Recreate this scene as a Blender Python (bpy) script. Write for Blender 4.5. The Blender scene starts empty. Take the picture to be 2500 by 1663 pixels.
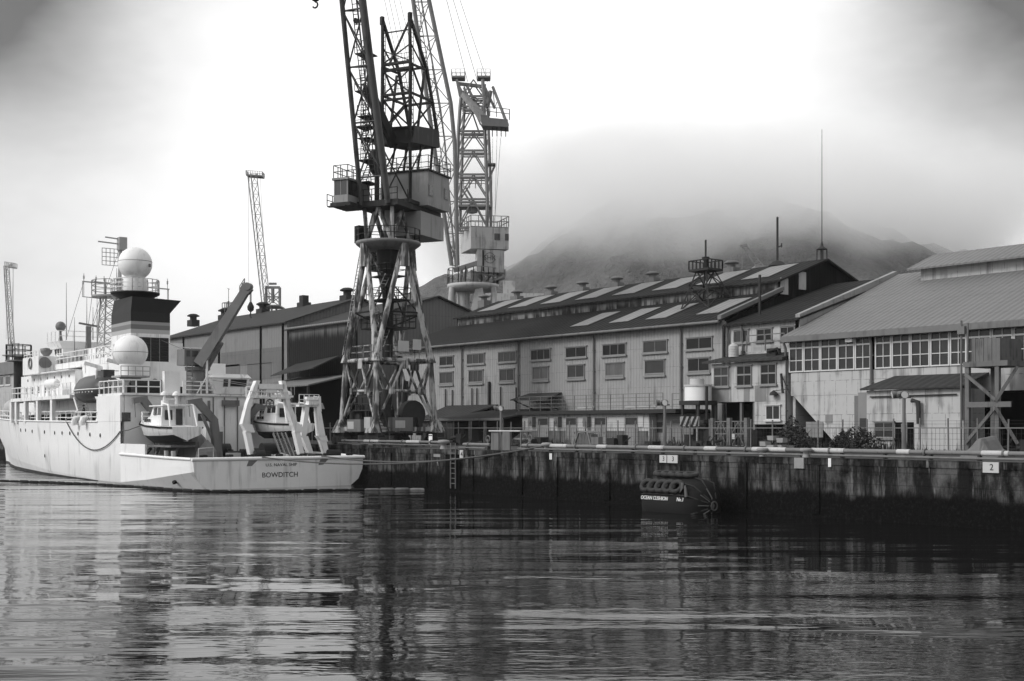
import bpy, math, random
from math import sin, cos, pi, radians, sqrt, atan2
from mathutils import Vector, Matrix
random.seed(7)
sc = bpy.context.scene
COL = sc.collection
# ------------------------------------------------------------------ camera geometry
# world: x runs along the quay (+x towards the right of the view), y inland, z up, water at z = 0
F, HZ, EYE = 3000.0, 1045.0, 4.7            # focal length and horizon of the 2500 px wide photograph, eye height
TH = math.atan(2422 / 3000.0)
SN, CS = sin(TH), cos(TH)
CAM = Vector((0, 0, EYE))
FW = Vector((-CS, SN, 0)); RT = Vector((SN, CS, 0)); UPV = Vector((0, 0, 1))
GZ = 3.1                                     # height of the quay above the water

def hitp(px, py, p0, n):
    d = FW + RT * ((px - 1250) / F) + UPV * ((HZ - py) / F)
    p0 = Vector(p0); n = Vector(n)
    return CAM + d * ((p0 - CAM).dot(n) / d.dot(n))
def onT(px, py, t): return hitp(px, py, (0, t, 0), (0, 1, 0))
def onS(px, py, s): return hitp(px, py, (s, 0, 0), (1, 0, 0))
def onZ(px, py, z): return hitp(px, py, (0, 0, z), (0, 0, 1))
def atY(px, py, Y): return CAM + (FW + RT * ((px - 1250) / F) + UPV * ((HZ - py) / F)) * Y

cam = bpy.data.cameras.new("camera"); camo = bpy.data.objects.new("camera", cam); COL.objects.link(camo)
camo.location = CAM; camo.rotation_euler = (pi / 2, 0, pi / 2 - TH)
cam.sensor_width = 36; cam.lens = F / 2500 * 36; cam.shift_y = (HZ - 831.5) / 2500
cam.clip_start = 0.5; cam.clip_end = 6000
sc.camera = camo

# ------------------------------------------------------------------ mesh builder
class MB:
    slim = 1.0
    def __init__(s): s.v = []; s.f = []; s.m = []; s.sm = []; s.cur = 0
    def quad(s, *p, smooth=False):
        i = len(s.v); s.v += [tuple(q) for q in p]; s.f.append(tuple(range(i, i + len(p)))); s.m.append(s.cur); s.sm.append(smooth)
        return s
    def box(s, x0, x1, y0, y1, z0, z1):
        x0, x1 = min(x0, x1), max(x0, x1); y0, y1 = min(y0, y1), max(y0, y1); z0, z1 = min(z0, z1), max(z0, z1)
        return s.hexa([(x0, y0, z0), (x1, y0, z0), (x1, y1, z0), (x0, y1, z0), (x0, y0, z1), (x1, y0, z1), (x1, y1, z1), (x0, y1, z1)])
    def hexa(s, c):
        i = len(s.v); s.v += [tuple(q) for q in c]
        for f in ((3, 2, 1, 0), (4, 5, 6, 7), (0, 1, 5, 4), (1, 2, 6, 5), (2, 3, 7, 6), (3, 0, 4, 7)):
            s.f.append(tuple(i + k for k in f)); s.m.append(s.cur); s.sm.append(False)
        return s
    def bar(s, a, b, w, h=None, up=None):
        a = Vector(a); b = Vector(b); h = w if h is None else h; w *= s.slim; h *= s.slim
        d = (b - a)
        if d.length < 1e-6: return s
        d.normalize(); u = Vector(up) if up else Vector((0, 0, 1))
        if abs(d.dot(u)) > .98: u = Vector((1, 0, 0))
        x = d.cross(u).normalized() * (w / 2); y = x.cross(d).normalized() * (h / 2)
        return s.hexa([a - x - y, a + x - y, a + x + y, a - x + y, b - x - y, b + x - y, b + x + y, b - x + y])
    def tube(s, pts, r, n=6, r2=None, cap=True):
        pts = [Vector(p) for p in pts]; N = len(pts)
        if isinstance(r, (int, float)):
            rr = [r + ((r2 if r2 is not None else r) - r) * k / max(1, N - 1) for k in range(N)]
        else: rr = list(r)
        i0 = len(s.v); prev = None
        for k, p in enumerate(pts):
            d = (pts[min(k + 1, N - 1)] - pts[max(k - 1, 0)])
            if d.length < 1e-9: d = Vector((0, 0, 1))
            d.normalize()
            if prev is None:
                u = Vector((0, 0, 1)) if abs(d.z) < .95 else Vector((1, 0, 0))
                x = d.cross(u).normalized()
            else:
                x = (prev - d * prev.dot(d))
                x = x.normalized() if x.length > 1e-6 else d.orthogonal().normalized()
            prev = x; y = d.cross(x)
            for j in range(n):
                a = 2 * pi * j / n
                s.v.append(tuple(p + x * (cos(a) * rr[k]) + y * (sin(a) * rr[k])))
        for k in range(N - 1):
            for j in range(n):
                a = i0 + k * n + j; b = i0 + k * n + (j + 1) % n
                s.f.append((a, b, b + n, a + n)); s.m.append(s.cur); s.sm.append(n > 4)
        if cap:
            for k, rev in ((0, True), (N - 1, False)):
                i = len(s.v); ring = [s.v[i0 + k * n + j] for j in range(n)]
                s.v += ring; f = tuple(range(i, i + n)); s.f.append(f[::-1] if rev else f); s.m.append(s.cur); s.sm.append(False)
        return s
    def cyl(s, c, r, z0, z1, n=20, r2=None):
        return s.tube([(c[0], c[1], z0), (c[0], c[1], z1)], r, n, r2)
    def lathe(s, c, prof, n=24, axis='z', closed=True):
        c = Vector(c); i0 = len(s.v)
        for (r, h) in prof:
            for j in range(n):
                a = 2 * pi * j / n
                q = {'z': (r * cos(a), r * sin(a), h), 'x': (h, r * cos(a), r * sin(a)), 'y': (r * sin(a), h, r * cos(a))}[axis]
                s.v.append(tuple(c + Vector(q)))
        for k in range(len(prof) - 1):
            for j in range(n):
                a = i0 + k * n + j; b = i0 + k * n + (j + 1) % n
                s.f.append((a, b, b + n, a + n)); s.m.append(s.cur); s.sm.append(True)
        return s
    def sphere(s, c, r, n=28, m=16, z0=-1.0):
        a0 = math.asin(max(-1, z0))
        return s.lathe(c, [(max(1e-4, r * cos(a0 + (pi / 2 - a0) * k / m)), r * sin(a0 + (pi / 2 - a0) * k / m)) for k in range(m + 1)], n)
    def prism(s, poly, d):
        d = Vector(d); n = len(poly); p = [Vector(q) for q in poly]; i = len(s.v)
        s.v += [tuple(q) for q in p] + [tuple(q + d) for q in p]
        fs = [tuple(range(i + n - 1, i - 1, -1)), tuple(range(i + n, i + 2 * n))]
        fs += [(i + k, i + (k + 1) % n, i + n + (k + 1) % n, i + n + k) for k in range(n)]
        for f in fs: s.f.append(f); s.m.append(s.cur); s.sm.append(False)
        return s
    def torus(s, c, R, r, ax, n=18, m=8):
        c = Vector(c); ax = Vector(ax).normalized(); x = ax.orthogonal().normalized(); y = ax.cross(x); i0 = len(s.v)
        for k in range(n):
            a = 2 * pi * k / n; e = x * cos(a) + y * sin(a)
            for j in range(m):
                b = 2 * pi * j / m
                s.v.append(tuple(c + e * (R + r * cos(b)) + ax * (r * sin(b))))
        for k in range(n):
            for j in range(m):
                a = i0 + k * m + j; b = i0 + k * m + (j + 1) % m; c2 = i0 + ((k + 1) % n) * m + (j + 1) % m; d = i0 + ((k + 1) % n) * m + j
                s.f.append((a, d, c2, b)); s.m.append(s.cur); s.sm.append(True)
        return s
    def rail(s, pts, h=1.0, post=1.5, r=.03, mids=(.5,), closed=False):
        pts = [Vector(p) for p in pts]
        if closed: pts.append(pts[0])
        for a, b in zip(pts, pts[1:]):
            L = (b - a).length; k = max(1, round(L / post))
            for q in (1.0,) + tuple(mids):
                o = Vector((0, 0, h * q)); s.bar(a + o, b + o, r * 2)
            for j in range(k + 1):
                p = a.lerp(b, j / k); s.bar(p, p + Vector((0, 0, h)), r * 2)
        return s
    def ladder(s, a, b, w=.4, side=(1, 0, 0), step=.35, r=.03):
        a = Vector(a); b = Vector(b); o = Vector(side).normalized() * (w / 2)
        s.bar(a - o, b - o, r * 2); s.bar(a + o, b + o, r * 2)
        k = max(2, int((b - a).length / step))
        for j in range(1, k): p = a.lerp(b, j / k); s.bar(p - o, p + o, r * 1.6)
        return s

ORG = {}
def mesh_of(name, mb, mats, off):
    me = bpy.data.meshes.new(name)
    me.from_pydata([(v[0] - off[0], v[1] - off[1], v[2] - off[2]) for v in mb.v], [], mb.f)
    for m in (mats if isinstance(mats, (list, tuple)) else [mats]): me.materials.append(m)
    me.polygons.foreach_set('material_index', mb.m); me.polygons.foreach_set('use_smooth', mb.sm); me.update()
    return me
def tag(o, label=None, cat=None, group=None, kind=None):
    if label: o['label'] = label
    if cat: o['category'] = cat
    if group: o['group'] = group
    if kind: o['kind'] = kind
    return o
def thing(name, label, cat, loc, group=None, rot=0.0, local=False):
    o = bpy.data.objects.new(name, None); COL.objects.link(o); o.location = loc; o.rotation_euler = (0, 0, rot); o.empty_display_size = .3
    ORG[o] = (0, 0, 0) if local else tuple(loc)
    return tag(o, label, cat, group)
NOSPLIT = {'foliage', 'pale_gear', 'net_chain', 'lettering', 'hull_lettering', 'numeral', 'wire', 'face', 'round_emblem', 'hazard_stripe', 'tread', 'grab_line', 'lens', 'cab_glazing', 'louvre', 'body', 'fender_strip', 'hoist_rope', 'luffing_rope', 'companion_stairs', 'ladder'}
def pieces(mb, tol=.12):
    """loose islands of a builder, those whose boxes touch kept together"""
    n = len(mb.v); par = list(range(n))
    def find(i):
        while par[i] != i: par[i] = par[par[i]]; i = par[i]
        return i
    for f in mb.f:
        a = find(f[0])
        for k in f[1:]: par[find(k)] = a
    isl = {}
    for i in range(n): isl.setdefault(find(i), []).append(i)
    bx = []
    for ids in isl.values():
        xs = [mb.v[i] for i in ids]; bx.append([ids, [min(p[k] for p in xs) - tol for k in range(3)], [max(p[k] for p in xs) + tol for k in range(3)]])
    if len(bx) > 400: return [mb]
    ch = True
    while ch and len(bx) > 1:
        ch = False; out = []
        for b in bx:
            for o in out:
                if all(b[1][k] <= o[2][k] and o[1][k] <= b[2][k] for k in range(3)):
                    o[0] = o[0] + b[0]; o[1] = [min(o[1][k], b[1][k]) for k in range(3)]; o[2] = [max(o[2][k], b[2][k]) for k in range(3)]; ch = True; break
            else: out.append(b)
        bx = out
    if not 1 < len(bx) <= 40: return [mb]
    res = []
    for b in bx:
        q = MB(); mp = {}
        for i in b[0]: mp[i] = len(q.v); q.v.append(mb.v[i])
        for f, m, s in zip(mb.f, mb.m, mb.sm):
            if f[0] in mp: q.f.append(tuple(mp[i] for i in f)); q.m.append(m); q.sm.append(s)
        res.append(q)
    return res
def part(name, mb, mats, parent, label=None):
    if name not in NOSPLIT:
        ps = pieces(mb)
        if len(ps) > 1: return [part1(name, q, mats, parent, label) for q in ps][0]
    return part1(name, mb, mats, parent, label)
def part1(name, mb, mats, parent, label=None):
    off = ORG[parent]
    o = bpy.data.objects.new(name, mesh_of(name, mb, mats, off)); COL.objects.link(o); o.parent = parent; ORG[o] = off
    if label: o['label'] = label
    return o
def solo(name, mb, mats, label, cat, loc, group=None, kind=None):
    o = bpy.data.objects.new(name, mesh_of(name, mb, mats, loc)); COL.objects.link(o); o.location = loc; ORG[o] = tuple(loc)
    return tag(o, label, cat, group, kind)
def struct(name, mb, mats):
    return solo(name, mb, mats, None, None, (0, 0, 0), kind='structure')
def dup(o, parent=None, label=None):
    c = o.copy(); COL.objects.link(c); c.parent = parent; ORG[c] = ORG.get(o, (0, 0, 0))
    if label: c['label'] = label
    for ch in list(o.children): dup(ch, c)
    return c
def text_mb(txt, size, ex, ey, org, ez=None, depth=.01, align='CENTER', sx=1.0):
    """real lettering as a mesh: ex, ey are the writing directions, org the anchor"""
    cu = bpy.data.curves.new("lettering", 'FONT'); cu.body = txt; cu.size = size; cu.align_x = align; cu.align_y = 'CENTER'; cu.extrude = depth; cu.resolution_u = 3
    to = bpy.data.objects.new("lettering", cu); COL.objects.link(to)
    dg = bpy.context.evaluated_depsgraph_get(); dg.update(); me = bpy.data.meshes.new_from_object(to.evaluated_get(dg))
    mb = MB(); ex = Vector(ex); ey = Vector(ey); ez = ex.cross(ey); org = Vector(org)
    mb.v = [tuple(org + ex * (v.co.x * sx) + ey * v.co.y + ez * v.co.z) for v in me.vertices]
    mb.f = [tuple(p.vertices) for p in me.polygons]; mb.m = [0] * len(mb.f); mb.sm = [False] * len(mb.f)
    bpy.data.objects.remove(to); bpy.data.curves.remove(cu); bpy.data.meshes.remove(me)
    return mb

# ------------------------------------------------------------------ materials (all neutral greys)
class NT:
    def __init__(s, nt): s.t = nt; s.n = nt.nodes; s.l = nt.links
    def node(s, ty, **kw):
        n = s.n.new(ty)
        for k, v in kw.items(): setattr(n, k, v)
        return n
    def put(s, sock, v):
        if hasattr(v, 'is_linked') or isinstance(v, bpy.types.NodeSocket): s.l.new(v, sock)
        else: sock.default_value = v
    def math(s, op, a, b=0.0, c=None, clamp=False):
        n = s.node('ShaderNodeMath', operation=op, use_clamp=clamp); s.put(n.inputs[0], a); s.put(n.inputs[1], b)
        if c is not None: s.put(n.inputs[2], c)
        return n.outputs[0]
    def mix(s, f, a, b): # scalar mix
        n = s.node('ShaderNodeMix', data_type='FLOAT'); s.put(n.inputs[0], f); s.put(n.inputs[2], a); s.put(n.inputs[3], b); return n.outputs[0]
    def ss(s, x, lo, hi, a=0.0, b=1.0):
        n = s.node('ShaderNodeMapRange', interpolation_type='SMOOTHSTEP'); s.put(n.inputs['Value'], x)
        n.inputs['From Min'].default_value = lo; n.inputs['From Max'].default_value = hi; n.inputs['To Min'].default_value = a; n.inputs['To Max'].default_value = b
        return n.outputs[0]
    def coord(s): return s.node('ShaderNodeTexCoord').outputs['Object']
    def sep(s, v):
        n = s.node('ShaderNodeSeparateXYZ'); s.put(n.inputs[0], v); return n.outputs
    def comb(s, x, y, z):
        n = s.node('ShaderNodeCombineXYZ'); s.put(n.inputs[0], x); s.put(n.inputs[1], y); s.put(n.inputs[2], z); return n.outputs[0]
    def scale(s, v, sc3):
        n = s.node('ShaderNodeMapping'); s.put(n.inputs['Vector'], v); n.inputs['Scale'].default_value = sc3; return n.outputs[0]
    def noise(s, v, scale=1.0, detail=3.0, rough=.55, sc3=None, off=None):
        if sc3 or off:
            m = s.node('ShaderNodeMapping'); s.put(m.inputs['Vector'], v); m.inputs['Scale'].default_value = sc3 or (1, 1, 1)
            if off: m.inputs['Location'].default_value = off
            v = m.outputs[0]
        n = s.node('ShaderNodeTexNoise'); s.put(n.inputs['Vector'], v); n.inputs['Scale'].default_value = scale; n.inputs['Detail'].default_value = detail; n.inputs['Roughness'].default_value = rough
        return n.outputs[0]
    def wave(s, v, scale, axis='X', profile='SIN'):
        n = s.node('ShaderNodeTexWave', wave_type='BANDS', bands_direction=axis, wave_profile=profile); s.put(n.inputs['Vector'], v); n.inputs['Scale'].default_value = scale; return n.outputs['Fac']
    def bump(s, h, strength=.5, dist=.05, normal=None):
        n = s.node('ShaderNodeBump'); s.put(n.inputs['Height'], h); n.inputs['Strength'].default_value = strength; n.inputs['Distance'].default_value = dist
        if normal is not None: s.put(n.inputs['Normal'], normal)
        return n.outputs[0]

def M(name, c, rough=.65, var=.18, vs=.5, streak=0.0, stc=None, stlo=.5, sthi=.68, sts=1.6, metal=0.0, ribs=None, ribd=.04, seams=None, seamd=.5, bumpy=0.0, spots=0.0, spec=.22, fall=None):
    """grey painted / weathered surface: large patches, fine grain, vertical run-off streaks, sheet ribs and lap seams.
    ribs=(axis, period), seams=(axis, w, h), fall=(z0, z1) limits streaks to a band that starts at z1 and dies out at z0"""
    m = bpy.data.materials.new(name); m.use_nodes = True; t = NT(m.node_tree); t.n.clear()
    out = t.node('ShaderNodeOutputMaterial'); b = t.node('ShaderNodeBsdfPrincipled'); t.l.new(b.outputs[0], out.inputs[0])
    co = t.coord(); x = t.sep(co)
    big = t.noise(co, vs, 4, .6); fine = t.noise(co, vs * 9, 3, .6)
    v = t.math('MULTIPLY', c, t.math('ADD', 1 - var, t.math('ADD', t.math('MULTIPLY', big, var * 1.4), t.math('MULTIPLY', fine, var * .6))))
    if spots:
        sp = t.ss(t.noise(co, vs * 5, 5, .7, off=(3, 7, 1)), .58, .70); v = t.mix(t.math('MULTIPLY', sp, spots), v, c * .25)
    if streak:
        st = t.noise(co, sts, 4, .65, sc3=(1, 1, .07)); st2 = t.noise(co, sts * .35, 2, .5, off=(9, 2, 5))
        f = t.math('MULTIPLY', t.ss(t.math('ADD', st, t.math('MULTIPLY', t.math('SUBTRACT', st2, .5), .5)), stlo, sthi), streak)
        if fall:
            zz = t.math('ADD', x[2], t.math('MULTIPLY', t.math('SUBTRACT', t.noise(co, 1.3, 4, .7, sc3=(1, 1, .05), off=(4, 4, 4)), .5), (fall[1] - fall[0]) * 1.6))
            f = t.math('MULTIPLY', f, t.ss(zz, fall[0], fall[1]))
        v = t.mix(f, v, stc if stc is not None else c * .35)
    h = None
    if ribs:
        ax, per = ribs
        w = t.wave(co, 2 * pi / per / 20.0 * 1.0, ax); h = w
        v = t.math('MULTIPLY', v, t.ss(w, 0, .5, .86, 1.0))
    if seams:
        ax, sw, sh = seams
        vec = t.comb(x[0] if ax == 'X' else (x[1] if ax == 'Y' else t.math('ADD', x[0], x[1])), x[2], 0.0)
        n = t.node('ShaderNodeTexBrick'); t.l.new(vec, n.inputs['Vector']); n.inputs['Scale'].default_value = 1.0
        n.inputs['Brick Width'].default_value = sw; n.inputs['Row Height'].default_value = sh; n.inputs['Mortar Size'].default_value = .018; n.inputs['Mortar Smooth'].default_value = .3
        n.inputs['Color1'].default_value = (.85, .85, .85, 1); n.inputs['Color2'].default_value = (1, 1, 1, 1); n.inputs['Mortar'].default_value = (.3, .3, .3, 1); n.offset = 0.5
        mm = t.math('MULTIPLY', n.outputs['Fac'], t.math('MULTIPLY', t.ss(t.noise(co, 3.0, 2), .35, .6), seamd))
        v = t.math('MULTIPLY', v, t.math('SUBTRACT', 1.0, mm))
    t.l.new(v, b.inputs['Base Color'])
    t.put(b.inputs['Roughness'], t.math('ADD', rough - .08, t.math('MULTIPLY', big, .16))); b.inputs['Metallic'].default_value = metal
    b.inputs['Specular IOR Level'].default_value = spec
    nrm = None
    if bumpy: nrm = t.bump(t.noise(co, vs * 6, 5, .65), bumpy, .05)
    if h is not None: nrm = t.bump(h, 1.0, ribd, nrm)
    if nrm is not None: t.l.new(nrm, b.inputs['Normal'])
    return m

X = {}
X['ship'] = M('ship_white_paint', .80, .5, .14, .25, streak=.55, stc=.30, stlo=.54, sthi=.76, sts=1.1)
X['shipwhite'] = M('superstructure_white_paint', .80, .5, .12, .5, streak=.6, stc=.34, stlo=.52, sthi=.70, sts=2.2)
X['radome'] = M('radome_gelcoat', .84, .45, .08, .9, streak=.35, stc=.5, sts=2.5)
X['funnel'] = M('funnel_black_paint', .018, .5, .2, .4)
X['band1'] = M('funnel_grey_band', .30, .5, .1); X['band2'] = M('funnel_dark_band', .16, .5, .1); X['band3'] = M('funnel_pale_band', .42, .5, .1)
X['grille'] = M('louvre_black', .02, .6, .3, 2, ribs=('Z', .25), ribd=.05)
X['deck'] = M('deck_paint_dark', .07, .7, .4, .6, bumpy=.2)
X['lightgrey'] = M('machinery_grey_paint', .40, .5, .2, .8, streak=.4, stc=.2)
X['midgrey'] = M('crane_grey_paint', .17, .5, .25, .8, streak=.5, stc=.08)
X['orange'] = M('lifeboat_paint', .045, .35, .15, .5)
X['canvas'] = M('canvas_cover', .20, .9, .25, 1.0, bumpy=.4)
X['glass'] = M('dark_glass', .025, .12, .1, .5, spec=.6)
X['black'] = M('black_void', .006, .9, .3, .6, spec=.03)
X['dark'] = M('dark_clutter', .025, .7, .5, 1.5, bumpy=.3)
X['rubber'] = M('rubber', .010, .8, .4, 2.0, bumpy=.3)
X['antifoul'] = M('launch_bottom_paint', .03, .6, .3, 1.2)
X['white'] = M('white_paint', .80, .5, .06, .8)
X['rope'] = M('rope_fibre', .10, .9, .3, 4); X['palerope'] = M('pale_rope_fibre', .45, .9, .3, 4)
X['skin'] = M('skin', .35, .6, .05); X['cloth'] = M('dark_clothing', .03, .9, .2, 2)
X['crane_leg'] = M('crane_worn_paint', .42, .6, .5, 1.6, streak=.95, stc=.045, stlo=.42, sthi=.58, sts=2.6, spots=.4)
X['crane_dark'] = M('crane_dark_paint', .016, .6, .4, .8, streak=.6, stc=.07, stlo=.55, sthi=.7, spec=.2)
X['crane_jib'] = M('crane_jib_paint', .075, .55, .35, .6, streak=.8, stc=.02, spec=.25)
X['crane_house'] = M('crane_house_paint', .27, .6, .2, .5, streak=.5, stc=.10)
X['far'] = M('far_crane_paint', .22, .6, .25, .3, streak=.4, stc=.10)
X['farpale'] = M('far_crane_pale_paint', .42, .6, .2, .3, streak=.6, stc=.15, seams=('X', 2.2, 3.0))
X['wall'] = M('grey_corrugated_wall', .30, .7, .24, .16, streak=.7, stc=.16, sts=1.3, stlo=.52, sthi=.72, spots=.2, ribs=('X', .38), ribd=.03, seams=('X', 3.6, 1.75), seamd=.5)
X['wallpale'] = M('pale_sheet_wall', .43, .7, .15, .2, streak=.75, stc=.15, sts=1.5, stlo=.5, sthi=.70, spots=.35, seams=('X', 1.0, 2.6), seamd=.75)
X['walldark'] = M('dark_sheet_wall', .20, .75, .25, .15, streak=.4, stc=.12, ribs=('X', .5), ribd=.02)
X['wallsoot'] = M('soot_stained_wall', .17, .8, .25, .3, streak=1.0, stc=.005, stlo=.12, sthi=.34, ribs=('X', .5), ribd=.02, fall=(14.9, 13.0))
X['monitor'] = M('monitor_wall', .21, .75, .25, .3, streak=1.0, stc=.012, stlo=.35, sthi=.55, sts=1.4, ribs=('X', .4), ribd=.02, fall=(14.75, 13.9))
X['endwall'] = M('end_wall_sheet', .15, .75, .25, .2, streak=.3, stc=.08, ribs=('Y', .5), ribd=.02, seams=('Y', 5.0, 4.0))
X['gable'] = M('black_gable_boards', .008, .9, .5, .4, streak=.4, stc=.03, spec=.05, ribs=('Y', .4), ribd=.02)
X['roof'] = M('dark_corrugated_roof', .026, .85, .6, .35, ribs=('X', .75), ribd=.10, spots=.5, spec=.07, seams=('X', 3.0, .7), seamd=.5)
X['roofpale'] = M('pale_sheet_roof', .17, .65, .28, .22, ribs=('X', .55), ribd=.05, seams=('X', 4.4, .95), seamd=.35, spots=.2)
X['roofmid'] = M('weathered_roof', .05, .8, .5, .4, ribs=('X', .7), ribd=.05, spots=.5, spec=.1)
X['skylight'] = M('translucent_roof_sheet', .24, .7, .4, .9, spots=.45, spec=.12, ribs=('X', .75), ribd=.05)
X['pane'] = M('dusty_window_pane', .040, .4, .5, .9, spec=.3)
X['paneclear'] = M('window_pane', .03, .2, .6, .5, spec=.35)
X['pane_pale'] = M('blinded_window_pane', .11, .5, .4, 1.2, spec=.25, streak=.4); X['pane_black'] = M('open_window_pane', .015, .4, .5, 1.0, spec=.2)
X['frame'] = M('window_frame_grey', .22, .6, .2, 1); X['framewhite'] = M('window_frame_white', .55, .6, .15, 1)
X['rust'] = M('rusty_iron', .035, .8, .5, 2, bumpy=.3); X['iron'] = M('galvanised_iron', .15, .55, .3, 1.5, streak=.5, stc=.07)
X['timber'] = M('weathered_timber', .14, .85, .4, 1.2, streak=.7, stc=.05, sts=3)
X['patchdark'] = M('darker_sheet_patch', .22, .7, .2, .4, streak=.4, stc=.12)
X['concretepale'] = M('pale_concrete', .26, .8, .3, 1.0, spots=.4, bumpy=.2)
X['plinth'] = M('stained_plinth_concrete', .12, .85, .4, .8, streak=.8, stc=.03, spots=.4)
X['sign'] = M('sign_board', .48, .5, .12, 1.5, streak=.3, stc=.35)
X['ink'] = M('black_lettering', .015, .6, .1); X['inkfaded'] = M('faded_lettering', .12, .6, .3, 2)
X['leaf'] = M('bush_leaves', .035, .6, .6, 2.0); X['stem'] = M('bush_stem', .05, .8, .3, 2)

def special():
    # --- quay face: pale run-off streaks on weathered concrete above, a black band of weed below the tide line
    m = bpy.data.materials.new('quay_concrete_tide_stained'); m.use_nodes = True; t = NT(m.node_tree); b = t.n['Principled BSDF']
    co = t.coord(); x = t.sep(co)
    base = t.noise(co, .9, 5, .65, sc3=(1, 1, .5)); v = t.math('MULTIPLY', t.ss(base, .35, .7), .12)
    st = t.ss(t.noise(co, 1.7, 5, .75, sc3=(1, 1, .10)), .40, .56); v = t.mix(st, .009, v)
    lime = t.ss(t.noise(co, 2.6, 4, .75, sc3=(1, 1, .09), off=(5, 5, 5)), .58, .74); v = t.mix(t.math('MULTIPLY', lime, .6), v, .30)
    n = t.node('ShaderNodeTexBrick'); t.l.new(t.comb(x[0], x[2], 0.0), n.inputs['Vector']); n.inputs['Scale'].default_value = 1; n.inputs['Brick Width'].default_value = 1.9; n.inputs['Row Height'].default_value = .62; n.inputs['Mortar Size'].default_value = .03
    v = t.math('MULTIPLY', v, t.math('SUBTRACT', 1.0, t.math('MULTIPLY', n.outputs['Fac'], .3)))
    edge = t.math('ADD', x[2], t.math('MULTIPLY', t.math('SUBTRACT', t.noise(co, .8, 5, .7, sc3=(1, 1, .35)), .5), 1.3))
    weed = t.ss(edge, 1.55, 1.15); wc = t.math('MULTIPLY', t.ss(t.noise(co, 5, 6, .8), .45, .8), .020)
    v = t.mix(weed, v, wc); t.l.new(v, b.inputs['Base Color']); b.inputs['Roughness'].default_value = .85; b.inputs['Specular IOR Level'].default_value = .12
    t.l.new(t.bump(t.noise(co, 3, 6, .7), .8, .12), b.inputs['Normal']); X['quay'] = m
    # --- apron
    X['apron'] = M('worn_apron_concrete', .05, .85, .5, .3, spots=.6, bumpy=.2)
    # --- harbour water
    m = bpy.data.materials.new('harbour_water'); m.use_nodes = True; t = NT(m.node_tree); b = t.n['Principled BSDF']
    b.inputs['Base Color'].default_value = (.006, .006, .006, 1); b.inputs['Roughness'].default_value = .035; b.inputs['IOR'].default_value = 1.333
    co = t.coord()
    def fld(sc3, off, d, r): return t.noise(co, 1.0, d, r, sc3=sc3, off=off)
    rot = t.node('ShaderNodeMapping'); t.l.new(co, rot.inputs['Vector']); rot.inputs['Rotation'].default_value = (0, 0, TH - pi / 2); c2 = rot.outputs[0]
    def f2(sc3, off, d, r): return t.noise(c2, 1.0, d, r, sc3=sc3, off=off)
    swell = f2((.045, .16, 1), (3, 1, 0), 2, .5); mid = f2((.22, .75, 1), (8, 2, 0), 3, .55); rip = f2((1.6, 4.2, 1), (1, 9, 0), 2, .5)
    patch = t.ss(f2((.03, .09, 1), (2.3, 4.1, 0), 2, .5), .46, .62)
    calm = t.ss(f2((.018, .05, 1), (6.1, 3.7, 0), 2, .5), .42, .60, .45, 1.25)
    h = t.math('ADD', t.math('MULTIPLY', swell, .30), t.math('MULTIPLY', t.math('MULTIPLY', mid, .052), calm))
    h = t.math('ADD', h, t.math('MULTIPLY', t.math('MULTIPLY', rip, .013), t.math('ADD', .08, patch)))
    t.l.new(t.bump(h, 1.0, 1.0), b.inputs['Normal']); X['water'] = m
    # --- wooded hill
    m = bpy.data.materials.new('wooded_hill'); m.use_nodes = True; t = NT(m.node_tree); b = t.n['Principled BSDF']; co = t.coord()
    nz = t.noise(co, .10, 6, .7); t.l.new(t.math('MULTIPLY_ADD', nz, .16, .03), b.inputs['Base Color']); b.inputs['Roughness'].default_value = .9
    t.l.new(t.bump(t.noise(co, .09, 5, .7), 1.0, 8.0), b.inputs['Normal']); X['hill'] = m
special()
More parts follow.
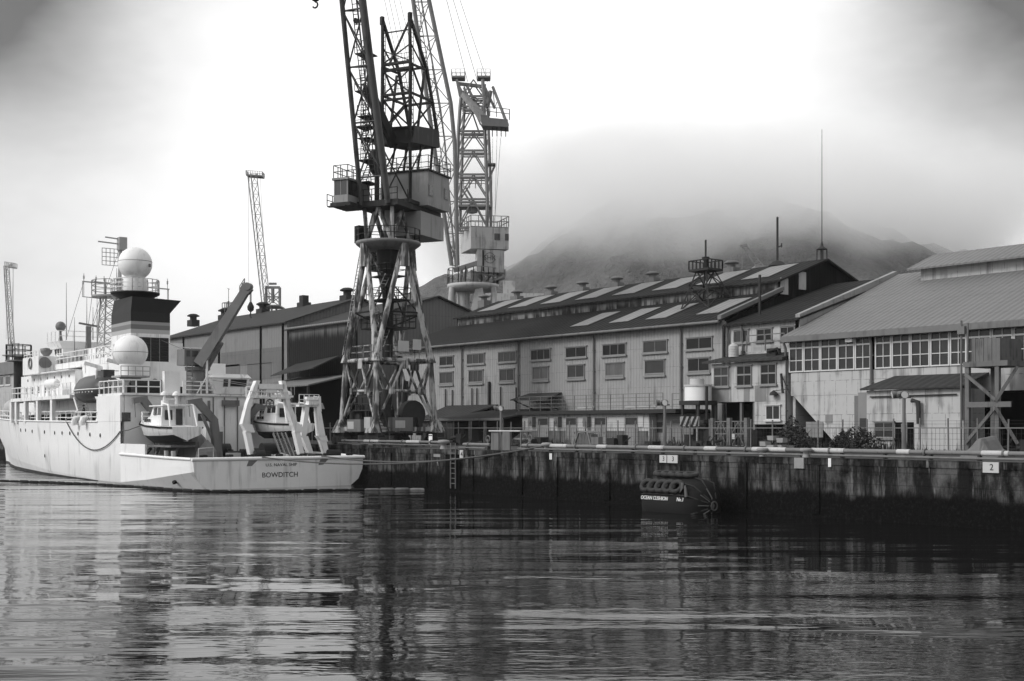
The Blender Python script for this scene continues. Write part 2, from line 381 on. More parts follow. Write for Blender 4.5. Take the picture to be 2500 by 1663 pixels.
# ------------------------------------------------------------------ sky and light
SUNV = (RT * -0.82 + FW * -0.30 + UPV * 0.62).normalized()     # direction towards the veiled sun: left, a little behind the viewer
def world():
    w = bpy.data.worlds.new("World"); sc.world = w; w.use_nodes = True; t = NT(w.node_tree); bg = t.n['Background']
    sky = t.node('ShaderNodeTexSky', sky_type='NISHITA'); sky.sun_disc = False
    sky.sun_elevation = math.asin(SUNV.z); sky.sun_rotation = atan2(SUNV.x, SUNV.y); sky.dust_density = 4; sky.air_density = 1.5
    bw = t.node('ShaderNodeRGBToBW'); t.l.new(sky.outputs[0], bw.inputs[0])
    tc = t.node('ShaderNodeTexCoord').outputs['Generated']; x = t.sep(tc)
    def dot(v):
        n = t.node('ShaderNodeVectorMath', operation='DOT_PRODUCT'); t.l.new(tc, n.inputs[0]); n.inputs[1].default_value = tuple(v); return n.outputs['Value']
    up = t.math('MAXIMUM', x[2], 0.0)
    nz = t.noise(tc, 3.2, 5, .6, sc3=(1, 1, 2.2))
    base = t.math('MULTIPLY', t.math('MULTIPLY', t.ss(up, .0, .28, .68, 1.16), t.ss(up, .35, .95, 1.0, .68)), t.ss(dot(FW), -.4, .85, .66, 1.0))                                  # overcast: brighter towards the zenith
    glow = dot((FW + RT * .03 + UPV * .25).normalized()); base = t.math('ADD', base, t.ss(glow, .86, 1.0, 0, .22))   # thin cloud over the hill
    base = t.math('MULTIPLY', base, t.math('MULTIPLY_ADD', nz, .40, .80))
    def corner_vignette(v, r0, r1, k):
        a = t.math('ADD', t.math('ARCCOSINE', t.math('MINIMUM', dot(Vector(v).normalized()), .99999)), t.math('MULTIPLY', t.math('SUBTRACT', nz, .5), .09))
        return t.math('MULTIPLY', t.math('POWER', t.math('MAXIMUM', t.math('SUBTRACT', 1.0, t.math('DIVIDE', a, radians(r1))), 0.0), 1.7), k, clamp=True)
    dk = t.math('MAXIMUM', corner_vignette(FW + RT * -.44 + UPV * .37, 0, 15.5, 1.35), corner_vignette(FW + RT * .44 + UPV * .37, 0, 15.5, 1.35))  # vignette darkening painted into the sky at both upper view corners
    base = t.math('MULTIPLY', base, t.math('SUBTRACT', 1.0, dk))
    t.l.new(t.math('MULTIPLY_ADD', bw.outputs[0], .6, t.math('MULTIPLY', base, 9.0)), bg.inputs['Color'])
    bg.inputs['Strength'].default_value = 0.1
    s = bpy.data.lights.new("sun", 'SUN'); s.energy = 1.9; s.angle = radians(20); s.color = (1, .99, .98)
    so = bpy.data.objects.new("sun", s); COL.objects.link(so); so.rotation_euler = SUNV.to_track_quat('Z', 'Y').to_euler(); so.location = SUNV * 200
world()

# ------------------------------------------------------------------ ground, water, hill, air
JOG = -84.0; TQ = 53.0; TQ2 = 59.5                      # quay edge: 53 m on the right, set back behind the ship's berth
mb = MB(); mb.quad((-1500, -600, 0), (500, -600, 0), (500, 1200, 0), (-1500, 1200, 0)); struct('harbour_water', mb, X['water'])
mb = MB()
e = .35
mb.quad((JOG, TQ + e, GZ), (60, TQ + e, GZ), (60, 400, GZ), (JOG, 400, GZ)); mb.quad((-600, TQ2 + e, GZ), (JOG, TQ2 + e, GZ), (JOG, 400, GZ), (-600, 400, GZ))
struct('quay_apron_ground', mb, X['apron'])
mb = MB()
for (a, b, t0) in ((JOG, 60, TQ), (-600, JOG, TQ2)):
    mb.box(a, b, t0, t0 + 1.2, -2.5, GZ - .32); mb.box(a, b, t0 - .06, t0 + 1.0, GZ - .318, GZ + .03)
mb.box(JOG - .02, JOG + 1.1, TQ + .01, TQ2 + 1, -2.5, GZ + .026)
random.seed(3)
for k in range(9):                                        # buttress steps and timber rubbing strips
    s = -40 - k * 5.2 + random.uniform(-1, 1); mb.box(s, s + random.uniform(.3, .8), TQ - .10, TQ, 0.2, GZ - .34)
QW = solo('quay_wall', mb, X['quay'], 'long dark concrete quay wall streaked with lime and weed above the water', 'quay wall', (-40, TQ, 0))
ORG[QW] = (-40, TQ, 0)

def hill():
    mb = MB(); random.seed(11); cx = atY(1745, 1045, 640); nx, ny = 130, 50
    from mathutils import noise as mn
    def prof(px):
        pts = [(300, 0), (700, 30), (900, 66), (1030, 78), (1110, 83), (1240, 90), (1330, 101), (1400, 110), (1500, 119), (1620, 123), (1750, 124), (1900, 122), (2010, 118), (2075, 113), (2125, 110), (2150, 106), (2185, 103), (2240, 99), (2290, 97), (2330, 96), (2500, 90), (2800, 70), (3300, 25), (3600, 0)]
        for (a, ha), (b, hb) in zip(pts, pts[1:]):
            if a <= px <= b: return ha + (hb - ha) * (px - a) / (b - a)
        return 0
    idx = {}
    for j in range(ny + 1):
        Y = 440 + (560 * j / ny)
        for i in range(nx + 1):
            px = 300 + 3300 * i / nx
            p = atY(px, HZ, 640); base = CAM + (p - CAM) * (Y / 640); base.z = 0
            ridge = math.exp(-((Y - 640) / (150 if Y < 640 else 200)) ** 2)
            n = mn.noise(Vector((base.x * .03, base.y * .03, 0))) * 9 + mn.noise(Vector((base.x * .11, base.y * .11, 3))) * 3.2 + mn.noise(Vector((base.x * .3, base.y * .3, 7))) * 1.6
            h = prof(px); z = GZ - 4 + h * ridge + n * min(1, h * ridge / 60)
            idx[i, j] = len(mb.v); mb.v.append((base.x, base.y, z))
    for j in range(ny):
        for i in range(nx):
            mb.f.append((idx[i, j], idx[i + 1, j], idx[i + 1, j + 1], idx[i, j + 1])); mb.m.append(0); mb.sm.append(True)
    struct('wooded_hill', mb, X['hill'])
hill()

def volmat(name, build):
    m = bpy.data.materials.new(name); m.use_nodes = True; t = NT(m.node_tree); t.n.clear()
    out = t.node('ShaderNodeOutputMaterial'); v = t.node('ShaderNodeVolumePrincipled'); t.l.new(v.outputs[0], out.inputs['Volume'])
    v.inputs['Color'].default_value = (1, 1, 1, 1); build(t, v); return m
HAZE_TOP = 300.0
mb = MB(); mb.box(-1100, 130, -120, 900, -4, HAZE_TOP)
solo('haze', mb, volmat('pale_haze', lambda t, v: setattr(v.inputs['Density'], 'default_value', .0001)), None, None, (0, 0, 0), kind='stuff')
CB = atY(1700, HZ, 650)
def cloudb(t, v):
    co = t.coord(); x = t.sep(co); n = t.noise(co, .012, 4, .6)
    zz = t.math('ADD', x[2], t.math('MULTIPLY', t.math('SUBTRACT', n, .5), 55.0))
    t.l.new(t.math('MULTIPLY', t.ss(zz, 70, 175), t.math('MULTIPLY_ADD', n, .02, .012)), v.inputs['Density'])

# ------------------------------------------------------------------ warehouses
def gable_roof(mb, x0, x1, y0, y1, ze, zr, th=.18, oh=.5, ohx=.35):
    yc = (y0 + y1) / 2; k = (zr - ze) / (yc - y0)
    for (a, sgn) in ((y0, 1), (y1, -1)):
        ya = a - oh * sgn; za = ze - oh * k
        mb.hexa([(x0 - ohx, ya, za - th), (x1 + ohx, ya, za - th), (x1 + ohx, yc, zr - th), (x0 - ohx, yc, zr - th), (x0 - ohx, ya, za), (x1 + ohx, ya, za), (x1 + ohx, yc, zr), (x0 - ohx, yc, zr)] if sgn > 0 else
                [(x0 - ohx, yc, zr - th), (x1 + ohx, yc, zr - th), (x1 + ohx, ya, za - th), (x0 - ohx, ya, za - th), (x0 - ohx, yc, zr), (x1 + ohx, yc, zr), (x1 + ohx, ya, za), (x0 - ohx, ya, za)])
def vent(x, y, z, s=1.0, cap=True):
    v = MB(); v.box(x - .9 * s, x + .9 * s, y - .7 * s, y + .7 * s, z - .5, z + .55 * s)
    if cap: v.cyl((x, y), .55 * s, z + .5 * s, z + 1.25 * s, 14); v.lathe((x, y, z), [(.5 * s, 1.05 * s), (1.0 * s, 1.15 * s), (1.0 * s, 1.3 * s), (.55 * s, 1.55 * s), (.01, 1.62 * s)], 16)
    else: v.box(x - .55 * s, x + .55 * s, y - .5 * s, y + .5 * s, z + .4 * s, z + 1.6 * s)
    return v
def window(parent, t, x0, x1, z0, z1, cols=2, rows=1, transom=None, fm='frame', pm='pane', dep=.10, sill=True, fw=.07):
    """framed window standing slightly proud of the wall plane y = t"""
    f = MB(); y0 = t - dep; y1 = t - .004
    f.box(x0, x1, y0, y1, z1 - fw, z1); f.box(x0, x1, y0, y1, z0, z0 + fw); f.box(x0, x0 + fw, y0, y1, z0 + fw, z1 - fw); f.box(x1 - fw, x1, y0, y1, z0 + fw, z1 - fw)
    for c in range(1, cols):
        xx = x0 + (x1 - x0) * c / cols; f.box(xx - .025, xx + .025, y0 + .02, y1, z0 + fw, z1 - fw)
    for r in range(1, rows):
        zz = z0 + (z1 - z0) * r / rows; f.box(x0 + fw, x1 - fw, y0 + .023, y1, zz - .025, zz + .025)
    if rows == -3: zz = z0 + (z1 - z0) * .34; f.box(x0 + fw, x1 - fw, y0 + .023, y1, zz - .03, zz + .03)
    if transom is not None:
        zz = z0 + (z1 - z0) * transom; f.box(x0 + fw, x1 - fw, y0 + .015, y1, zz - .06, zz + .06)
    if sill: f.box(x0 - .12, x1 + .12, y0 - .10, y1, z0 - .14, z0 - .002); f.box(x0 - .10, x1 + .10, y0 - .07, y1, z1 + .002, z1 + .07)
    fo = part('window', f, X[fm], parent)
    kk = int(abs(x0 * 37 + z0 * 91)) % 7
    if pm == 'pane': pm = ('pane', 'pane', 'pane_black', 'pane', 'pane_pale', 'pane', 'pane_black')[kk]
    p = MB(); p.box(x0 + fw * .6, x1 - fw * .6, y1 - .035, y1 - .012, z0 + fw * .6, z1 - fw * .6)
    part('pane', p, X[pm], fo); return fo
def windows_px(parent, t, lst, **kw):
    for (xa, ya, xb, yb, c) in lst:
        p = onT(xa, ya, t); q = onT(xb, yb, t); ztop = onT((xa + xb) / 2, ya, t).z; zbot = onT((xa + xb) / 2, yb, t).z
        window(parent, t, min(p.x, q.x), max(p.x, q.x), min(zbot, ztop), max(zbot, ztop), cols=c, **kw)
def downpipe(parent, px, t, z0, z1, r=.09):
    m = MB(); p = onT(px, 900, t); m.tube([(p.x, t - .16, z0), (p.x, t - .16, z1 - .5), (p.x, t - .4, z1)], r, 8)
    for z in range(int(z0) + 1, int(z1), 2): m.box(p.x - .14, p.x + .14, t - .2, t - .01, z, z + .08)
    part('downpipe', m, X['iron'], parent)

def main_shed():
    x0, x1, y0, y1, ze = -119.0, -69.6, 79.0, 107.0, 13.9; zr = 13.9 + .36 * 14; k = .36; L0 = (-95, 79, GZ)
    B = thing('long_shed', 'long grey corrugated shed with dark roof, pale skylights and raised ridge monitor', 'warehouse', L0)
    w = MB(); w.box(x0, x1, y0, y0 + .3, GZ - .5, ze - .02); w.box(x0, x1, y1 - .3, y1, GZ - .5, ze - .02)
    part('wall', w, X['wall'], B); w = MB()
    for xx in (x0, x1 - .3): w.prism([(xx, y0 + .3, GZ - .5), (xx, y1 - .3, GZ - .5), (xx, y1 - .3, ze - .1), (xx, 93, zr - .3), (xx, y0 + .3, ze - .1)], (.3, 0, 0))
    part('end_wall', w, X['gable'], B)
    ym0, ym1 = 86.6, 99.4; zb = ze + k * (ym0 - y0); zt = zb + 1.25; zr2 = zt + k * (93 - ym0)
    r = MB(); oh = .7
    for (ya, yb, za, zbb) in ((y0 - oh, ym0 + .1, ze - oh * k, zb + .04), (y1 + oh, ym1 - .1, ze - oh * k, zb + .04)):
        c = [(x0 - .3, ya, za), (x1 + .3, ya, za), (x1 + .3, yb, zbb), (x0 - .3, yb, zbb)]
        if ya > yb: c = c[::-1]
        r.prism(c, (0, 0, .16))
    rf = part('roof', r, X['roof'], B)
    g = MB(); g.tube([(x0 - .3, y0 - oh - .08, ze - oh * k - .02), (x1 + .3, y0 - oh - .08, ze - oh * k - .02)], .13, 8); part('gutter', g, X['iron'], rf)
    v = MB(); v.box(x1 - .1, x1 + .55, y0 - oh, y0 - oh + .01, 0, .01)
    v = MB(); v.hexa([(x1 + .1, y0 - oh, ze - oh * k + .16), (x1 + .5, y0 - oh, ze - oh * k + .16), (x1 + .5, ym0, zb + .20), (x1 + .1, ym0, zb + .20), (x1 + .1, y0 - oh, ze - oh * k + .5), (x1 + .5, y0 - oh, ze - oh * k + .5), (x1 + .5, ym0, zb + .54), (x1 + .1, ym0, zb + .54)])
    part('verge', v, X['roofpale'], rf)
    m = MB(); m.box(x0 + 1.5, x1 - .2, ym0, ym0 + .25, zb - .3, zt); m.box(x0 + 1.5, x1 - .2, ym1 - .25, ym1, zb - .3, zt)
    part('monitor_wall', m, X['monitor'], B)
    m = MB()
    for xx in (x1 - .2, x0 + 1.3): m.prism([(xx, ym0 + .02, zb - .3), (xx, ym1 - .02, zb - .3), (xx, ym1 - .02, zt), (xx, 93, zr2 - .1), (xx, ym0 + .02, zt)], (.2, 0, 0))
    mg = part('monitor_gable', m, X['gable'], B)
    q = MB(); q.box(x1 + .01, x1 + .08, ym0 + 2.6, ym0 + 3.6, zb + .5, zt + .85); q.box(x1 + .01, x1 + .06, ym0 + .05, ym0 + 1.1, zb - .1, zt + .1); part('pale_panel', q, X['wallpale'], mg)
    r = MB(); gable_roof(r, x0 + 1.5, x1, ym0, ym1, zt, zr2, .16, .45, .4); mr = part('monitor_roof', r, X['roof'], B)
    # skylights, laid 3 cm proud of the sheets
    def sky(parent, xa, xb, y_a, y_b, ybase, zbase):
        s = MB(); n = Vector((0, -k, 1)).normalized() * .04
        pts = [Vector((xa, y_a, zbase + k * (y_a - ybase))), Vector((xb, y_a, zbase + k * (y_a - ybase))), Vector((xb, y_b, zbase + k * (y_b - ybase))), Vector((xa, y_b, zbase + k * (y_b - ybase)))]
        s.prism([p + n for p in pts], n); part('skylight', s, X['skylight'], parent)
    for k2 in range(8):
        xa = x0 + 3.6 + k2 * 5.75; sky(mr, xa, xa + 3.3, ym0 + 1.3, 92.2, ym0, zt)
    for (pxl, pxr) in ((1392, 1440), (1487, 1540), (1576, 1622), (1700, 1758)):
        a = onT(pxl, 780, 80.6).x; b = a + 2.6; sky(rf, a, b, 80.6, 85.0, y0, ze + .16)
    for px in (1182, 1262, 1345, 1422, 1506, 1593, 1786):
        Y = 0; p = hitp(px, 700, (0, 93, 0), (0, 1, 0)); o = part('roof_vent', vent(p.x, 93, zr2 - .1, .72), X['iron'], mr)
    # windows, two rows of eight
    up = [(1074, 870, 1108, 893, 2), (1141, 864, 1184, 889, 3), (1217, 859, 1262, 884, 3), (1297, 853, 1345, 879, 3), (1382, 847, 1433, 873, 2), (1472, 840, 1529, 868, 3), (1571, 832, 1630, 861, 2), (1676, 824, 1740, 853, 2)]
    lo = [(1074, 909, 1107, 940, 2), (1145, 904, 1180, 937, 3), (1220, 901, 1257, 934, 2), (1301, 896, 1340, 930, 2), (1386, 891, 1428, 926, 2), (1479, 886, 1524, 922, 2), (1575, 879, 1624, 917, 1), (1680, 874, 1734, 911, 2)]
    windows_px(B, y0, up, fw=.08); windows_px(B, y0, lo, fw=.08, transom=.12)
    for px in (1130, 1268, 1452, 1665, 1778): downpipe(B, px, y0, GZ, ze - .3)
    s = MB()
    for px, ya, yb in ((1087, 1000, 950), (1104, 1000, 952), (1152, 1008, 948), (1164, 1008, 948), (1194, 1010, 932), (1222, 1010, 944), (1260, 1010, 946)):
        a = onT(px, ya, y0 - .15); s.bar(a, (a.x, a.y, onT(px, yb, y0 - .15).z), .10 if px != 1194 else .22)
    part('exhaust_pipe', s, X['rust'], B)
    # bracket and lean-to canopies on this front
    c = MB(); a = onT(1245, 976, 76.2); b = onT(1368, 958, y0)
    za, zb2 = a.z, b.z; c.hexa([(a.x, 76.2, za - .1), (onT(1335, 976, 76.2).x, 76.2, za - .1), (b.x + .2, y0 - .01, zb2 - .1), (onT(1292, 958, y0).x, y0 - .01, zb2 - .1), (a.x, 76.2, za), (onT(1335, 976, 76.2).x, 76.2, za), (b.x + .2, y0 - .01, zb2), (onT(1292, 958, y0).x, y0 - .01, zb2)])
    c.bar((a.x + .5, 76.3, za - .1), (a.x + .5, y0 - .02, za - 1.0), .1); c.bar((b.x - .3, 76.3, za - .1), (b.x - .3, y0 - .02, za - 1.0), .1)
    part('canopy', c, X['roofmid'], B)
    return B
main_shed()

def annex_low():
    y0, y1 = 75.2, 78.98; xa = onT(1275, 1050, y0).x; xb = onT(1585, 1050, y0).x; xc = onT(1655, 1050, y0).x; zt = onT(1400, 1012, y0).z
    B = thing('lean_to_annex', 'low pale lean-to with four doors and a railed flat roof against the long shed', 'annex', ((xa + xb) / 2, y0, GZ))
    w = MB(); w.box(xa, xb, y0, y1, GZ - .3, zt); w.cur = 1; w.box(xb + .01, xc, y0 + 1.0, y1, GZ - .3, zt - .05)
    part('wall', w, [X['wallpale'], X['patchdark']], B)
    p = MB(); p.box(xa + .1, xb - .1, y0 - .03, y0 - .004, GZ, GZ + 1.35); part('stained_plinth', p, X['plinth'], B)
    r = MB(); r.box(xa - .3, xc + .2, y0 - .5, y1 - .02, zt + .01, zt + .35); part('roof', r, X['rust'], B)
    g = MB(); g.rail([(xa, y0 - .4, zt + .36), (xb + 2.0, y0 - .4, zt + .36)], 1.35, 1.6, .025, (.25, .5, .75)); g.rail([(xb + 2.3, y0 + .4, zt + .36), (xc, y0 + .4, zt + .36)], 1.3, 1.6, .025, (.3, .6)); part('roof_railing', g, X['iron'], B)
    q = MB()
    for (a, b) in ((1412, 1448), (1528, 1602)):
        u = onT(a, 1000, y0 - .2); v = onT(b, 1000, y0 - .2); q.tube([(u.x, y0 - .2, zt + .6), (v.x, y0 - .2, zt + .62)], .12, 8)
    part('roof_pipe', q, X['white'], B)
    for px, ww in ((1327, 24), (1396, 24), (1467, 26), (1543, 28)):
        a = onT(px - ww / 2, 1060, y0).x; b = onT(px + ww / 2, 1060, y0).x
        d = MB(); d.box(a, b, y0 - .06, y0 - .035, GZ + .02, zt - .95); d.cur = 1
        d.box(a - .08, a - .005, y0 - .1, y0 - .005, GZ, zt - .35); d.box(b + .005, b + .08, y0 - .1, y0 - .005, GZ, zt - .35); d.box(a - .08, b + .08, y0 - .1, y0 - .005, zt - .345, zt - .25)
        dd = part('door', d, [X['patchdark'], X['frame']], B)
        n = MB(); n.box(a + .02, b - .02, y0 - .055, y0 - .03, zt - .93, zt - .37); part('fanlight', n, X['pane'], dd)
        n = MB(); n.bar((b - .2, y0 - .1, GZ + 1.05), (b - .2, y0 - .1, GZ + 1.25), .04); part('handle', n, X['iron'], dd)
    a = onT(1597, 1030, y0 + .99).x; b = onT(1622, 1030, y0 + .99).x
    d = MB(); d.box(a, b, y0 + .93, y0 + .985, GZ, GZ + 2.3); dd = part('door', d, X['frame'], B, 'grey door with a small dark window'); n = MB(); n.box(a + .15, b - .15, y0 + .915, y0 + .929, GZ + 1.2, GZ + 2.1); part('pane', n, X['pane'], dd)
    for px in (1303, 1366, 1437):
        p = onT(px, 1030, y0); m = MB(); m.box(p.x - .3, p.x + .3, y0 - .45, y0 - .01, p.z - .45, p.z + .45); m.tube([(p.x - .1, y0 - .45, p.z), (p.x - .1, y0 - .5, p.z)], .2, 10); part('wall_cowl', m, X['iron'], B)
    p = onT(1564, 1028, y0); m = MB(); m.box(p.x - .35, p.x + .35, y0 - .06, y0 - .01, p.z - .5, p.z + .5); part('notice_board', m, X['sign'], B)
annex_low()

def carport():
    y0, y1 = 73.0, 78.95; xa = onT(1062, 1050, y0).x; xb = onT(1268, 1050, y0 + 2).x; z0 = onT(1160, 1024, y0).z; z1 = z0 + .9
    B = thing('open_carport', 'open-fronted shelter on thin posts with a sloping dark roof by the crane', 'shelter', ((xa + xb) / 2, y0, GZ))
    r = MB(); r.hexa([(xa, y0, z0), (xb, y0, z0), (xb, y1, z1), (xa, y1, z1), (xa, y0, z0 + .15), (xb, y0, z0 + .15), (xb, y1, z1 + .15), (xa, y1, z1 + .15)]); part('roof', r, X['roofmid'], B)
    f = MB(); f.box(xa, xb, y0 - .06, y0 - .01, z0 - .12, z0 + .12); part('fascia', f, X['iron'], B)
    for k in range(5):
        p = MB(); x = xa + .3 + (xb - xa - .6) * k / 4; p.bar((x, y0 + .2, GZ), (x, y0 + .2, z0 + .05), .14); part('post', p, X['iron'], B)
    d = MB(); d.prism([(xb + .05, y0 + .1, GZ), (xb + .05, y1, GZ), (xb + .05, y1, z1 - .1)], (.06, 0, 0)); part('canvas_side', d, X['canvas'], B)
    d = MB(); random.seed(5)
    for k in range(9):
        x = random.uniform(xa + .5, xb - 1); y = random.uniform(y0 + 2.2, y1 - 1); d.box(x, x + random.uniform(.4, 1.2), y, y + .7, GZ, GZ + random.uniform(.5, 1.6))
    d.box(xa + .1, xb - .1, y1 - .3, y1 - .2, GZ, z1 - .1); part('stored_goods', d, X['dark'], B)
    r = MB(); xs = onT(1045, 1010, 76).x; r.hexa([(xa - 6, 75, GZ + 2.4), (xa - .2, 75, GZ + 2.4), (xa + 3, 78.9, GZ + 3.9), (xa - 6, 78.9, GZ + 3.9), (xa - 6, 75, GZ + 2.55), (xa - .2, 75, GZ + 2.55), (xa + 3, 78.9, GZ + 4.05), (xa - 6, 78.9, GZ + 4.05)])
    r.box(xa - 6, xa - .3, 75.4, 78.9, GZ, GZ + 2.38); part('side_store', r, X['roofmid'], B)
carport()

def middle_shed():
    x0, x1, y0 = -69.2, -61.6, 79.0; ze, zr = 13.35, 17.75
    B = thing('middle_shed', 'narrow pale shed with three small windows squeezed between the two large sheds', 'warehouse', ((x0 + x1) / 2, y0, GZ))
    w = MB(); w.box(x0, x1, y0, y0 + .3, GZ, ze); w.box(x1 - .3, x1, y0 + .3, 93, GZ, ze); part('wall', w, X['wallpale'], B)
    r = MB(); k = (zr - ze) / (93.5 - y0); c = [(x0 + .1, y0 - .5, ze - .5 * k), (x1 + .2, y0 - .5, ze - .5 * k), (x1 + .2, 93.5, zr), (x0 + .1, 93.5, zr)]; r.prism(c, (0, 0, .15)); c = [(x1 + .2, 108, ze), (x0 + .1, 108, ze), (x0 + .1, 93.51, zr), (x1 + .2, 93.51, zr)]; r.prism(c, (0, 0, .15))
    part('roof', r, X['roof'], B)
    windows_px(B, y0, [(1792, 806, 1829, 837, 2), (1848, 802, 1886, 833, 2), (1906, 797, 1942, 829, 2)], fw=.09)
    for px in (1782, 1816): downpipe(B, px, y0, 8.5, ze - .2, .07)
middle_shed()

def right_shed():
    x0, x1, y0, ze, k = -61.2, -25.0, 77.5, 12.0, .39; y1 = 107.0; yc = 92.3; zr = ze + k * (yc - y0)
    B = thing('pale_roofed_shed', 'large shed with pale grey roof and a long band of white framed windows', 'warehouse', (-45, y0, GZ))
    pz0 = onT(2000, 965, y0).z; wz0 = onT(1940, 907, y0).z; wz1 = onT(1940, 826, y0).z
    pbx = onT(2352, 950, y0).x; dbx = onT(2092, 1000, y0).x; brace = onT(1937, 970, y0); foot = onT(2043, 1075, y0)
    w = MB(); w.box(x0, x1, y0, y0 + .25, pz0, wz0 - .12)                                   # spandrel below the windows
    w.box(x0, x1, y0, y0 + .25, wz1 + .1, ze - .05)
    w.prism([(brace.x, y0 + .02, pz0 - .01), (foot.x, y0 + .02, GZ + .3), (pbx, y0 + .02, GZ), (pbx, y0 + .02, pz0 - .01)], (0, .2, 0))    # cut-away lower sheeting
    w.prism([(x0, y0 + .25, GZ), (x0, y1, GZ), (x0, y1, ze - .1), (x0, yc, zr - .2), (x0, y0 + .25, ze - .1)], (.25, 0, 0)); w.box(x1 - .3, x1, y0 + .3, y1, GZ, ze)
    part('wall', w, X['wallpale'], B)
    p = MB(); a = onT(2015, 1012, y0); b = onT(2032, 1033, y0); p.box(a.x, b.x, y0 - .02, y0 - .003, b.z, a.z); a = onT(1968, 1030, y0 - .03); p.box(a.x, onT(2010, 1060, y0).x, y0 - .05, y0 - .03, onT(1990, 1068, y0).z, onT(1990, 1030, y0).z); part('sheet_patch', p, X['patchdark'], B)
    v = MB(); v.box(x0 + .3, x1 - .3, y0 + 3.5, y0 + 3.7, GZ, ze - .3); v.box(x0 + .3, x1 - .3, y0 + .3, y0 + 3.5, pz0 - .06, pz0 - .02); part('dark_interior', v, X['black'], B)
    r = MB(); oh = .8
    c = [(x0 - .3, y0 - oh, ze - oh * k), (x1, y0 - oh, ze - oh * k), (x1, yc, zr), (x0 - .3, yc, zr)]; r.prism(c, (0, 0, .16)); c = [(x1, y1 + oh, ze - oh * k), (x0 - .3, y1 + oh, ze - oh * k), (x0 - .3, yc + .01, zr), (x1, yc + .01, zr)]; r.prism(c, (0, 0, .16))
    rf = part('roof', r, X['roofpale'], B)
    f = MB(); f.box(x0 - .3, x1, y0 - oh - .06, y0 - oh - .01, ze - oh * k - .30, ze - oh * k + .1); f.tube([(x0 - .3, y0 - .45, ze - oh * k - .22), (x1, y0 - .45, ze - oh * k - .22)], .12, 8); part('gutter', f, X['iron'], rf)
    f = MB(); f.hexa([(x0 - .75, 79.0, ze - .6), (x0 - .31, 79.0, ze - .6), (x0 - .31, yc, zr - .5), (x0 - .75, yc, zr - .5), (x0 - .75, 79.0, ze + 1.75), (x0 - .31, 79.0, ze + 1.75), (x0 - .31, yc, zr + .45), (x0 - .75, yc, zr + .45)]); part('parapet', f, X['wall'], rf)
    xm = -57.3; ym0, ym1 = 89.3, 95.3; zb = ze + k * (ym0 - y0); zt = zb + 1.45
    m = MB(); m.box(xm, x1, ym0, ym1, zb - .4, zt); part('monitor_wall', m, X['wallpale'], B)
    m = MB(); gable_roof(m, xm, x1, ym0, ym1, zt + .02, zt + .02 + k * 3.0, .14, .9, .7); part('monitor_roof', m, X['roofpale'], B)
    # window band
    edges = [1927, 1963, 2004, 2046, 2088, 2128, 2137, 2178, 2224, 2272, 2320, 2362, 2422, 2475, 2530, 2585]
    for a, b in zip(edges, edges[1:]):
        if b - a < 12: continue
        xa = onT(a, 860, y0).x + .02; xb = onT(b, 860, y0).x - .02
        window(B, y0 + .02, xa, xb, wz0 - .08, wz1, cols=2, transom=.70, rows=-3, fm='framewhite', pm='paneclear', dep=.12, sill=False, fw=.10)
    for o in [o for o in bpy.data.objects if o.name.startswith('window') and o.parent is B]:
        pass
    m = MB(); m.box(x0, x1, y0 + .021, y0 + .24, wz0 - .11, wz1 + .09); part('window_backing', m, X['black'], B)
    for px in (1921, 2130): downpipe(B, px, y0, GZ, ze - .6, .10)
    m = MB(); p = onT(2076, 827, y0 - .25); m.box(p.x - .3, p.x + .3, y0 - .5, y0 - .02, p.z - .25, p.z + .25); part('flood_lamp', m, X['white'], B)
    m = MB(); p = onT(2088, 960, y0); m.box(p.x, p.x + .35, y0 - .12, y0 - .01, GZ, pz0 - .1); part('cable_duct', m, X['iron'], B)
right_shed()

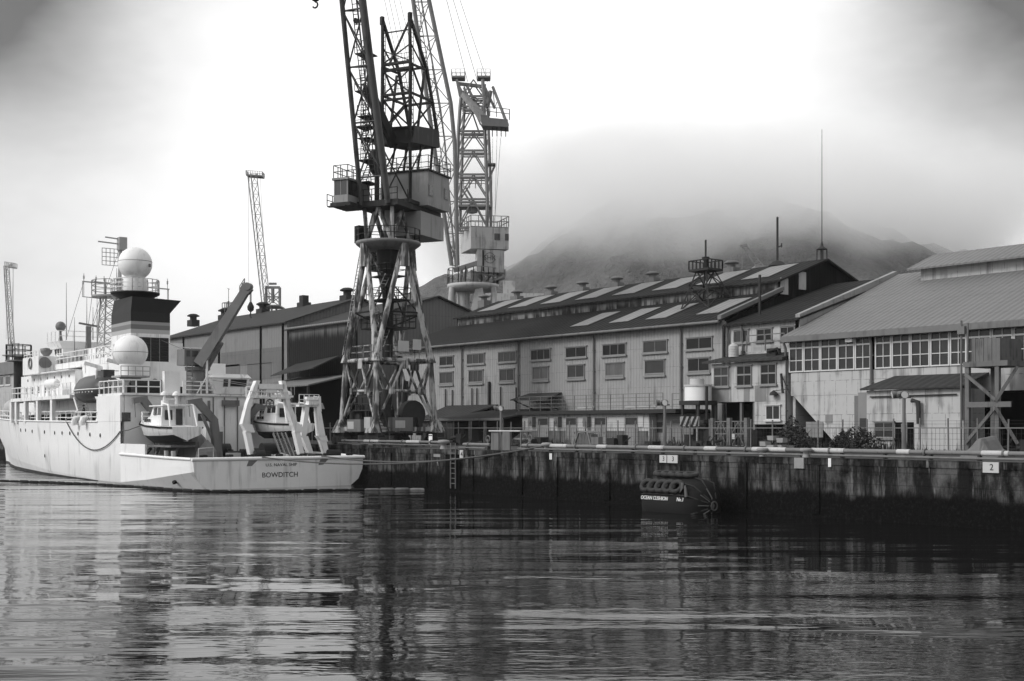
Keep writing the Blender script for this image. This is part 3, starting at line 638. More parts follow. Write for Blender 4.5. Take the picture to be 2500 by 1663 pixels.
def porch():
    y0, y1 = 74.6, 77.45; xa = onT(2116, 1050, y0).x; xb = onT(2348, 1050, y0).x; zt = onT(2230, 951, y0).z
    B = thing('porch_annex', 'small pale annex with a glazed door, window and rusty sheet roof', 'annex', ((xa + xb) / 2, y0, GZ))
    w = MB(); w.box(xa, xb, y0, y1, GZ - .2, zt); part('wall', w, X['wallpale'], B)
    r = MB(); r.hexa([(xa - .3, y0 - .4, zt + .02), (xb + .3, y0 - .4, zt + .02), (xb + .3, y1, zt + 1.0), (xa + .4, y1, zt + 1.0), (xa - .3, y0 - .4, zt + .14), (xb + .3, y0 - .4, zt + .14), (xb + .3, y1, zt + 1.12), (xa + .4, y1, zt + 1.12)]); part('roof', r, X['roofmid'], B)
    a = onT(2136, 1030, y0); b = onT(2183, 1070, y0); window(B, y0, a.x, b.x, onT(2160, 1069, y0).z, onT(2160, 1031, y0).z, cols=2, rows=2, fm='frame', pm='paneclear')
    a = onT(2186, 1030, y0); b = onT(2231, 1030, y0); d = MB(); d.box(a.x, b.x, y0 - .05, y0 - .01, GZ, onT(2208, 1031, y0).z); dd = part('door', d, X['black'], B)
    d = MB(); d.box(a.x + .9, a.x + .98, y0 - .08, y0 - .051, GZ, onT(2208, 1031, y0).z); d.box(b.x - .95, b.x - .55, y0 - .075, y0 - .051, GZ + 1.3, GZ + 1.9); part('door_frame', d, X['frame'], dd)
    d = MB(); p = onT(2232, 978, y0); d.tube([(p.x, y0 - .3, p.z), (p.x + .5, y0 - .3, p.z - .1), (p.x + .55, y0 - .3, p.z - 1.6)], .16, 8); d.tube([(onT(2126, 969, y0).x, y0 - .12, zt - .45), (xb - .3, y0 - .12, zt - .40)], .05, 6); part('flue_pipe', d, X['rust'], B)
    d = MB(); a = onT(2098, 1050, y0 + .4); d.box(xa - 1.0, xa - .02, y0 + .4, y1, GZ, zt - .1); dd = part('side_bay', d, X['patchdark'], B); d = MB(); d.box(xa - .85, xa - .1, y0 + .36, y0 + .395, GZ + 1.2, GZ + 2.3); part('pane', d, X['pane'], dd)
    d = MB(); a = onT(2322, 1045, y0 - .25).x; d.box(a, a + .9, y0 - .25, y0 - .02, GZ, GZ + 2.1); part('meter_cabinet', d, X['wallpale'], B)
porch()

def overhang():
    y0, y1 = 77.2, 78.95; xa = onT(1737, 940, y0).x; xb = onT(1917, 940, y0).x; zb = onT(1820, 981, y0).z; zt = onT(1820, 885, y0).z
    B = thing('patchwork_overhang', 'patched two-tone sheet building with three windows over a black open gateway', 'annex', ((xa + xb) / 2, y0, GZ))
    w = MB(); w.box(xa, xb, y0, y1, zb, zt); w.cur = 1
    for a, b in ((1738, 1779), (1816, 1830), (1843, 1870)):
        w.box(onT(a, 960, y0).x, onT(b, 960, y0).x, y0 - .02, y0 - .003, zb + .02, onT(1800, 943, y0).z)
    w.cur = 2; w.box(xb - 3.1, xb, y0 + .01, y1, GZ + 1.9, zb - .01)
    part('wall', w, [X['wallpale'], X['patchdark'], X['wallpale']], B)
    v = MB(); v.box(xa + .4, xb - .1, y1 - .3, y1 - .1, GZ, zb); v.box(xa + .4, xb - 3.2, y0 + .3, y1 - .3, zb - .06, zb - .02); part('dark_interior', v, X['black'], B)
    for k, x in enumerate((xa + .2, xa + 3.0, xb - 3.3, xb - .2)):
        p = MB(); p.bar((x, y0 + .3, GZ), (x, y0 + .3, zb), .22); part('post', p, X['iron'], B)
    windows_px(B, y0, [(1744, 897, 1780, 944, 2), (1800, 893, 1836, 942, 2), (1858, 889, 1896, 939, 2)], transom=.55, fm='frame', pm='pane')
    a = onT(1870, 990, y0 - .05); b = onT(1905, 1025, y0 - .05); window(B, y0 - .01, a.x, b.x, b.z, a.z, cols=2, fm='framewhite', pm='paneclear')
    r = MB(); r.hexa([(xa - .6, y0 - .5, zt + .02), (xb + .1, y0 - .5, zt + .02), (xb + .1, y1, zt + .6), (xa + 1.0, y1, zt + .6), (xa - .6, y0 - .5, zt + .2), (xb + .1, y0 - .5, zt + .2), (xb + .1, y1, zt + .78), (xa + 1.0, y1, zt + .78)]); part('roof', r, X['roofmid'], B)
    g = MB(); g.rail([(onT(1823, 880, y1 - .6).x, y1 - .6, zt + .95), (onT(1915, 880, y1 - .6).x, y1 - .6, zt + .95)], 1.3, 1.6, .04, (.55,)); part('roof_railing', g, X['iron'], B)
    # tank on the roof
    p = onT(1791, 870, y1 - .9); T = MB(); T.cyl((p.x, y1 - .9), .42, zt + .55, zt + 1.45, 18); T.lathe((p.x, y1 - .9, zt + 1.45), [(.42, 0), (.28, .15), (.17, .17), (.17, .27), (.01, .29)], 18)
    for z in (.8, 1.0, 1.2): T.torus((p.x, y1 - .9, zt + z), .43, .02, (0, 0, 1))
    solo('roof_water_tank', T, X['sign'], 'small ribbed white water tank on the roof above the patched overhang', 'water tank', (p.x, y1 - .9, zt + .55))
    p = onT(1890, 874, y1 - .9); T = MB(); T.box(p.x - .45, p.x + .45, y1 - 1.3, y1 - .6, zt + .45, zt + 1.05); T.tube([(p.x - .2, y1 - 1.4, zt + .8), (p.x + .7, y1 - 1.4, zt + 1.0), (p.x + .8, y1 - 1.2, zt + .6)], .11, 8)
    solo('roof_blower', T, X['dark'], 'dark blower unit with a bent duct beside the roof railing', 'blower', (p.x, y1 - .9, zt + .45))
    l = MB(); p = onT(1907, 912, y0 - .3); q = onT(1911, 960, y0 - .3); l.bar(p, q, .14); l.bar(p, (q.x + .6, q.y, q.z), .06); l.lathe((q.x - .9, q.y, q.z + .05), [(.35, -.2), (.3, 0), (.1, .15), (.01, .2)], 12); l.bar((q.x - .9, q.y, q.z + .2), (q.x + .6, q.y, q.z + .3), .05); part('wall_lamp', l, X['rust'], B)
overhang()

def gate():
    y0 = 72.6; xs = [onT(px, 1060, y0).x for px in (1740, 1781, 1823)]; z1 = onT(1823, 1020, y0).z
    B = thing('trussed_gate', 'double yard gate of braced steel bars between square posts', 'gate', ((xs[0] + xs[2]) / 2, y0, GZ))
    for x in xs: p = MB(); p.bar((x, y0, GZ), (x, y0, z1), .3); part('post', p, X['iron'], B)
    for a, b in zip(xs, xs[1:]):
        g = MB(); z = (GZ + .25, GZ + 1.15, GZ + 2.1); a += .25; b -= .25
        for zz in z: g.bar((a, y0, zz), (b, y0, zz), .09)
        for k in range(5): x = a + (b - a) * k / 4; g.bar((x, y0, z[0]), (x, y0, z[2]), .05)
        m = (a + b) / 2; g.bar((a, y0, z[1]), (m, y0, z[2]), .06); g.bar((m, y0, z[2]), (b, y0, z[1]), .06); g.bar((a, y0, z[0]), (m, y0, z[1]), .06); g.bar((m, y0, z[1]), (b, y0, z[0]), .06)
        part('gate_leaf', g, X['iron'], B)
    p = onT(1791, 1066, y0 - .1); g = MB(); g.box(p.x - .15, p.x + .15, y0 - .12, y0 - .1, p.z - .2, p.z + .2); part('notice', g, X['sign'], B)
gate()

def far_sheds():
    # left warehouse, two gables: A (light wall) and B (soot-stained wall in front of it)
    def shed(nm, lab, x0, x1, y0, y1, ze, zr, wm, em):
        B = thing(nm, lab, 'warehouse', ((x0 + x1) / 2, y0, GZ))
        w = MB(); w.box(x0, x1, y0, y0 + .3, GZ, ze - .02); w.box(x0, x1, y1 - .3, y1, GZ, ze - .02); part('wall', w, X[wm], B)
        yc = (y0 + y1) / 2; w = MB()
        for xx in (x0, x1 - .3): w.prism([(xx, y0 + .3, GZ), (xx, y1 - .3, GZ), (xx, y1 - .3, ze - .1), (xx, yc, zr - .25), (xx, y0 + .3, ze - .1)], (.3, 0, 0))
        part('end_wall', w, X[em], B)
        r = MB(); gable_roof(r, x0, x1, y0, y1, ze, zr, .18, .5, .4); rf = part('roof', r, X['roofmid'], B)
        return B, rf, yc
    B, rf, yc = shed('twin_gable_shed', 'tall shed with light grey panelled wall and ridge ventilators behind the ship funnel', -187, -146.2, 79.5, 102.0, 19.0, 22.9, 'walldark', 'endwall')
    random.seed(4)
    for px in (472, 548, 642, 848): p = onT(px, 760, yc); part('roof_vent', vent(p.x, yc, 22.8, 1.05), X['rust'], rf)
    p = onT(742, 740, yc); part('flue_box', vent(p.x, yc, 22.8, 1.0, False), X['rust'], rf)
    m = MB()
    for px in (449, 536, 638, 692): p = onT(px, 850, 79.5); m.box(p.x - .12, p.x + .12, 79.3, 79.49, GZ, 18.7)
    part('panel_batten', m, X['black'], B)
    m = MB()                                            # two-tone panel patches low on the wall
    for (a, ya, b, yb) in ((538, 893, 585, 930), (603, 890, 663, 925), (665, 886, 692, 922), (540, 862, 690, 884)):
        p = onT(a, ya, 79.45); q = onT(b, yb, 79.45); m.box(p.x, q.x, 79.46, 79.49, min(p.z, q.z), max(p.z, q.z))
    part('wall_panel', m, X['lightgrey'] if False else X['endwall'], B)
    p = onT(558, 745, yc); m = MB(); m.bar((p.x, yc, 22), (p.x, yc, 25.6), .2); m.rail([(p.x - .9, yc - .7, 23.6), (p.x + .9, yc - .7, 23.6), (p.x + .9, yc + .7, 23.6), (p.x - .9, yc + .7, 23.6)], 1.7, .9, .045, (.5,), True); m.bar((p.x - .8, yc - .6, 22), (p.x - .8, yc - .6, 23.6), .1); m.bar((p.x + .8, yc - .6, 22), (p.x + .8, yc - .6, 23.6), .1); m.bar((p.x - .4, yc, 27.7), (p.x + .4, yc, 27.5), .08); m.bar((p.x, yc, 25.5), (p.x, yc, 27.6), .07)
    solo('wind_vane_cage', m, X['iron'], 'caged wind vane standing on the far shed ridge behind the ship crane', 'wind vane', (p.x, yc, 22.8))
    B, rf, yc = shed('soot_stained_shed', 'shed with black soot-stained wall and plain gable behind the large crane', -145.6, -128.9, 79.5, 104.0, 17.9, 21.7, 'wallsoot', 'endwall')
    f = MB(); f.tube([(-145.5, 78.95, 17.8), (-128.5, 78.95, 17.8)], .16, 8); part('gutter', f, X['roofpale'], rf)
    f = MB(); p = onT(745, 950, 79.45); f.box(-145, -131, 79.4, 79.47, onT(780, 962, 79.4).z, onT(780, 935, 79.4).z); part('pale_band', f, X['walldark'], B)
    # lean-to with sheet roof at the foot of the soot-stained shed
    y0 = 72.0; xa = onT(600, 950, y0).x; xb = onT(752, 950, y0).x; z0 = onT(700, 945, y0).z
    B = thing('sheet_roof_lean_to', 'low lean-to with overlapping sheet roof between the ship and the sooty shed', 'shelter', ((xa + xb) / 2, y0, GZ))
    r = MB(); r.hexa([(xa, y0, z0), (xb, y0, z0), (xb - 2, 79.3, z0 + 1.5), (xa, 79.3, z0 + 1.5), (xa, y0, z0 + .15), (xb, y0, z0 + .15), (xb - 2, 79.3, z0 + 1.65), (xa, 79.3, z0 + 1.65)]); part('roof', r, X['roofpale'], B)
    r = MB(); zz = z0 + 1.7; r.hexa([(xa, 75.5, zz), (xb - 5, 75.5, zz + .6), (xb - 5, 79.2, zz + 2.2), (xa, 79.2, zz + 1.6), (xa, 75.5, zz + .15), (xb - 5, 75.5, zz + .75), (xb - 5, 79.2, zz + 2.35), (xa, 79.2, zz + 1.75)]); part('upper_roof', r, X['roofmid'], B)
    for k in range(5): p = MB(); x = xa + .5 + (xb - xa - 1) * k / 4; p.bar((x, y0 + .3, GZ), (x, y0 + .3, z0), .25); part('post', p, X['rust'], B)
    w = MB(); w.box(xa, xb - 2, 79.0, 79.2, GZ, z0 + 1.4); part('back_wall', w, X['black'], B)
    # long block seen past the bow
    x1 = -249.0; x0 = -420; y0 = 79; z1 = 18.4
    B = thing('harbour_block', 'distant grey harbour building with flat parapet and a strip of windows past the bow', 'building', (-300, y0, GZ))
    w = MB(); w.box(x0, x1, y0, y0 + 30, GZ, z1 - 2.6); part('wall', w, X['farpale'], B); w = MB(); w.box(x0 - .5, x1 + .6, y0 - .6, y0 + 30.6, z1 - 2.59, z1); part('parapet', w, X['midgrey'], B)
    for k, px in enumerate((4, 20, 52, 67)):
        p = onT(px, 922, y0); window(B, y0, p.x - 1.1 * 1.6, p.x + 1.1 * 1.6, 13.6, 15.6, 3, fm='framewhite', pm='paneclear', fw=.2)
    # steel navigation post with a round cage on top
    p = onT(46, 1000, 66); m = MB(); m.tube([(p.x, 66, GZ), (p.x, 66, onT(46, 872, 66).z)], .85, 12); m2 = MB(); zt = onT(46, 880, 66).z
    T = thing('light_post', 'thick dark steel post with a railed cage on top near the ship bow', 'post', (p.x, 66, GZ)); part('column', m, X['crane_dark'], T)
    m2.cyl((p.x, 66), 2.2, zt - .2, zt, 16); m2.rail([(p.x + 2.1 * cos(a * pi / 4), 66 + 2.1 * sin(a * pi / 4), zt) for a in range(8)], 2.6, 2, .07, (.33, .66), True); part('cage', m2, X['midgrey'], T)
    # pale low block on the hillside behind the second crane
    p = atY(1240, 706, 330); B = thing('hillside_block', 'pale flat-roofed block in the haze at the foot of the hill', 'building', (p.x, p.y, GZ))
    w = MB(); a = atY(1185, 1000, 330); b = atY(1330, 1000, 330); dv = (b - a); dv.z = 0; bk = FW * 18
    z = atY(1240, 716, 330).z; w.prism([(a.x, a.y, GZ), (b.x, b.y, GZ), (b.x + bk.x, b.y + bk.y, GZ), (a.x + bk.x, a.y + bk.y, GZ)], (0, 0, z - GZ)); part('wall', w, X['farpale'], B)
    a = atY(1228, 1000, 332); b = atY(1258, 1000, 332); w = MB(); w.prism([(a.x, a.y, z), (b.x, b.y, z), (b.x + bk.x * .5, b.y + bk.y * .5, z), (a.x + bk.x * .5, a.y + bk.y * .5, z)], (0, 0, 3.6)); w.prism([(a.x, a.y, z - 1.3), (b.x, b.y, z - 1.3), (b.x, b.y, z - 1.25), (a.x, a.y, z - 1.25)], (0, 0, .3)); part('stair_tower', w, X['farpale'], B)
    w = MB()
    for q in (.04, .2, .36, .52, .68, .84):
        o = (atY(1185, 1000, 329.9)); o2 = o + (atY(1330, 1000, 329.9) - o) * q; o3 = o + (atY(1330, 1000, 329.9) - o) * (q + .12); w.prism([(o2.x, o2.y, z - 3.4), (o3.x, o3.y, z - 3.4), (o3.x, o3.y, z - 2.2), (o2.x, o2.y, z - 2.2)], -FW * .1)
    part('window_strip', w, X['paneclear'], B)
far_sheds()

def roof_masts():
    zr2 = 13.9 + .36 * (86.6 - 79) + 1.25 + .36 * 6.4
    p = onT(1898, 640, 93); m = MB(); m.bar((p.x, 93, zr2), (p.x, 93, onT(1898, 530, 93).z), .15); m.bar((p.x, 93, onT(1898, 604, 93).z), (p.x + .9, 92.5, onT(1898, 604, 93).z), .10); m.bar((p.x + .9, 92.5, onT(1898, 608, 93).z), (p.x + .9, 92.5, onT(1898, 598, 93).z), .08); m.lathe((p.x, 93, zr2 - .1), [(.9, 0), (.5, .4), (.1, .55)], 10)
    solo('roof_pole', m, X['rust'], 'dark pole with a small side aerial standing on the long shed ridge', 'pole', (p.x, 93, zr2))
    p = onT(2017, 640, 93); x = -69.9; zb = zr2 - .05; T = thing('lantern_aerial', 'small pointed roof lantern with a tall thin whip aerial at the gable peak', 'aerial', (x, 93, zb))
    l = MB()
    for dx in (-.34, .34):
        for dy in (-.3, .3): l.bar((x + dx, 93 + dy, zb - .3), (x + dx * .95, 93 + dy * .95, zb + .95), .07)
    l.lathe((x, 93, zb + .95), [(.52, 0), (.4, .1), (.17, .25), (.12, .45), (.01, .85)], 8); l.bar((x, 93, zb), (x, 93, zb + .95), .2); part('lantern', l, X['rust'], T)
    w = MB(); w.tube([(x, 93, zb + 1.6), (x, 93, onS(2017, 318, x).z)], .045, 5, .022); part('whip', w, X['rust'], T)
    # trestle tower standing on the roof slope
    c = onT(1712, 760, 84.0); x, y = c.x, 84.6; zt = onT(1712, 662, y).z; T = thing('roof_trestle_tower', 'rusty braced trestle tower with a railed platform on the long shed roof', 'tower', (x, y, 15.5))
    fr = MB(); B4 = [(x + sx * 1.7, y + sy * 1.5) for sx, sy in ((-1, -1), (1, -1), (1, 1), (-1, 1))]; T4 = [(x + sx * .55, y + sy * .6) for sx, sy in ((-1, -1), (1, -1), (1, 1), (-1, 1))]
    def zroof(yy): return min(13.9 + .36 * (yy - 79) + .15, 19)
    for k in range(4):
        b, t2 = B4[k], T4[k]; b2, t3 = B4[(k + 1) % 4], T4[(k + 1) % 4]; fr.bar((b[0], b[1], zroof(b[1])), (t2[0], t2[1], zt), .11)
        m0 = [(b[i] + t2[i]) / 2 for i in (0, 1)]; m1 = [(b2[i] + t3[i]) / 2 for i in (0, 1)]; zm = (zroof(b[1]) + zt) / 2
        fr.bar((*m0, zm), (*m1, zm), .09); fr.bar((b[0], b[1], zroof(b[1])), (*m1, zm), .08); fr.bar((b2[0], b2[1], zroof(b2[1])), (*m0, zm), .08); fr.bar((*m0, zm), (t3[0], t3[1], zt), .08); fr.bar((*m1, zm), (t2[0], t2[1], zt), .08)
    part('trestle', fr, X['rust'], T); pl = MB(); pl.box(x - 1.2, x + 1.2, y - 1.0, y + 1.0, zt - .1, zt + .1); part('platform', pl, X['rust'], T)
    pl = MB(); pl.rail([(x - 1.17, y - .97, zt + .1), (x + 1.17, y - .97, zt + .1), (x + 1.17, y + .97, zt + .1), (x - 1.17, y + .97, zt + .1)], .78, .5, .045, (), True); part('railing', pl, X['rust'], T)
    pl = MB(); pl.tube([(x, y, zt - .9), (x, y, zt + 1.2)], .17, 8); pl.lathe((x, y, zt + .75), [(.15, 0), (.36, .42), (.36, .48), (.01, .5)], 10); pl.bar((x, y, zt + 1.1), (x, y, onT(1709, 588, y).z), .12); part('horn_mast', pl, X['rust'], T)
    p = onT(1855, 740, 80.5); m = MB(); m.bar((p.x, 80.5, 14.1), (p.x, 80.5, onT(1855, 671, 80.5).z), .16); solo('verge_pole', m, X['rust'], 'short plain pole rising from the right end of the long shed lower roof', 'pole', (p.x, 80.5, 14.2))
roof_masts()
# ------------------------------------------------------------------ cranes
def big_crane():
    cs, ct = -99.4, 64.96; hs, ht = 2.67, 3.06
    T = thing('portal_crane', 'tall dark level-luffing portal crane on four braced legs, nearest the water', 'crane', (cs, ct, GZ))
    c4 = [(-1, -1), (1, -1), (1, 1), (-1, 1)]
    top = [Vector((cs + a * hs, ct + b * ht, 11.1)) for a, b in c4]; foot = [Vector((cs + a * (hs + .35), ct + b * (ht + .3), 4.5)) for a, b in c4]
    for f, t in zip(foot, top):
        m = MB(); m.tube([f, t], .30, 12, .27); m.tube([t - Vector((0, 0, .15)), t + Vector((0, 0, .6))], .55, 10, .30); m.hexa([f + Vector((a * .75, b * .75, -.25 if z < 1 else .9)) * 1 if z < 1 else f + Vector((a * .3, b * .3, 1.0)) for z in (0, 1) for a, b in c4]); part('leg', m, X['crane_leg'], T)
        b = MB(); b.box(f.x - .95, f.x + .95, f.y - .38, f.y + .38, 3.62, 4.26)
        for k in (-.8, 0, .8): b.tube([(f.x + k, f.y - .45, 3.5), (f.x + k, f.y + .45, 3.5)], .38, 12)
        b.box(f.x - .2, f.x + .2, f.y - .5, f.y + .5, 4.2, 4.6); part('bogie', b, X['rust'], T)
    pf = MB()
    for k in range(4):
        a, b = top[k], top[(k + 1) % 4]; fa, fb = foot[k], foot[(k + 1) % 4]
        pf.tube([a, b], .20, 8); mid = a.lerp(b, .5); L = .44
        la, lb = a.lerp(fa, L), b.lerp(fb, L); j1, j2 = la.lerp(lb, .27), la.lerp(lb, .73)
        for p, q in ((a, j1), (mid, j1), (mid, j2), (b, j2), (j1, j2), (j1, fa.lerp(fb, .0) + Vector((0, 0, .6))), (j2, fb + Vector((0, 0, .6)))): pf.tube([p, q], .13, 8)
        for p in (j1, j2): pf.box(p.x - .2, p.x + .2, p.y - .2, p.y + .2, p.z - .3, p.z + .3)
        pf.box(mid.x - .45, mid.x + .45, mid.y - .2, mid.y + .2, mid.z - .8, mid.z - .05)
        if k != 1 or True: pf.bar(fa + Vector((0, 0, .1)), fb + Vector((0, 0, .1)), .25, .4)
    part('portal_bracing', pf, X['crane_leg'], T)
    m = MB(); m.box(cs - hs + .4, cs + hs - .4, ct - ht + .3, ct + ht - .3, 11.18, 11.3); m.rail([(cs - hs + .2, ct - ht + .3, 11.3), (cs + hs - .2, ct - ht + .3, 11.3), (cs + hs - .2, ct + ht - .3, 11.3), (cs - hs + .2, ct + ht - .3, 11.3)], 1.2, 1.4, .03, (.5,), True)
    pp = part('portal_platform', m, X['crane_leg'], T)
    m = MB(); m.box(cs + 1.2, cs + 1.9, ct - ht + .4, ct - ht + 1.1, 11.3, 13.6); m.box(cs + 3.0, cs + 3.1, ct - .9, ct + .3, 11.9, 12.9); m.box(cs + 3.0, cs + 3.1, ct + .8, ct + 1.7, 12.1, 13.1); part('cabinet', m, X['sign'], pp)
    zr = 22.3; rm = 2.45
    mids = [Vector((cs, ct - rm, zr - .3)), Vector((cs + rm, ct, zr - .3)), Vector((cs, ct + rm, zr - .3)), Vector((cs - rm, ct, zr - .3))]
    for k, t in enumerate(top):
        for q in (mids[k], mids[k - 1]):
            # corner k touches faces k and k-1
            m = MB(); m.tube([t + Vector((0, 0, .4)), q], .28, 10, .22); part('strut', m, X['crane_leg'], T)
    for q in mids:
        m = MB(); d = (q - Vector((cs, ct, q.z))); d.normalize(); s = Vector((-d.y, d.x, 0)) * .55; m.prism([q + s * .5 + Vector((0, 0, .2)), q - s * .5 + Vector((0, 0, .2)), q - s - Vector((0, 0, 2.0)), q + s - Vector((0, 0, 2.0))], d * .5); part('gusset', m, X['crane_leg'], T)
    m = MB(); m.tube([(cs, ct, zr), (cs, ct, zr - 1.6), (cs, ct, zr - 4.8), (cs, ct, 11.3)], [1.15, 1.1, .55, .42], 14); m.tube([(cs - .9, ct + .2, 11.3), (cs - .7, ct, zr)], .22, 8); part('centre_column', m, X['crane_dark'], T)
    for k, z in enumerate((14.3, 17.0, 19.3)):
        w = 3.1 - (z - 14.3) * .22; m = MB(); m.box(cs - w * .7, cs + w * .7, ct - w * .55, ct + w * .55, z - .12, z); m.rail([(cs - w * .7, ct - w * .55, z), (cs + w * .7, ct - w * .55, z), (cs + w * .7, ct + w * .55, z), (cs - w * .7, ct + w * .55, z)], 1.1, 1.2, .03, (.5,), True); part('inner_landing', m, X['crane_dark'], T)
    m = MB()
    for z0, z1, k in ((11.3, 14.3, 1), (14.3, 17.0, -1), (17.0, 19.3, 1), (19.3, 22.2, -1)): m.ladder((cs - .6 * k, ct - 1.0, z0), (cs + 1.5 * k, ct - 1.0, z1), .6, (0, 1, 0))
    l1, l2 = top[0], mids[0]; m.ladder(l1 + Vector((.1, -.35, .6)), l2 + Vector((-.2, -.35, 0)), .45, (1, 0, 0)); part('ladder', m, X['crane_leg'], T)
    for a, b in ((0, 1), (1, 2), (2, 3)):
        m = MB(); q0 = top[a].lerp(mids[a], .42); q1 = top[b].lerp(mids[a], .42); m.tube([q0, q1], .10, 6)
        m.tube([q0, Vector((cs, ct, 14.3))], .08, 6); m.tube([q1, Vector((cs, ct, 19.0))], .08, 6); part('tie', m, X['crane_dark'], T)
    # ground level machinery on the sills
    m = MB(); f = foot[0]; m.box(f.x + 1.8, f.x + 4.2, f.y - .5, f.y + .3, 4.35, 5.5); m.cur = 1; m.box(f.x + 5.0, f.x + 6.0, f.y - .6, f.y + .2, 4.7, 5.7); m.box(f.x + 1.9, f.x + 3.0, f.y - .515, f.y - .502, 4.6, 5.3)
    m.cur = 0; g = foot[1]; m.box(g.x - .4, g.x + .4, g.y + 1.6, g.y + 3.9, 4.4, 5.7); m.cur = 1; m.box(g.x + .401, g.x + .42, g.y + 1.9, g.y + 3.0, 4.7, 5.4); part('switch_box', m, [X['midgrey'], X['sign']], T)
    m = MB(); m.box(f.x + .8, f.x + 6, f.y + .5, f.y + 1.6, 6.3, 6.42); m.rail([(f.x + .8, f.y + .5, 6.42), (f.x + 6, f.y + .5, 6.42)], 1.2, 1.0, .035, (.5,)); m.ladder((f.x + 7.2, f.y + .4, 4.0), (f.x + 6.0, f.y + .4, 6.4), .8, (0, 1, 0), .3, .05)
    for k in range(6): m.bar((f.x + 1 + k, f.y + 1, 4.5), (f.x + 1 + k, f.y + 1, 6.3), .12)
    part('access_walkway', m, X['rust'], T)
    m = MB(); random.seed(21)
    for k in range(16):
        a = random.uniform(-3, 3); b = random.uniform(-2.4, 2.4); h = random.uniform(.6, 2.6); w = random.uniform(.15, .5)
        m.box(cs + a - w, cs + a + w, ct + b - w * .7, ct + b + w * .7, 4.0, 4.3 + h)
    m.tube([(cs + 1.6, ct + 1.4, 6.0), (cs + 2.3, ct + 1.4, 6.0)], 1.35, 18); m.tube([(cs - 1, ct, 4.2), (cs - .6, ct + .3, 8.4)], .6, 12, .5); m.tube([(cs + .9, ct + 1, 4.2), (cs + 1.4, ct + 1.1, 9.2)], .25, 8); m.box(cs - 3.6, cs + 3.6, ct - 2.6, ct + 2.8, 4.2, 4.35)
    part('winch_gear', m, X['rust'], T)
    m = MB(); m.lathe((cs, ct, zr), [(.01, -.6), (2.4, -.55), (3.0, -.1), (3.12, 0), (3.12, .22), (.01, .24)], 32); rg = part('turntable', m, X['midgrey'], T)
    m = MB(); m.rail([(cs + 3.05 * cos(a * pi / 8), ct + 3.05 * sin(a * pi / 8), zr + .24) for a in range(16)], 1.15, 1.3, .03, (.5,), True); m.box(cs - 2.6, cs - 1.8, ct - 2.2, ct - 1.5, zr + .24, zr + 1.9); part('railing', m, X['crane_dark'], rg)
    # ---- slewing superstructure: a = out along the jib, b = to the right of it seen from the water
    ja = Vector((.4547, -.8906, 0)); jb = Vector((.8906, .4547, 0)); O = Vector((cs, ct, 0))
    def L(a, b, z): return O + ja * a + jb * b + Vector((0, 0, z))
    def lbox(m, a0, a1, b0, b1, z0, z1): return m.hexa([L(a0, b0, z0), L(a0, b1, z0), L(a1, b1, z0), L(a1, b0, z0), L(a0, b0, z1), L(a0, b1, z1), L(a1, b1, z1), L(a1, b0, z1)])
    zp = 25.6
    m = MB(); base = [(1.9, -1.5), (1.9, 1.5), (-1.9, 1.5), (-1.9, -1.5)]
    for k in range(4):
        a, b = base[k], base[(k + 1) % 4]; mid = ((a[0] + b[0]) / 2, (a[1] + b[1]) / 2); m.tube([L(a[0] * .9, a[1] * .9, zr + .2), L(*mid, zp)], .22, 8); m.tube([L(b[0] * .9, b[1] * .9, zr + .2), L(*mid, zp)], .22, 8); m.tube([L(a[0] * .9, a[1] * .9, zr + .2), L(*a, zp)], .20, 8)
    m.tube([L(0, 0, zr), L(0, 0, zp)], .35, 10); part('slewing_frame', m, X['crane_leg'], T)
    m = MB(); lbox(m, -6.2, 2.6, -2.3, 2.5, zp, zp + .55); lbox(m, 1.6, 4.5, -3.7, -1.5, zp - .1, zp + .25); lbox(m, -1.5, .6, -2.6, 2.6, zp + .551, zp + .9); part('machinery_deck', m, X['crane_dark'], T)
    m = MB(); lbox(m, -6.1, -1.6, -1.0, 3.45, zp + .56, zp + 3.9); h = part('machine_house', m, X['crane_house'], T)
    m = MB(); lbox(m, -6.3, -1.4, -1.2, 3.65, zp + 3.91, zp + 4.05); rp = [L(-6.2, -1.1, zp + 4.05), L(-1.5, -1.1, zp + 4.05), L(-1.5, 3.55, zp + 4.05), L(-6.2, 3.55, zp + 4.05)]; m.rail(rp, 1.3, 1.2, .03, (.5,), True); part('roof_railing', m, X['crane_dark'], h)
    for (a, b, z) in ((-2.1, 3.46, zp + 1.5), (-5.4, 3.46, zp + 1.7)):
        m = MB(); lbox(m, a - .4, a + .4, b, b + .06, z, z + 1.1); w = part('window', m, X['frame'], h); m = MB(); lbox(m, a - .3, a + .3, b + .061, b + .075, z + .1, z + 1.0); part('pane', m, X['glass'], w)
    m = MB(); lbox(m, -6.0, -1.2, -.3, 2.9, zr + 1.0, zp - .02); part('counterweight_box', m, X['crane_house'], T)
    m = MB(); m.rail([L(-1.4, 1.4, zp + .56), L(.5, 2.4, zp + .56)], 1.2, .8, .03); m.rail([L(2.5, -2.2, zp + .56), L(2.5, 2.4, zp + .56)], 1.1, 1.0, .03); part('deck_railing', m, X['crane_dark'], T)
    # cab, front left
    m = MB(); a0, a1, b0, b1, z0 = 1.9, 4.2, -3.5, -1.95, zp + .3; lbox(m, a0, a1, b0, b1, z0, z0 + .7); lbox(m, a0 - .1, a1 + .15, b0 - .1, b1 + .1, z0 + 2.1, z0 + 2.3); lbox(m, a0 - .01, a0 + .2, b0, b1, z0 + .7, z0 + 2.1)
    for a in (a0 + .21, a1 - .12):
        for b in (b0 + .02, b1 - .12): lbox(m, a, a + .1, b, b + .1, z0 + .7, z0 + 2.1)
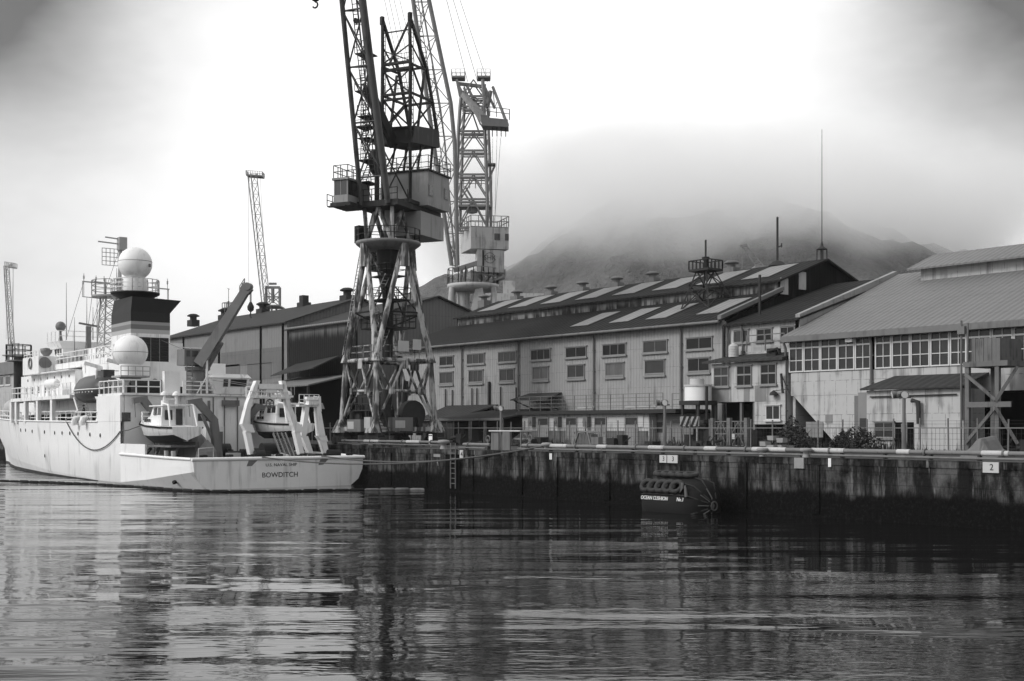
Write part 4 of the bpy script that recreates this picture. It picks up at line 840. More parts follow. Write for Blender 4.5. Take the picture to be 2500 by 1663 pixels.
    lbox(m, a1 - .1, a1 - .02, (b0 + b1) / 2 - .04, (b0 + b1) / 2 + .04, z0 + .7, z0 + 2.1); cb = part('driver_cab', m, X['crane_house'], T)
    m = MB(); lbox(m, a0 + .25, a1 - .06, b0 + .05, b1 - .05, z0 + .7, z0 + 2.09); part('cab_glazing', m, X['glass'], cb)
    m = MB(); m.rail([L(a0, b0, z0 + 2.3), L(a1, b0, z0 + 2.3), L(a1, b1, z0 + 2.3), L(a0, b1, z0 + 2.3)], 1.2, .9, .03, (.5,), True); lbox(m, a1 + .05, a1 + .5, b0 - .4, b1, z0 - .45, z0 - .35); m.rail([L(a1 + .5, b0 - .4, z0 - .35), L(a0, b0 - .4, z0 - .35)], 1.1, .8, .03); part('cab_railing', m, X['crane_dark'], cb)
    m = MB(); lbox(m, .6, 1.88, -3.0, -1.7, zp + .3, zp + 2.4); part('cab_passage', m, X['midgrey'], T)
    # A-frame tower
    az = -1.6; zt = 44.6
    for sgn in (-1, 1):
        b = 1.55 * sgn
        m = MB(); m.slim = .78; m.bar(L(az, b, zp + .5), L(az + .1, b, 34), .30); m.bar(L(az + .1, b, 34), L(az, b, 40), .34); m.bar(L(az, b, 40), L(az + .1, b * .97, zt), .30, .34)
        m.bar(L(az + .1, b * .97, zt), L(az - 3.1, b, 40.6), .34); m.bar(L(az - 3.1, b, 40.6), L(az - 4.6, b, 37.3), .32); m.bar(L(az - 4.6, b, 37.3), L(az - 5.9, b * .95, 33.8), .34); m.bar(L(az - 2.8, b, 39.9), L(az - 1.3, b, 33.2), .26)
        m.bar(L(az - 2.8, b, 37.2), L(az - .1, b, 40), .2); m.bar(L(az, b, 37.2), L(az - 4.4, b, 37.4), .26); m.bar(L(az, b, 40), L(az - 3.0, b, 40.2), .24); m.bar(L(az - 2.6, b, 40.3), L(az, b, 42), .15)
        m.bar(L(az, b, 33.6), L(az - 4.5, b, 37.2), .18); m.bar(L(az, b, 37), L(az - 5.6, b, 34), .16); m.bar(L(az - 4.8, b * .95, 33.6), L(az - 4.0, b, zp + 4), .25); m.bar(L(az - 2.5, b * .95, 33.2), L(az - .4, b, zp + .6), .20); m.bar(L(az, b, 29.5), L(az - 3, b, 33), .14)
        m.ladder(L(az - 3.3, b + .35, 40.6), L(az - 5.9, b + .35, 34.2), .5, jb, .4, .03); m.ladder(L(az + .2, b + .3, 33), L(az + .2, b + .3, zt - .5), .45, ja, .4, .03)
        m.box(*[v for q in ((L(az + .1, b, 0).x - .17, L(az + .1, b, 0).x + .17), (L(az + .1, b, 0).y - .17, L(az + .1, b, 0).y + .17), (zt - .5, zt + .3)) for v in q]); part('tower_side', m, X['crane_dark'], T)
    m = MB(); m.slim = .75
    for a, z, w in ((az, 43.3, .14), (az, 40.2, .35), (az, 39.6, .35), (az, 37.2, .3), (az, 36.7, .26), (az - 3, 40.4, .25), (az - 4.5, 37.3, .3), (az, 33.9, .2), (az, 30.0, .14), (az - 4, 29.8, .14)): m.bar(L(a, -1.55, z), L(a, 1.55, z), w)
    m.bar(L(az, 1.5, zt - .3), L(az, -.9, 40), .22); m.bar(L(az, -1.5, 41.6), L(az, 1.5, 40.3), .14); m.bar(L(az, 1.5, 41.9), L(az, -1.5, 40.3), .14)
    m.bar(L(az, -1.5, 39.5), L(az, 1.4, 37.3), .2); m.bar(L(az, 1.5, 39.5), L(az, -1.4, 37.3), .14); m.bar(L(az, -1.5, 36.6), L(az, 1.4, 34), .2); m.bar(L(az, 1.5, 36.6), L(az, -1.4, 34), .16)
    m.bar(L(az, -1.5, 32.0), L(az, 1.5, 26.6), .16); m.bar(L(az, 1.5, 32.0), L(az, -1.5, 27.0), .12); m.rail([L(az - .3, -1.5, 40.3), L(az - .3, 1.5, 40.3)], .9, .8, .025); m.rail([L(az - .3, -1.5, 37.3), L(az - .3, 1.5, 37.3)], 1.0, .8, .025); part('tower_bracing', m, X['crane_dark'], T)
    m = MB(); m.hexa([L(-7.4, -1.75, 33.0), L(-7.4, 1.7, 33.0), L(-1.4, 1.9, 32.3), L(-1.4, -2.7, 32.5), L(-7.2, -1.75, 34.8), L(-7.2, 1.7, 34.8), L(-1.8, 1.9, 34.0), L(-1.8, -2.4, 34.2)]); m.bar(L(-1.7, -.3, 32.2), L(2.2, -1.0, 37.2), .5, .9); m.bar(L(-1.8, -1.4, 34), L(1.7, -1.5, 36.8), .35, .6); part('moving_counterweight', m, X['crane_dark'], T)
    m = MB(); m.cyl((L(1.2, -.55, 0).x, L(1.2, -.55, 0).y), .01, 29, 29.01); m.tube([L(1.2, -.75, 30.0), L(1.2, -.35, 30.0)], 1.3, 20); m.bar(L(1.2, -.55, zp + .5), L(1.2, -.55, 30), .35); part('hoist_sheave', m, X['crane_dark'], T)
    m = MB()
    for k in range(4):
        z0 = zp + .6 + k * 2.1; s = 1 if k % 2 else -1; m.ladder(L(.6 + .7 * s, -2.0, z0), L(.6 - .7 * s, -2.0, z0 + 2.1), .6, jb, .3, .035); lbox(m, -.4, 1.6, -2.5, -1.2, z0 + 2.0, z0 + 2.08); m.rail([L(1.6, -2.5, z0 + 2.1), L(1.6, -1.2, z0 + 2.1)], 1, .6, .025)
    for z, w in ((33.6, 1.6), (37.0, 1.5), (40.6, 1.2)): lbox(m, -.2, 1.4, -2.9, -1.3, z, z + .1); m.rail([L(1.4, -2.9, z + .1), L(1.4, -1.3, z + .1), L(-.2, -2.9, z + .1)], 1.1, .8, .025); m.ladder(L(.9, -2.3, z - 3.2), L(.7, -2.3, z), .5, jb, .35, .03)
    part('stairs', m, X['crane_dark'], T)
    # jib: two heavy tubes with cross bracing and a lighter rear chord
    f0 = (2.6, 24.9 + .9); tip = (12.7, 71.0)
    def J(u, b, off=0.0):
        w = 1.45 - .42 * min(1, u * 2.2) if u < .9 else 1.03 - (u - .9) * 6
        return L(f0[0] + (tip[0] - f0[0]) * u - off, b * w, f0[1] + (tip[1] - f0[1]) * u + off * .22)
    for sgn, r in ((-1, .23), (1, .34)):
        m = MB(); m.tube([J(0, sgn), J(.1, sgn), J(.45, sgn), J(.9, sgn), J(1, sgn)], [r * .8, r, r, r * .8, r * .6], 12); part('jib_chord', m, X['crane_jib'], T)
    m = MB(); us = [.055 + .108 * k for k in range(9)]
    for k, u in enumerate(us):
        m.tube([J(u, -1), J(u, 1)], .09, 6); m.tube([J(u, -1), J(u, 0, 1.5)], .06, 5); m.tube([J(u, 1), J(u, 0, 1.5)], .06, 5)
        if k + 1 < len(us):
            v = us[k + 1]; m.tube([J(u, -1), J(v, 1)], .09, 6); m.tube([J(u, 1), J(v, -1)], .09, 6); m.tube([J(u, 0, 1.5), J(v, 0, 1.5)], .10, 6); m.tube([J(u, 0, 1.5), J(v, 1)], .06, 5); m.tube([J(u, 0, 1.5), J(v, -1)], .06, 5)
    m.ladder(J(.04, -.25, .9), J(.93, -.25, .9), .55, jb, .45, .035); m.ladder(J(.04, .05, .9), J(.93, .0, .9), .3, jb, 2.0, .03); m.tube([J(.36, -.45, 1.2), J(.36, -.2, .6)], .25, 8); part('jib_bracing', m, X['crane_jib'], T)
    m = MB(); m.tube([J(1, -1), J(1, 1)], .5, 12); part('jib_head', m, X['crane_jib'], T)
    m = MB()
    for b in (-.45, -.15, .15, .5): m.tube([J(1, b), L(az - 2.2, b * 2, 40.2)], .022, 4)
    for b in (.2, .6, 1.1): m.tube([L(az - 3, b, 32), L(az - 3, b, zp + 3.9)], .025, 4)
    part('luffing_rope', m, X['rust'], T)
    hk = onZ(765, -20, 0); tp = J(1, 0); zh = CAM.z + (HZ - 6) / F * (tp - CAM).dot(FW)
    m = MB()
    for d in (-.25, .25): m.tube([tp + jb * d, Vector((tp.x, tp.y, zh + 1.0)) + jb * d * .6], .03, 4)
    hr = part('hoist_rope', m, X['rust'], T)
    m = MB(); c = Vector((tp.x, tp.y, zh)); m.hexa([c + jb * (sx * w) + ja * (sy * .22) + Vector((0, 0, z)) for z, w in ((.15, .22), (1.1, .45)) for sx, sy in ((-1, -1), (1, -1), (1, 1), (-1, 1))]); m.tube([c + Vector((0, 0, .2))] + [c + jb * (.26 * cos(a)) + Vector((0, 0, -.22 + .26 * sin(a))) for a in [pi / 2 - k * pi / 6 for k in range(0, 9)]], .075, 8); part('hook', m, X['crane_dark'], hr)
big_crane()

def grey_crane():
    Y = 205.0; C0 = atY(1155, HZ, Y); cs, ct = C0.x, C0.y; px = Y / F
    def P(x, y, d=0.0):   # picture-facing frame of this crane, d metres behind the axis
        q = atY(1155, y, Y); return Vector((C0.x, C0.y, 0)) + RT * ((x - 1155) * px) + FW * d + Vector((0, 0, EYE + (HZ - y) * px))
    T = thing('grey_portal_crane', 'pale grey portal crane behind the sheds with a round emblem on its house', 'crane', (cs, ct, GZ))
    zr = P(1155, 700).z; R = 4.3
    legs = [(-3.6, -2.6), (3.6, -2.6), (3.6, 2.6), (-3.6, 2.6)]
    O = Vector((cs, ct, 0))
    def Q(a, b, z): return O + RT * a + FW * b + Vector((0, 0, z))
    for a, b in legs:
        m = MB(); m.tube([Q(a * 1.5, b * 1.5, GZ), Q(a * .95, b * .95, zr - .4)], .55, 10, .45); part('leg', m, X['farpale'], T)
        m = MB(); m.tube([Q(a * .5, b * .5, GZ + 10), Q(a * .95, b * .4, zr - .4)], .3, 8); part('strut', m, X['farpale'], T)
    m = MB(); m.prism([Q(.6, -3.4, zr - .3), Q(1.6, -3.4, zr - .3), Q(2.8, -3.2, zr - 6), Q(1.9, -3.2, zr - 6), Q(1.2, -3.3, zr - 2.6), Q(.2, -3.2, zr - 6), Q(-.7, -3.2, zr - 6)], FW * .5)
    m.tube([Q(-1.6, 0, zr), Q(-1.6, 0, zr - 9)], 1.1, 12)
    for z in (zr - 3.5, zr - 7): m.bar(Q(-4, -2.8, z), Q(4, 2.8, z), .2); m.bar(Q(-4, 2.8, z), Q(4, -2.8, z + 2), .2)
    part('pedestal', m, X['farpale'], T)
    m = MB(); m.lathe((cs, ct, zr), [(.01, -.9), (3.4, -.8), (R, -.2), (R, .3), (.01, .32)], 32); rg = part('turntable', m, X['farpale'], T)
    m = MB(); m.rail([(cs + (R - .1) * cos(a * pi / 10), ct + (R - .1) * sin(a * pi / 10), zr + .3) for a in range(20)], 2.6, 1.4, .05, (.5,), True); part('railing', m, X['far'], rg)
    m = MB(); random.seed(9)
    for (a, b, c, d) in ((1123, 690, 1128, 660), (1132, 690, 1140, 655), (1150, 690, 1172, 662), (1172, 690, 1150, 662), (1178, 692, 1200, 668), (1195, 690, 1222, 680), (1222, 680, 1232, 676), (1185, 690, 1178, 665)): m.bar(P(a, b, -1), P(c, d, -1), .35); m.bar(P(a, b, 2), P(c, d, 2), .3)
    m.box(*sorted((P(1160, 0).x, P(1185, 0).x)), *sorted((P(1160, 0, -1.5).y, P(1160, 0, 1.5).y)), zr + .4, zr + 2.4); m.bar(P(1109, 664, -2), P(1168, 646, -2), .9, .7); m.bar(P(1165, 668, 0), P(1232, 676, 0), .3); m.bar(P(1232, 676, 0), P(1232, 658, 0), .25); part('slewing_frame', m, X['far'], T)
    # houses; left face turned slightly away
    def house(nm, xl, xc, xr, y0, y1, mat, dep):
        m = MB(); b0 = P(xc, y1, -2.5); b1 = P(xr, y1, -1.2); bl = P(xl, y1, dep)
        br = b1 + (bl - b0); z1 = P(xc, y0).z; z0 = P(xc, y1).z
        m.hexa([Vector((q.x, q.y, z)) for z in (z0, z1) for q in (b0, b1, br, bl)]); return part(nm, m, mat, T), b0, b1, bl, z0, z1
    h, b0, b1, bl, z0, z1 = house('machine_house', 1122, 1151, 1242, 560, 612, X['farpale'], 3.5)
    e1 = (b1 - b0); e1.z = 0; L1 = e1.length; e1.normalize(); n1 = Vector((e1.y, -e1.x, 0))
    if n1.dot(FW) > 0: n1 = -n1
    br = b1 + (bl - b0)
    m = MB(); m.prism([Vector((q.x, q.y, z1 + .01)) for q in (b0, b1, br, bl)], (0, 0, .15)); m.rail([Vector((q.x, q.y, z1 + .15)) for q in (b0, b1, br, bl)], 1.8, 1.3, .05, (.5,), True); part('roof_railing', m, X['far'], h)
    for u, w in ((.62, .12), (.72, .05), (.90, .10)):
        m = MB(); a = b0 + e1 * (L1 * u); b = b0 + e1 * (L1 * (u + w)); zc = z0 + (z1 - z0) * .42; m.prism([Vector((a.x, a.y, zc)) + n1 * .01, Vector((b.x, b.y, zc)) + n1 * .01, Vector((b.x, b.y, zc + 1.1)) + n1 * .01, Vector((a.x, a.y, zc + 1.1)) + n1 * .01], n1 * .06); part('window', m, X['glass'], h)
    h2, c0, c1, cl, y0, y1 = house('lower_house', 1160, 1166, 1231, 614, 668, X['farpale'], 2.0)
    e = (c1 - c0); e.z = 0; LL = e.length; e.normalize(); n = Vector((e.y, -e.x, 0))
    if n.dot(FW) > 0: n = -n
    ctr = c0 + e * (LL * .47) + n * .03; ctr.z = y0 + (y1 - y0) * .64
    m = MB(); m.torus(ctr, .85, .045, n, 24, 6)
    tx = text_mb('SHK', 1.15, e, (0, 0, 1), ctr + n * .02, depth=.02, sx=1.0); k = len(m.v); m.v += tx.v; m.f += [tuple(i + k for i in f) for f in tx.f]; m.m += tx.m; m.sm += tx.sm; part('round_emblem', m, X['inkfaded'], h2)
    m = MB(); p = c0 + e * (LL * .22) + n * .06; m.bar((p.x, p.y, y0 + .1), (p.x, p.y, y1 - .1), .22); part('door_track', m, X['crane_dark'], h2)
    # tower
    lev = [560, 490, 430, 372, 325, 265, 240, 200]; xl = [1117, 1119, 1121, 1123, 1124, 1128, 1128, 1117]; xr = [1193, 1194, 1192, 1190, 1188, 1186, 1185, 1180]
    for sgn in (0, 1):
        m = MB(); xs = xr if sgn else xl
        for k in range(len(lev) - 1):
            for d in (-1.3, 1.6): m.bar(P(xs[k] + d * 3.0, lev[k], d), P(xs[k + 1] + d * 3.0 * (1 if k < 5 else .3), lev[k + 1], d), .42 if d < 0 else .34)
            m.bar(P(xs[k] - 4, lev[k], -1.3), P(xs[k + 1] + 5, lev[k + 1], 1.6), .2)
        m.bar(P(xs[-1], 205), P(xs[5] + 22, 265), .4); m.bar(P(xs[-1] + 18, 222), P(xs[5] + 4, 262), .5); part('tower_side', m, X['far'], T)
    m = MB()
    for k in range(len(lev) - 1):
        a0, a1 = xl[k], xr[k]; mid = (a0 + a1) / 2
        for d in (-1.3, 1.6):
            m.bar(P(a0, lev[k], d), P(a1, lev[k], d), .32); m.bar(P(a0, lev[k] + 6, d), P(a1, lev[k] + 6, d), .2)
            m.bar(P(a0, lev[k], d), P(mid, lev[k + 1], d), .2); m.bar(P(a1, lev[k], d), P(mid, lev[k + 1], d), .2)
    m.bar(P(1115, 204), P(1182, 212), .5); m.bar(P(1132, 215), P(1172, 330), .25); part('tower_bracing', m, X['far'], T)
    for cx in (1118, 1180):
        m = MB(); a = P(cx - 15, 196, 0); b = P(cx + 17, 196, 0); pts = [P(cx - 15, 194, -1.2), P(cx + 17, 194, -1.2), P(cx + 17, 194, 1.2), P(cx - 15, 194, 1.2)]; m.prism(pts, (0, 0, .3)); m.rail([q + Vector((0, 0, .3)) for q in pts], 1.1, .8, .025, (.5,), True); part('head_platform', m, X['far'], T)
    m = MB(); m.hexa([P(1126, 246, -2.8), P(1134, 246, -2.4), P(1190, 322, -5.4), P(1178, 322, -5.8), P(1130, 236, -2.8), P(1140, 238, -2.4), P(1190, 302, -5.4), P(1176, 302, -5.8)]); m.hexa([P(1178, 328, -6), P(1242, 328, -5), P(1242, 328, -1.8), P(1180, 326, -2.5), P(1180, 308, -6), P(1240, 310, -5), P(1236, 298, -1.8), P(1184, 296, -2.5)]); cwt = part('moving_counterweight', m, X['far'], T)
    m = MB(); m.rail([P(1182, 304, -6), P(1244, 308, -5), P(1244, 300, -1.8)], 1.5, 1.0, .05)
    for x in (1208, 1229): m.rail([P(x - 5, 346, -4.5), P(x + 6, 346, -4.5), P(x + 6, 346, -3.5), P(x - 5, 346, -3.5)], 1.3, .8, .05, (), True)
    m.bar(P(1203, 212, 0), P(1240, 318, -3), .35); m.bar(P(1204, 222, 0), P(1208, 268, -1), .12); m.bar(P(1208, 268, -1), P(1216, 246, -1), .12); m.bar(P(1140, 210, 0), P(1182, 300, -2), .35); m.bar(P(1133, 212, 0), P(1174, 312, -2), .2); part('linkage', m, X['far'], cwt)
    m = MB()
    for a, b, c, d in ((1214, 350, 1208, 560), (1204, 352, 1200, 560), (1223, 350, 1208, 540)): m.tube([P(a, b, -4), P(c, d, -1)], .04, 4)
    part('hoist_rope', m, X['far'], T)
    m = MB(); m.prism([P(1120, 508, -1.4), P(1200, 508, -1.4), P(1200, 508, 2), P(1120, 508, 2)], (0, 0, .3)); m.box(*sorted((P(1140, 0).x, P(1172, 0).x)), *sorted((P(1150, 0, -1).y, P(1150, 0, 1).y)), P(0, 521).z, P(0, 503).z); m.bar(P(1135, 455), P(1168, 510), .3); m.bar(P(1128, 462), P(1160, 512), .3); m.rail([P(1118, 463, -1), P(1190, 463, -1)], 1.6, 1, .05); m.bar(P(1190, 445), P(1208, 405), .3); m.prism([P(1185, 404, -1), P(1210, 404, -1), P(1210, 404, 1), P(1185, 404, 1)], (0, 0, .2)); part('landing', m, X['far'], T)
    # lattice jib leaning back to the left
    def J(u, side, dd=0.0):
        ys = 660 - 1100 * u
        l = 1107 - 92 * (660 - ys) / 660.0; r = 1121 - 75 * (660 - ys) / 660.0 + 0
        if ys > 330: r = 1121 - 5 * (660 - ys) / 330.0; l = 1107 - 47 * (660 - ys) / 330.0
        else: r = 1116 - 70 * (330 - ys) / 330.0; l = 1060 - 45 * (330 - ys) / 330.0
        if u > .9: l, r = l + (r - l) * .5 * (u - .9) / .1, r - (r - l) * .5 * (u - .9) / .1
        x = l + (r - l) * side; return P(x, ys, -6 - 14 * u + dd)
    n = 15
    for sgn in (0, 1):
        m = MB(); m.tube([J(k / 12, sgn) for k in range(13)], .34, 8); part('jib_chord', m, X['far'], T)
    m = MB()
    for k in range(n):
        u, v = k / n, (k + 1) / n; m.bar(J(u, 0), J(u, 1), .14); m.bar(J(u, 0), J(v, 1), .12); m.bar(J(u, 1), J(v, 0), .12); m.bar(J(u, .5, 3), J(v, .5, 3), .2); m.bar(J(u, 0), J(v, .5, 3), .10); m.bar(J(u, 1), J(u, .5, 3), .10)
    m.ladder(J(.02, .45, 1), J(.97, .45, 1), .9, RT, .8, .05); part('jib_bracing', m, X['far'], T)
    m = MB()
    for k in range(3): m.tube([J(1, .5) + RT * (k * .4), P(1190 - k * 24, 200, 0)], .05, 4)
    part('luffing_rope', m, X['far'], T)
grey_crane()

def thin_crane(nm, lab, Y, foot, tipl, w0, w1, tower, mat, base_y, cab=None):
    px = Y / F; A = atY(foot[0], HZ, Y)
    def P(x, y, d=0.0): q = atY(x, y, Y); return q + FW * d
    T = thing(nm, lab, 'crane', (A.x, A.y, GZ)); n = 13
    def J(u, s, d=0.0):
        x = foot[0] + (tipl[0] - foot[0]) * u; y = foot[1] + (tipl[1] - foot[1]) * u; w = w0 + (w1 - w0) * u
        return P(x + (s - .5) * w, y, d - 3 * u)
    for s in (0, .35, 1):
        m = MB(); m.tube([J(0, s), J(.5, s), J(1, s)], 1.45 * px if s < 1 else 1.1 * px, 6); part('jib_chord', m, X[mat], T)
    m = MB()
    for k in range(n):
        u, v = k / n, (k + 1) / n; m.bar(J(u, .35), J(u, 1), 1.3 * px); m.bar(J(u, .35), J(v, 1), 1.0 * px); m.bar(J(u, 1), J(v, .35), 1.0 * px); m.bar(J(u, 0), J(u, .35), .7 * px); m.bar(J(u, 0), J(v, .35), .6 * px)
    part('jib_bracing', m, X[mat], T)
    m = MB(); hx, hy = tipl; q = [P(hx - w1 * .9, hy, -1), P(hx + w1 * .9, hy + 3, -1), P(hx + w1 * .9, hy + 3, 2), P(hx - w1 * .9, hy, 2)]; m.prism(q, (0, 0, 3 * px)); m.rail([p + Vector((0, 0, 3 * px)) for p in q], 9 * px, 6 * px, .4 * px, (), True); m.tube([P(hx - w1 * .7, hy + 5), P(hx - w1 * .7, hy + 12)], 2.0 * px, 6, .8 * px); part('jib_head', m, X[mat], T)
    m = MB()
    for a, b, c, d, w in tower: m.bar(P(a, b), P(c, d), w * px)
    part('tower', m, X[mat], T)
    m = MB()
    zb = P(foot[0], base_y).z
    for dx in (-9, 9):
        for d in (-3, 3): m.bar(P(foot[0] + 10 + dx, foot[1], d), Vector((P(foot[0] + 10 + dx * 1.6, 0, d).x, P(foot[0] + 10 + dx * 1.6, 0, d).y, GZ)), 3.5 * px)
    m.prism([P(foot[0] - 12, foot[1] + 3, -4), P(foot[0] + 38, foot[1] + 3, -4), P(foot[0] + 38, foot[1] + 3, 4), P(foot[0] - 12, foot[1] + 3, 4)], (0, 0, 3 * px)); part('portal_frame', m, X[mat], T)
    m = MB(); m.tube([P(tipl[0] + w1 * .6, tipl[1]), P(tower[0][2], tower[0][3])], .35 * px, 4); m.tube([P(tipl[0] - w1 * .7, tipl[1] + 8), P(tipl[0] - w1 * .5 - 4, foot[1] - 40)], .35 * px, 4); part('hoist_rope', m, X[mat], T)
    return T
thin_crane('slender_crane', 'slender pale lattice jib crane rising behind the left shed roof', 300, (650, 748), (622, 430), 20, 22,
           [(650, 748, 650, 700, 5), (650, 702, 683, 702, 6), (683, 702, 683, 752, 5), (655, 712, 680, 738, 2), (680, 712, 655, 738, 2), (650, 725, 683, 725, 3), (666, 700, 666, 740, 6), (657, 693, 675, 693, 5), (650, 748, 683, 725, 2), (683, 748, 655, 728, 2)], 'far', 760)
thin_crane('thin_upright_crane', 'thin pale upright jib crane in the haze beyond the ship bow', 390, (30, 868), (25, 652), 15, 12,
           [(28, 866, 28, 835, 3), (45, 866, 45, 838, 4), (28, 840, 45, 840, 3), (32, 845, 32, 650, 1), (20, 652, 30, 645, 5), (26, 840, 26, 866, 4), (20, 855, 45, 850, 2)], 'farpale', 872)
def hill_crane():
    Y = 420; px = Y / F; A = atY(1830, HZ, Y); P = lambda x, y, d=0: atY(x, y, Y) + FW * d
    T = thing('hazy_crane', 'faint lattice crane jib in the haze above the long shed ridge', 'crane', (A.x, A.y, GZ)); m = MB()
    for a, b in (((1848, 652), (1812, 602)), ((1870, 656), (1822, 600))): m.bar(P(*a), P(*b), 2.4 * px)
    for k in range(9):
        u = k / 9; v = (k + 1) / 9; l = lambda q: P(1848 - 36 * q, 652 - 50 * q); r = lambda q: P(1870 - 48 * q, 656 - 56 * q); m.bar(l(u), r(v), 1.2 * px); m.bar(l(v), r(v), 1.2 * px)
    part('jib', m, X['far'], T); m = MB(); m.bar(P(1806, 602), P(1824, 598), 6 * px); m.bar(P(1812, 604), P(1812, 660), .9 * px); part('jib_head', m, X['far'], T)
    m = MB(); m.hexa([Vector((P(x, 0, d).x, P(x, 0, d).y, z)) for z, in ((GZ,), (P(0, 652).z,)) for x, d in ((1838, -4), (1880, -4), (1880, 4), (1838, 4))]); part('tower', m, X['far'], T)
hill_crane()
# ------------------------------------------------------------------ survey ship; local x = forward from the transom, y = to port, z = up from the water
SA = radians(36.0); SD = (-sin(SA), cos(SA)); SC = (-18.2, 97.2)
def cam2w(Xc, Yc, z=0.0): return RT * Xc + FW * Yc + Vector((0, 0, z))
SHIPO = cam2w(*SC); SX = (RT * SD[0] + FW * SD[1]); SY = Vector((-SX.y, SX.x, 0)); SROT = atan2(SX.y, SX.x)
def w2s(p): d = p - SHIPO; return Vector((d.dot(SX), d.dot(SY), p.z))
def s2w(x, y, z): return SHIPO + SX * x + SY * y + Vector((0, 0, z))
def sl(px, py, y): return w2s(hitp(px, py, SHIPO + SY * y, SY))
def st(px, py, x): return w2s(hitp(px, py, SHIPO + SX * x, SX))
S = thing('survey_ship', 'white survey ship seen from its stern, with two white radomes and a black topped funnel', 'ship', SHIPO, rot=SROT, local=True)
def sp(name, mb, mat, parent=None, label=None): return part(name, mb, mat, parent or S, label)

def hull():
    # stations: x, top half breadth, top z, knuckle half breadth, knuckle z, waterline half breadth, bilge half breadth
    stn = [(0, 7.3, 2.28, 7.22, 1.35, 6.0, 4.6), (.25, 7.38, 2.30, 7.32, 1.33, 6.2, 4.8), (4, 7.75, 2.34, 7.70, .95, 6.9, 5.6), (8, 7.95, 2.40, 7.9, .55, 7.45, 6.4), (14.4, 8.05, 2.46, 8.03, .1, 7.9, 7.0),
           (14.41, 8.05, 5.25, 8.03, .1, 7.9, 7.0), (20.5, 8.05, 5.25, 8.0, .05, 7.9, 7.1), (30, 8.05, 5.3, 7.9, .3, 7.75, 7.0), (40, 8.0, 5.38, 7.6, .6, 7.3, 6.5), (50, 7.6, 5.5, 6.9, 1.0, 6.4, 5.6), (60, 6.7, 5.7, 5.6, 1.3, 5.0, 4.2), (70, 5.2, 6.0, 3.7, 1.6, 3.1, 2.4), (77, 3.5, 6.25, 2.0, 1.8, 1.5, 1.0), (82, 2.0, 6.5, .9, 2.0, .5, .3), (85.2, 1.1, 6.7, .30, 2.2, .05, .03), (88.5, .25, 6.9, .06, 4.0, .03, .02)]
    m = MB()
    def row(s, sg):
        x, b, zt, kb, kz, wb, bb = s; rake = 0 if x < 80 else (x - 80) * .25
        zw = -.1; xw = min(x, 84.0)
        if x > 86: return [(x, b * sg, zt), (x - .6, b * .8 * sg, zt - 1.0), (86.2, kb * sg, kz), (84.4, wb * sg, 1.0), (83.4, bb * sg, -1.5)]
        mz = (zt + kz) / 2; mbv = kb + (b - kb) * .62
        return [(x, b * sg, zt), (x, mbv * sg, mz), (x, kb * sg, kz), (x, wb * sg, zw), (x - .0, bb * sg, -1.5)]
    for sg in (1, -1):
        R = [row(s, sg) for s in stn]; base = len(m.v)
        for r in R: m.v += r
        n = 5
        for i in range(len(R) - 1):
            sm = i not in (4,)
            for j in range(n - 1):
                a = base + i * n + j; f = (a, a + 1, a + n + 1, a + n) if sg > 0 else (a, a + n, a + n + 1, a + 1)
                m.f.append(f[::-1]); m.m.append(0); m.sm.append(j != 2 and i > 4)
    # transom, slightly rounded lower corners
    r0 = row(stn[0], 1); l0 = row(stn[0], -1); L = [(0, y, z) for (_, y, z) in l0]; Rr = [(0, y, z) for (_, y, z) in r0]
    extra = [(0, 6.75, .55), (0, 6.0, -.1)]
    m.quad(*( [(0, 7.3, 2.28), (0, 7.22, 1.35), (0, 6.85, .55), (0, 6.0, -.1), (.15, 4.6, -1.5), (.15, -4.6, -1.5), (0, -6.0, -.1), (0, -6.85, .55), (0, -7.22, 1.35), (0, -7.3, 2.28)][::-1]))
    h = sp('hull', m, X['ship'])
    b = MB()
    for i in range(6, len(stn) - 2):                           # dark boot-topping band, 15 mm proud of the plates
        (xa, *_, ) = stn[i]; ra, rb = row(stn[i], 1), row(stn[i + 1], 1); q = lambda r, k: (Vector(r[3]) + (Vector(r[2]) - Vector(r[3])) * k) + Vector((0, .03, 0))
        hb = lambda r: min(1, (.16 + .22 * min(1, max(0, (r[3][0] - 20) / 30))) / max(.16, r[2][2] + .1)); za, zb2 = hb(ra), hb(rb)
        b.quad(q(ra, -.0) - Vector((0, 0, .15)), q(rb, 0) - Vector((0, 0, .15)), q(rb, zb2), q(ra, za))
    sp('boot_topping', b, X['funnel'], h)
    c = MB()
    pts = lambda lst, sg: [(x, y * sg, z) for x, y, z in lst]
    aft = [(14.4, 8.08, 2.5), (8, 7.98, 2.43), (4, 7.78, 2.37), (.2, 7.36, 2.32)]
    for sg in (1, -1): c.tube(pts(aft, sg), .12, 8); c.tube(pts([(20.5, 8.07, 5.27), (30, 8.07, 5.32), (40, 8.02, 5.4), (50, 7.62, 5.52), (60, 6.72, 5.72), (70, 5.22, 6.02), (77, 3.52, 6.28), (82, 2.02, 6.52), (88.4, .2, 6.9)], sg), .09, 6)
    c.tube([(.05, 7.4, 2.3), (.0, -7.4, 2.3)], .15, 8); sp('cap_rail', c, X['white'], h)
    p = MB()                                                  # raised bulwark by the launch and shell plate beside it
    p.box(8.4, 14.39, 7.9, 8.06, 2.44, 3.38); p.box(14.42, 20.5, 7.75, 8.07, 5.255, 7.5)
    p.prism([(20.51, 7.78, 5.27), (21.2, 7.78, 5.27), (20.51, 7.78, 6.0)], (0, .27, 0)); p.prism([(20.51, 7.78, 7.5), (21.4, 7.78, 7.5), (20.51, 7.78, 7.0)], (0, .27, 0)); sp('shell_plate', p, X['ship'], h)
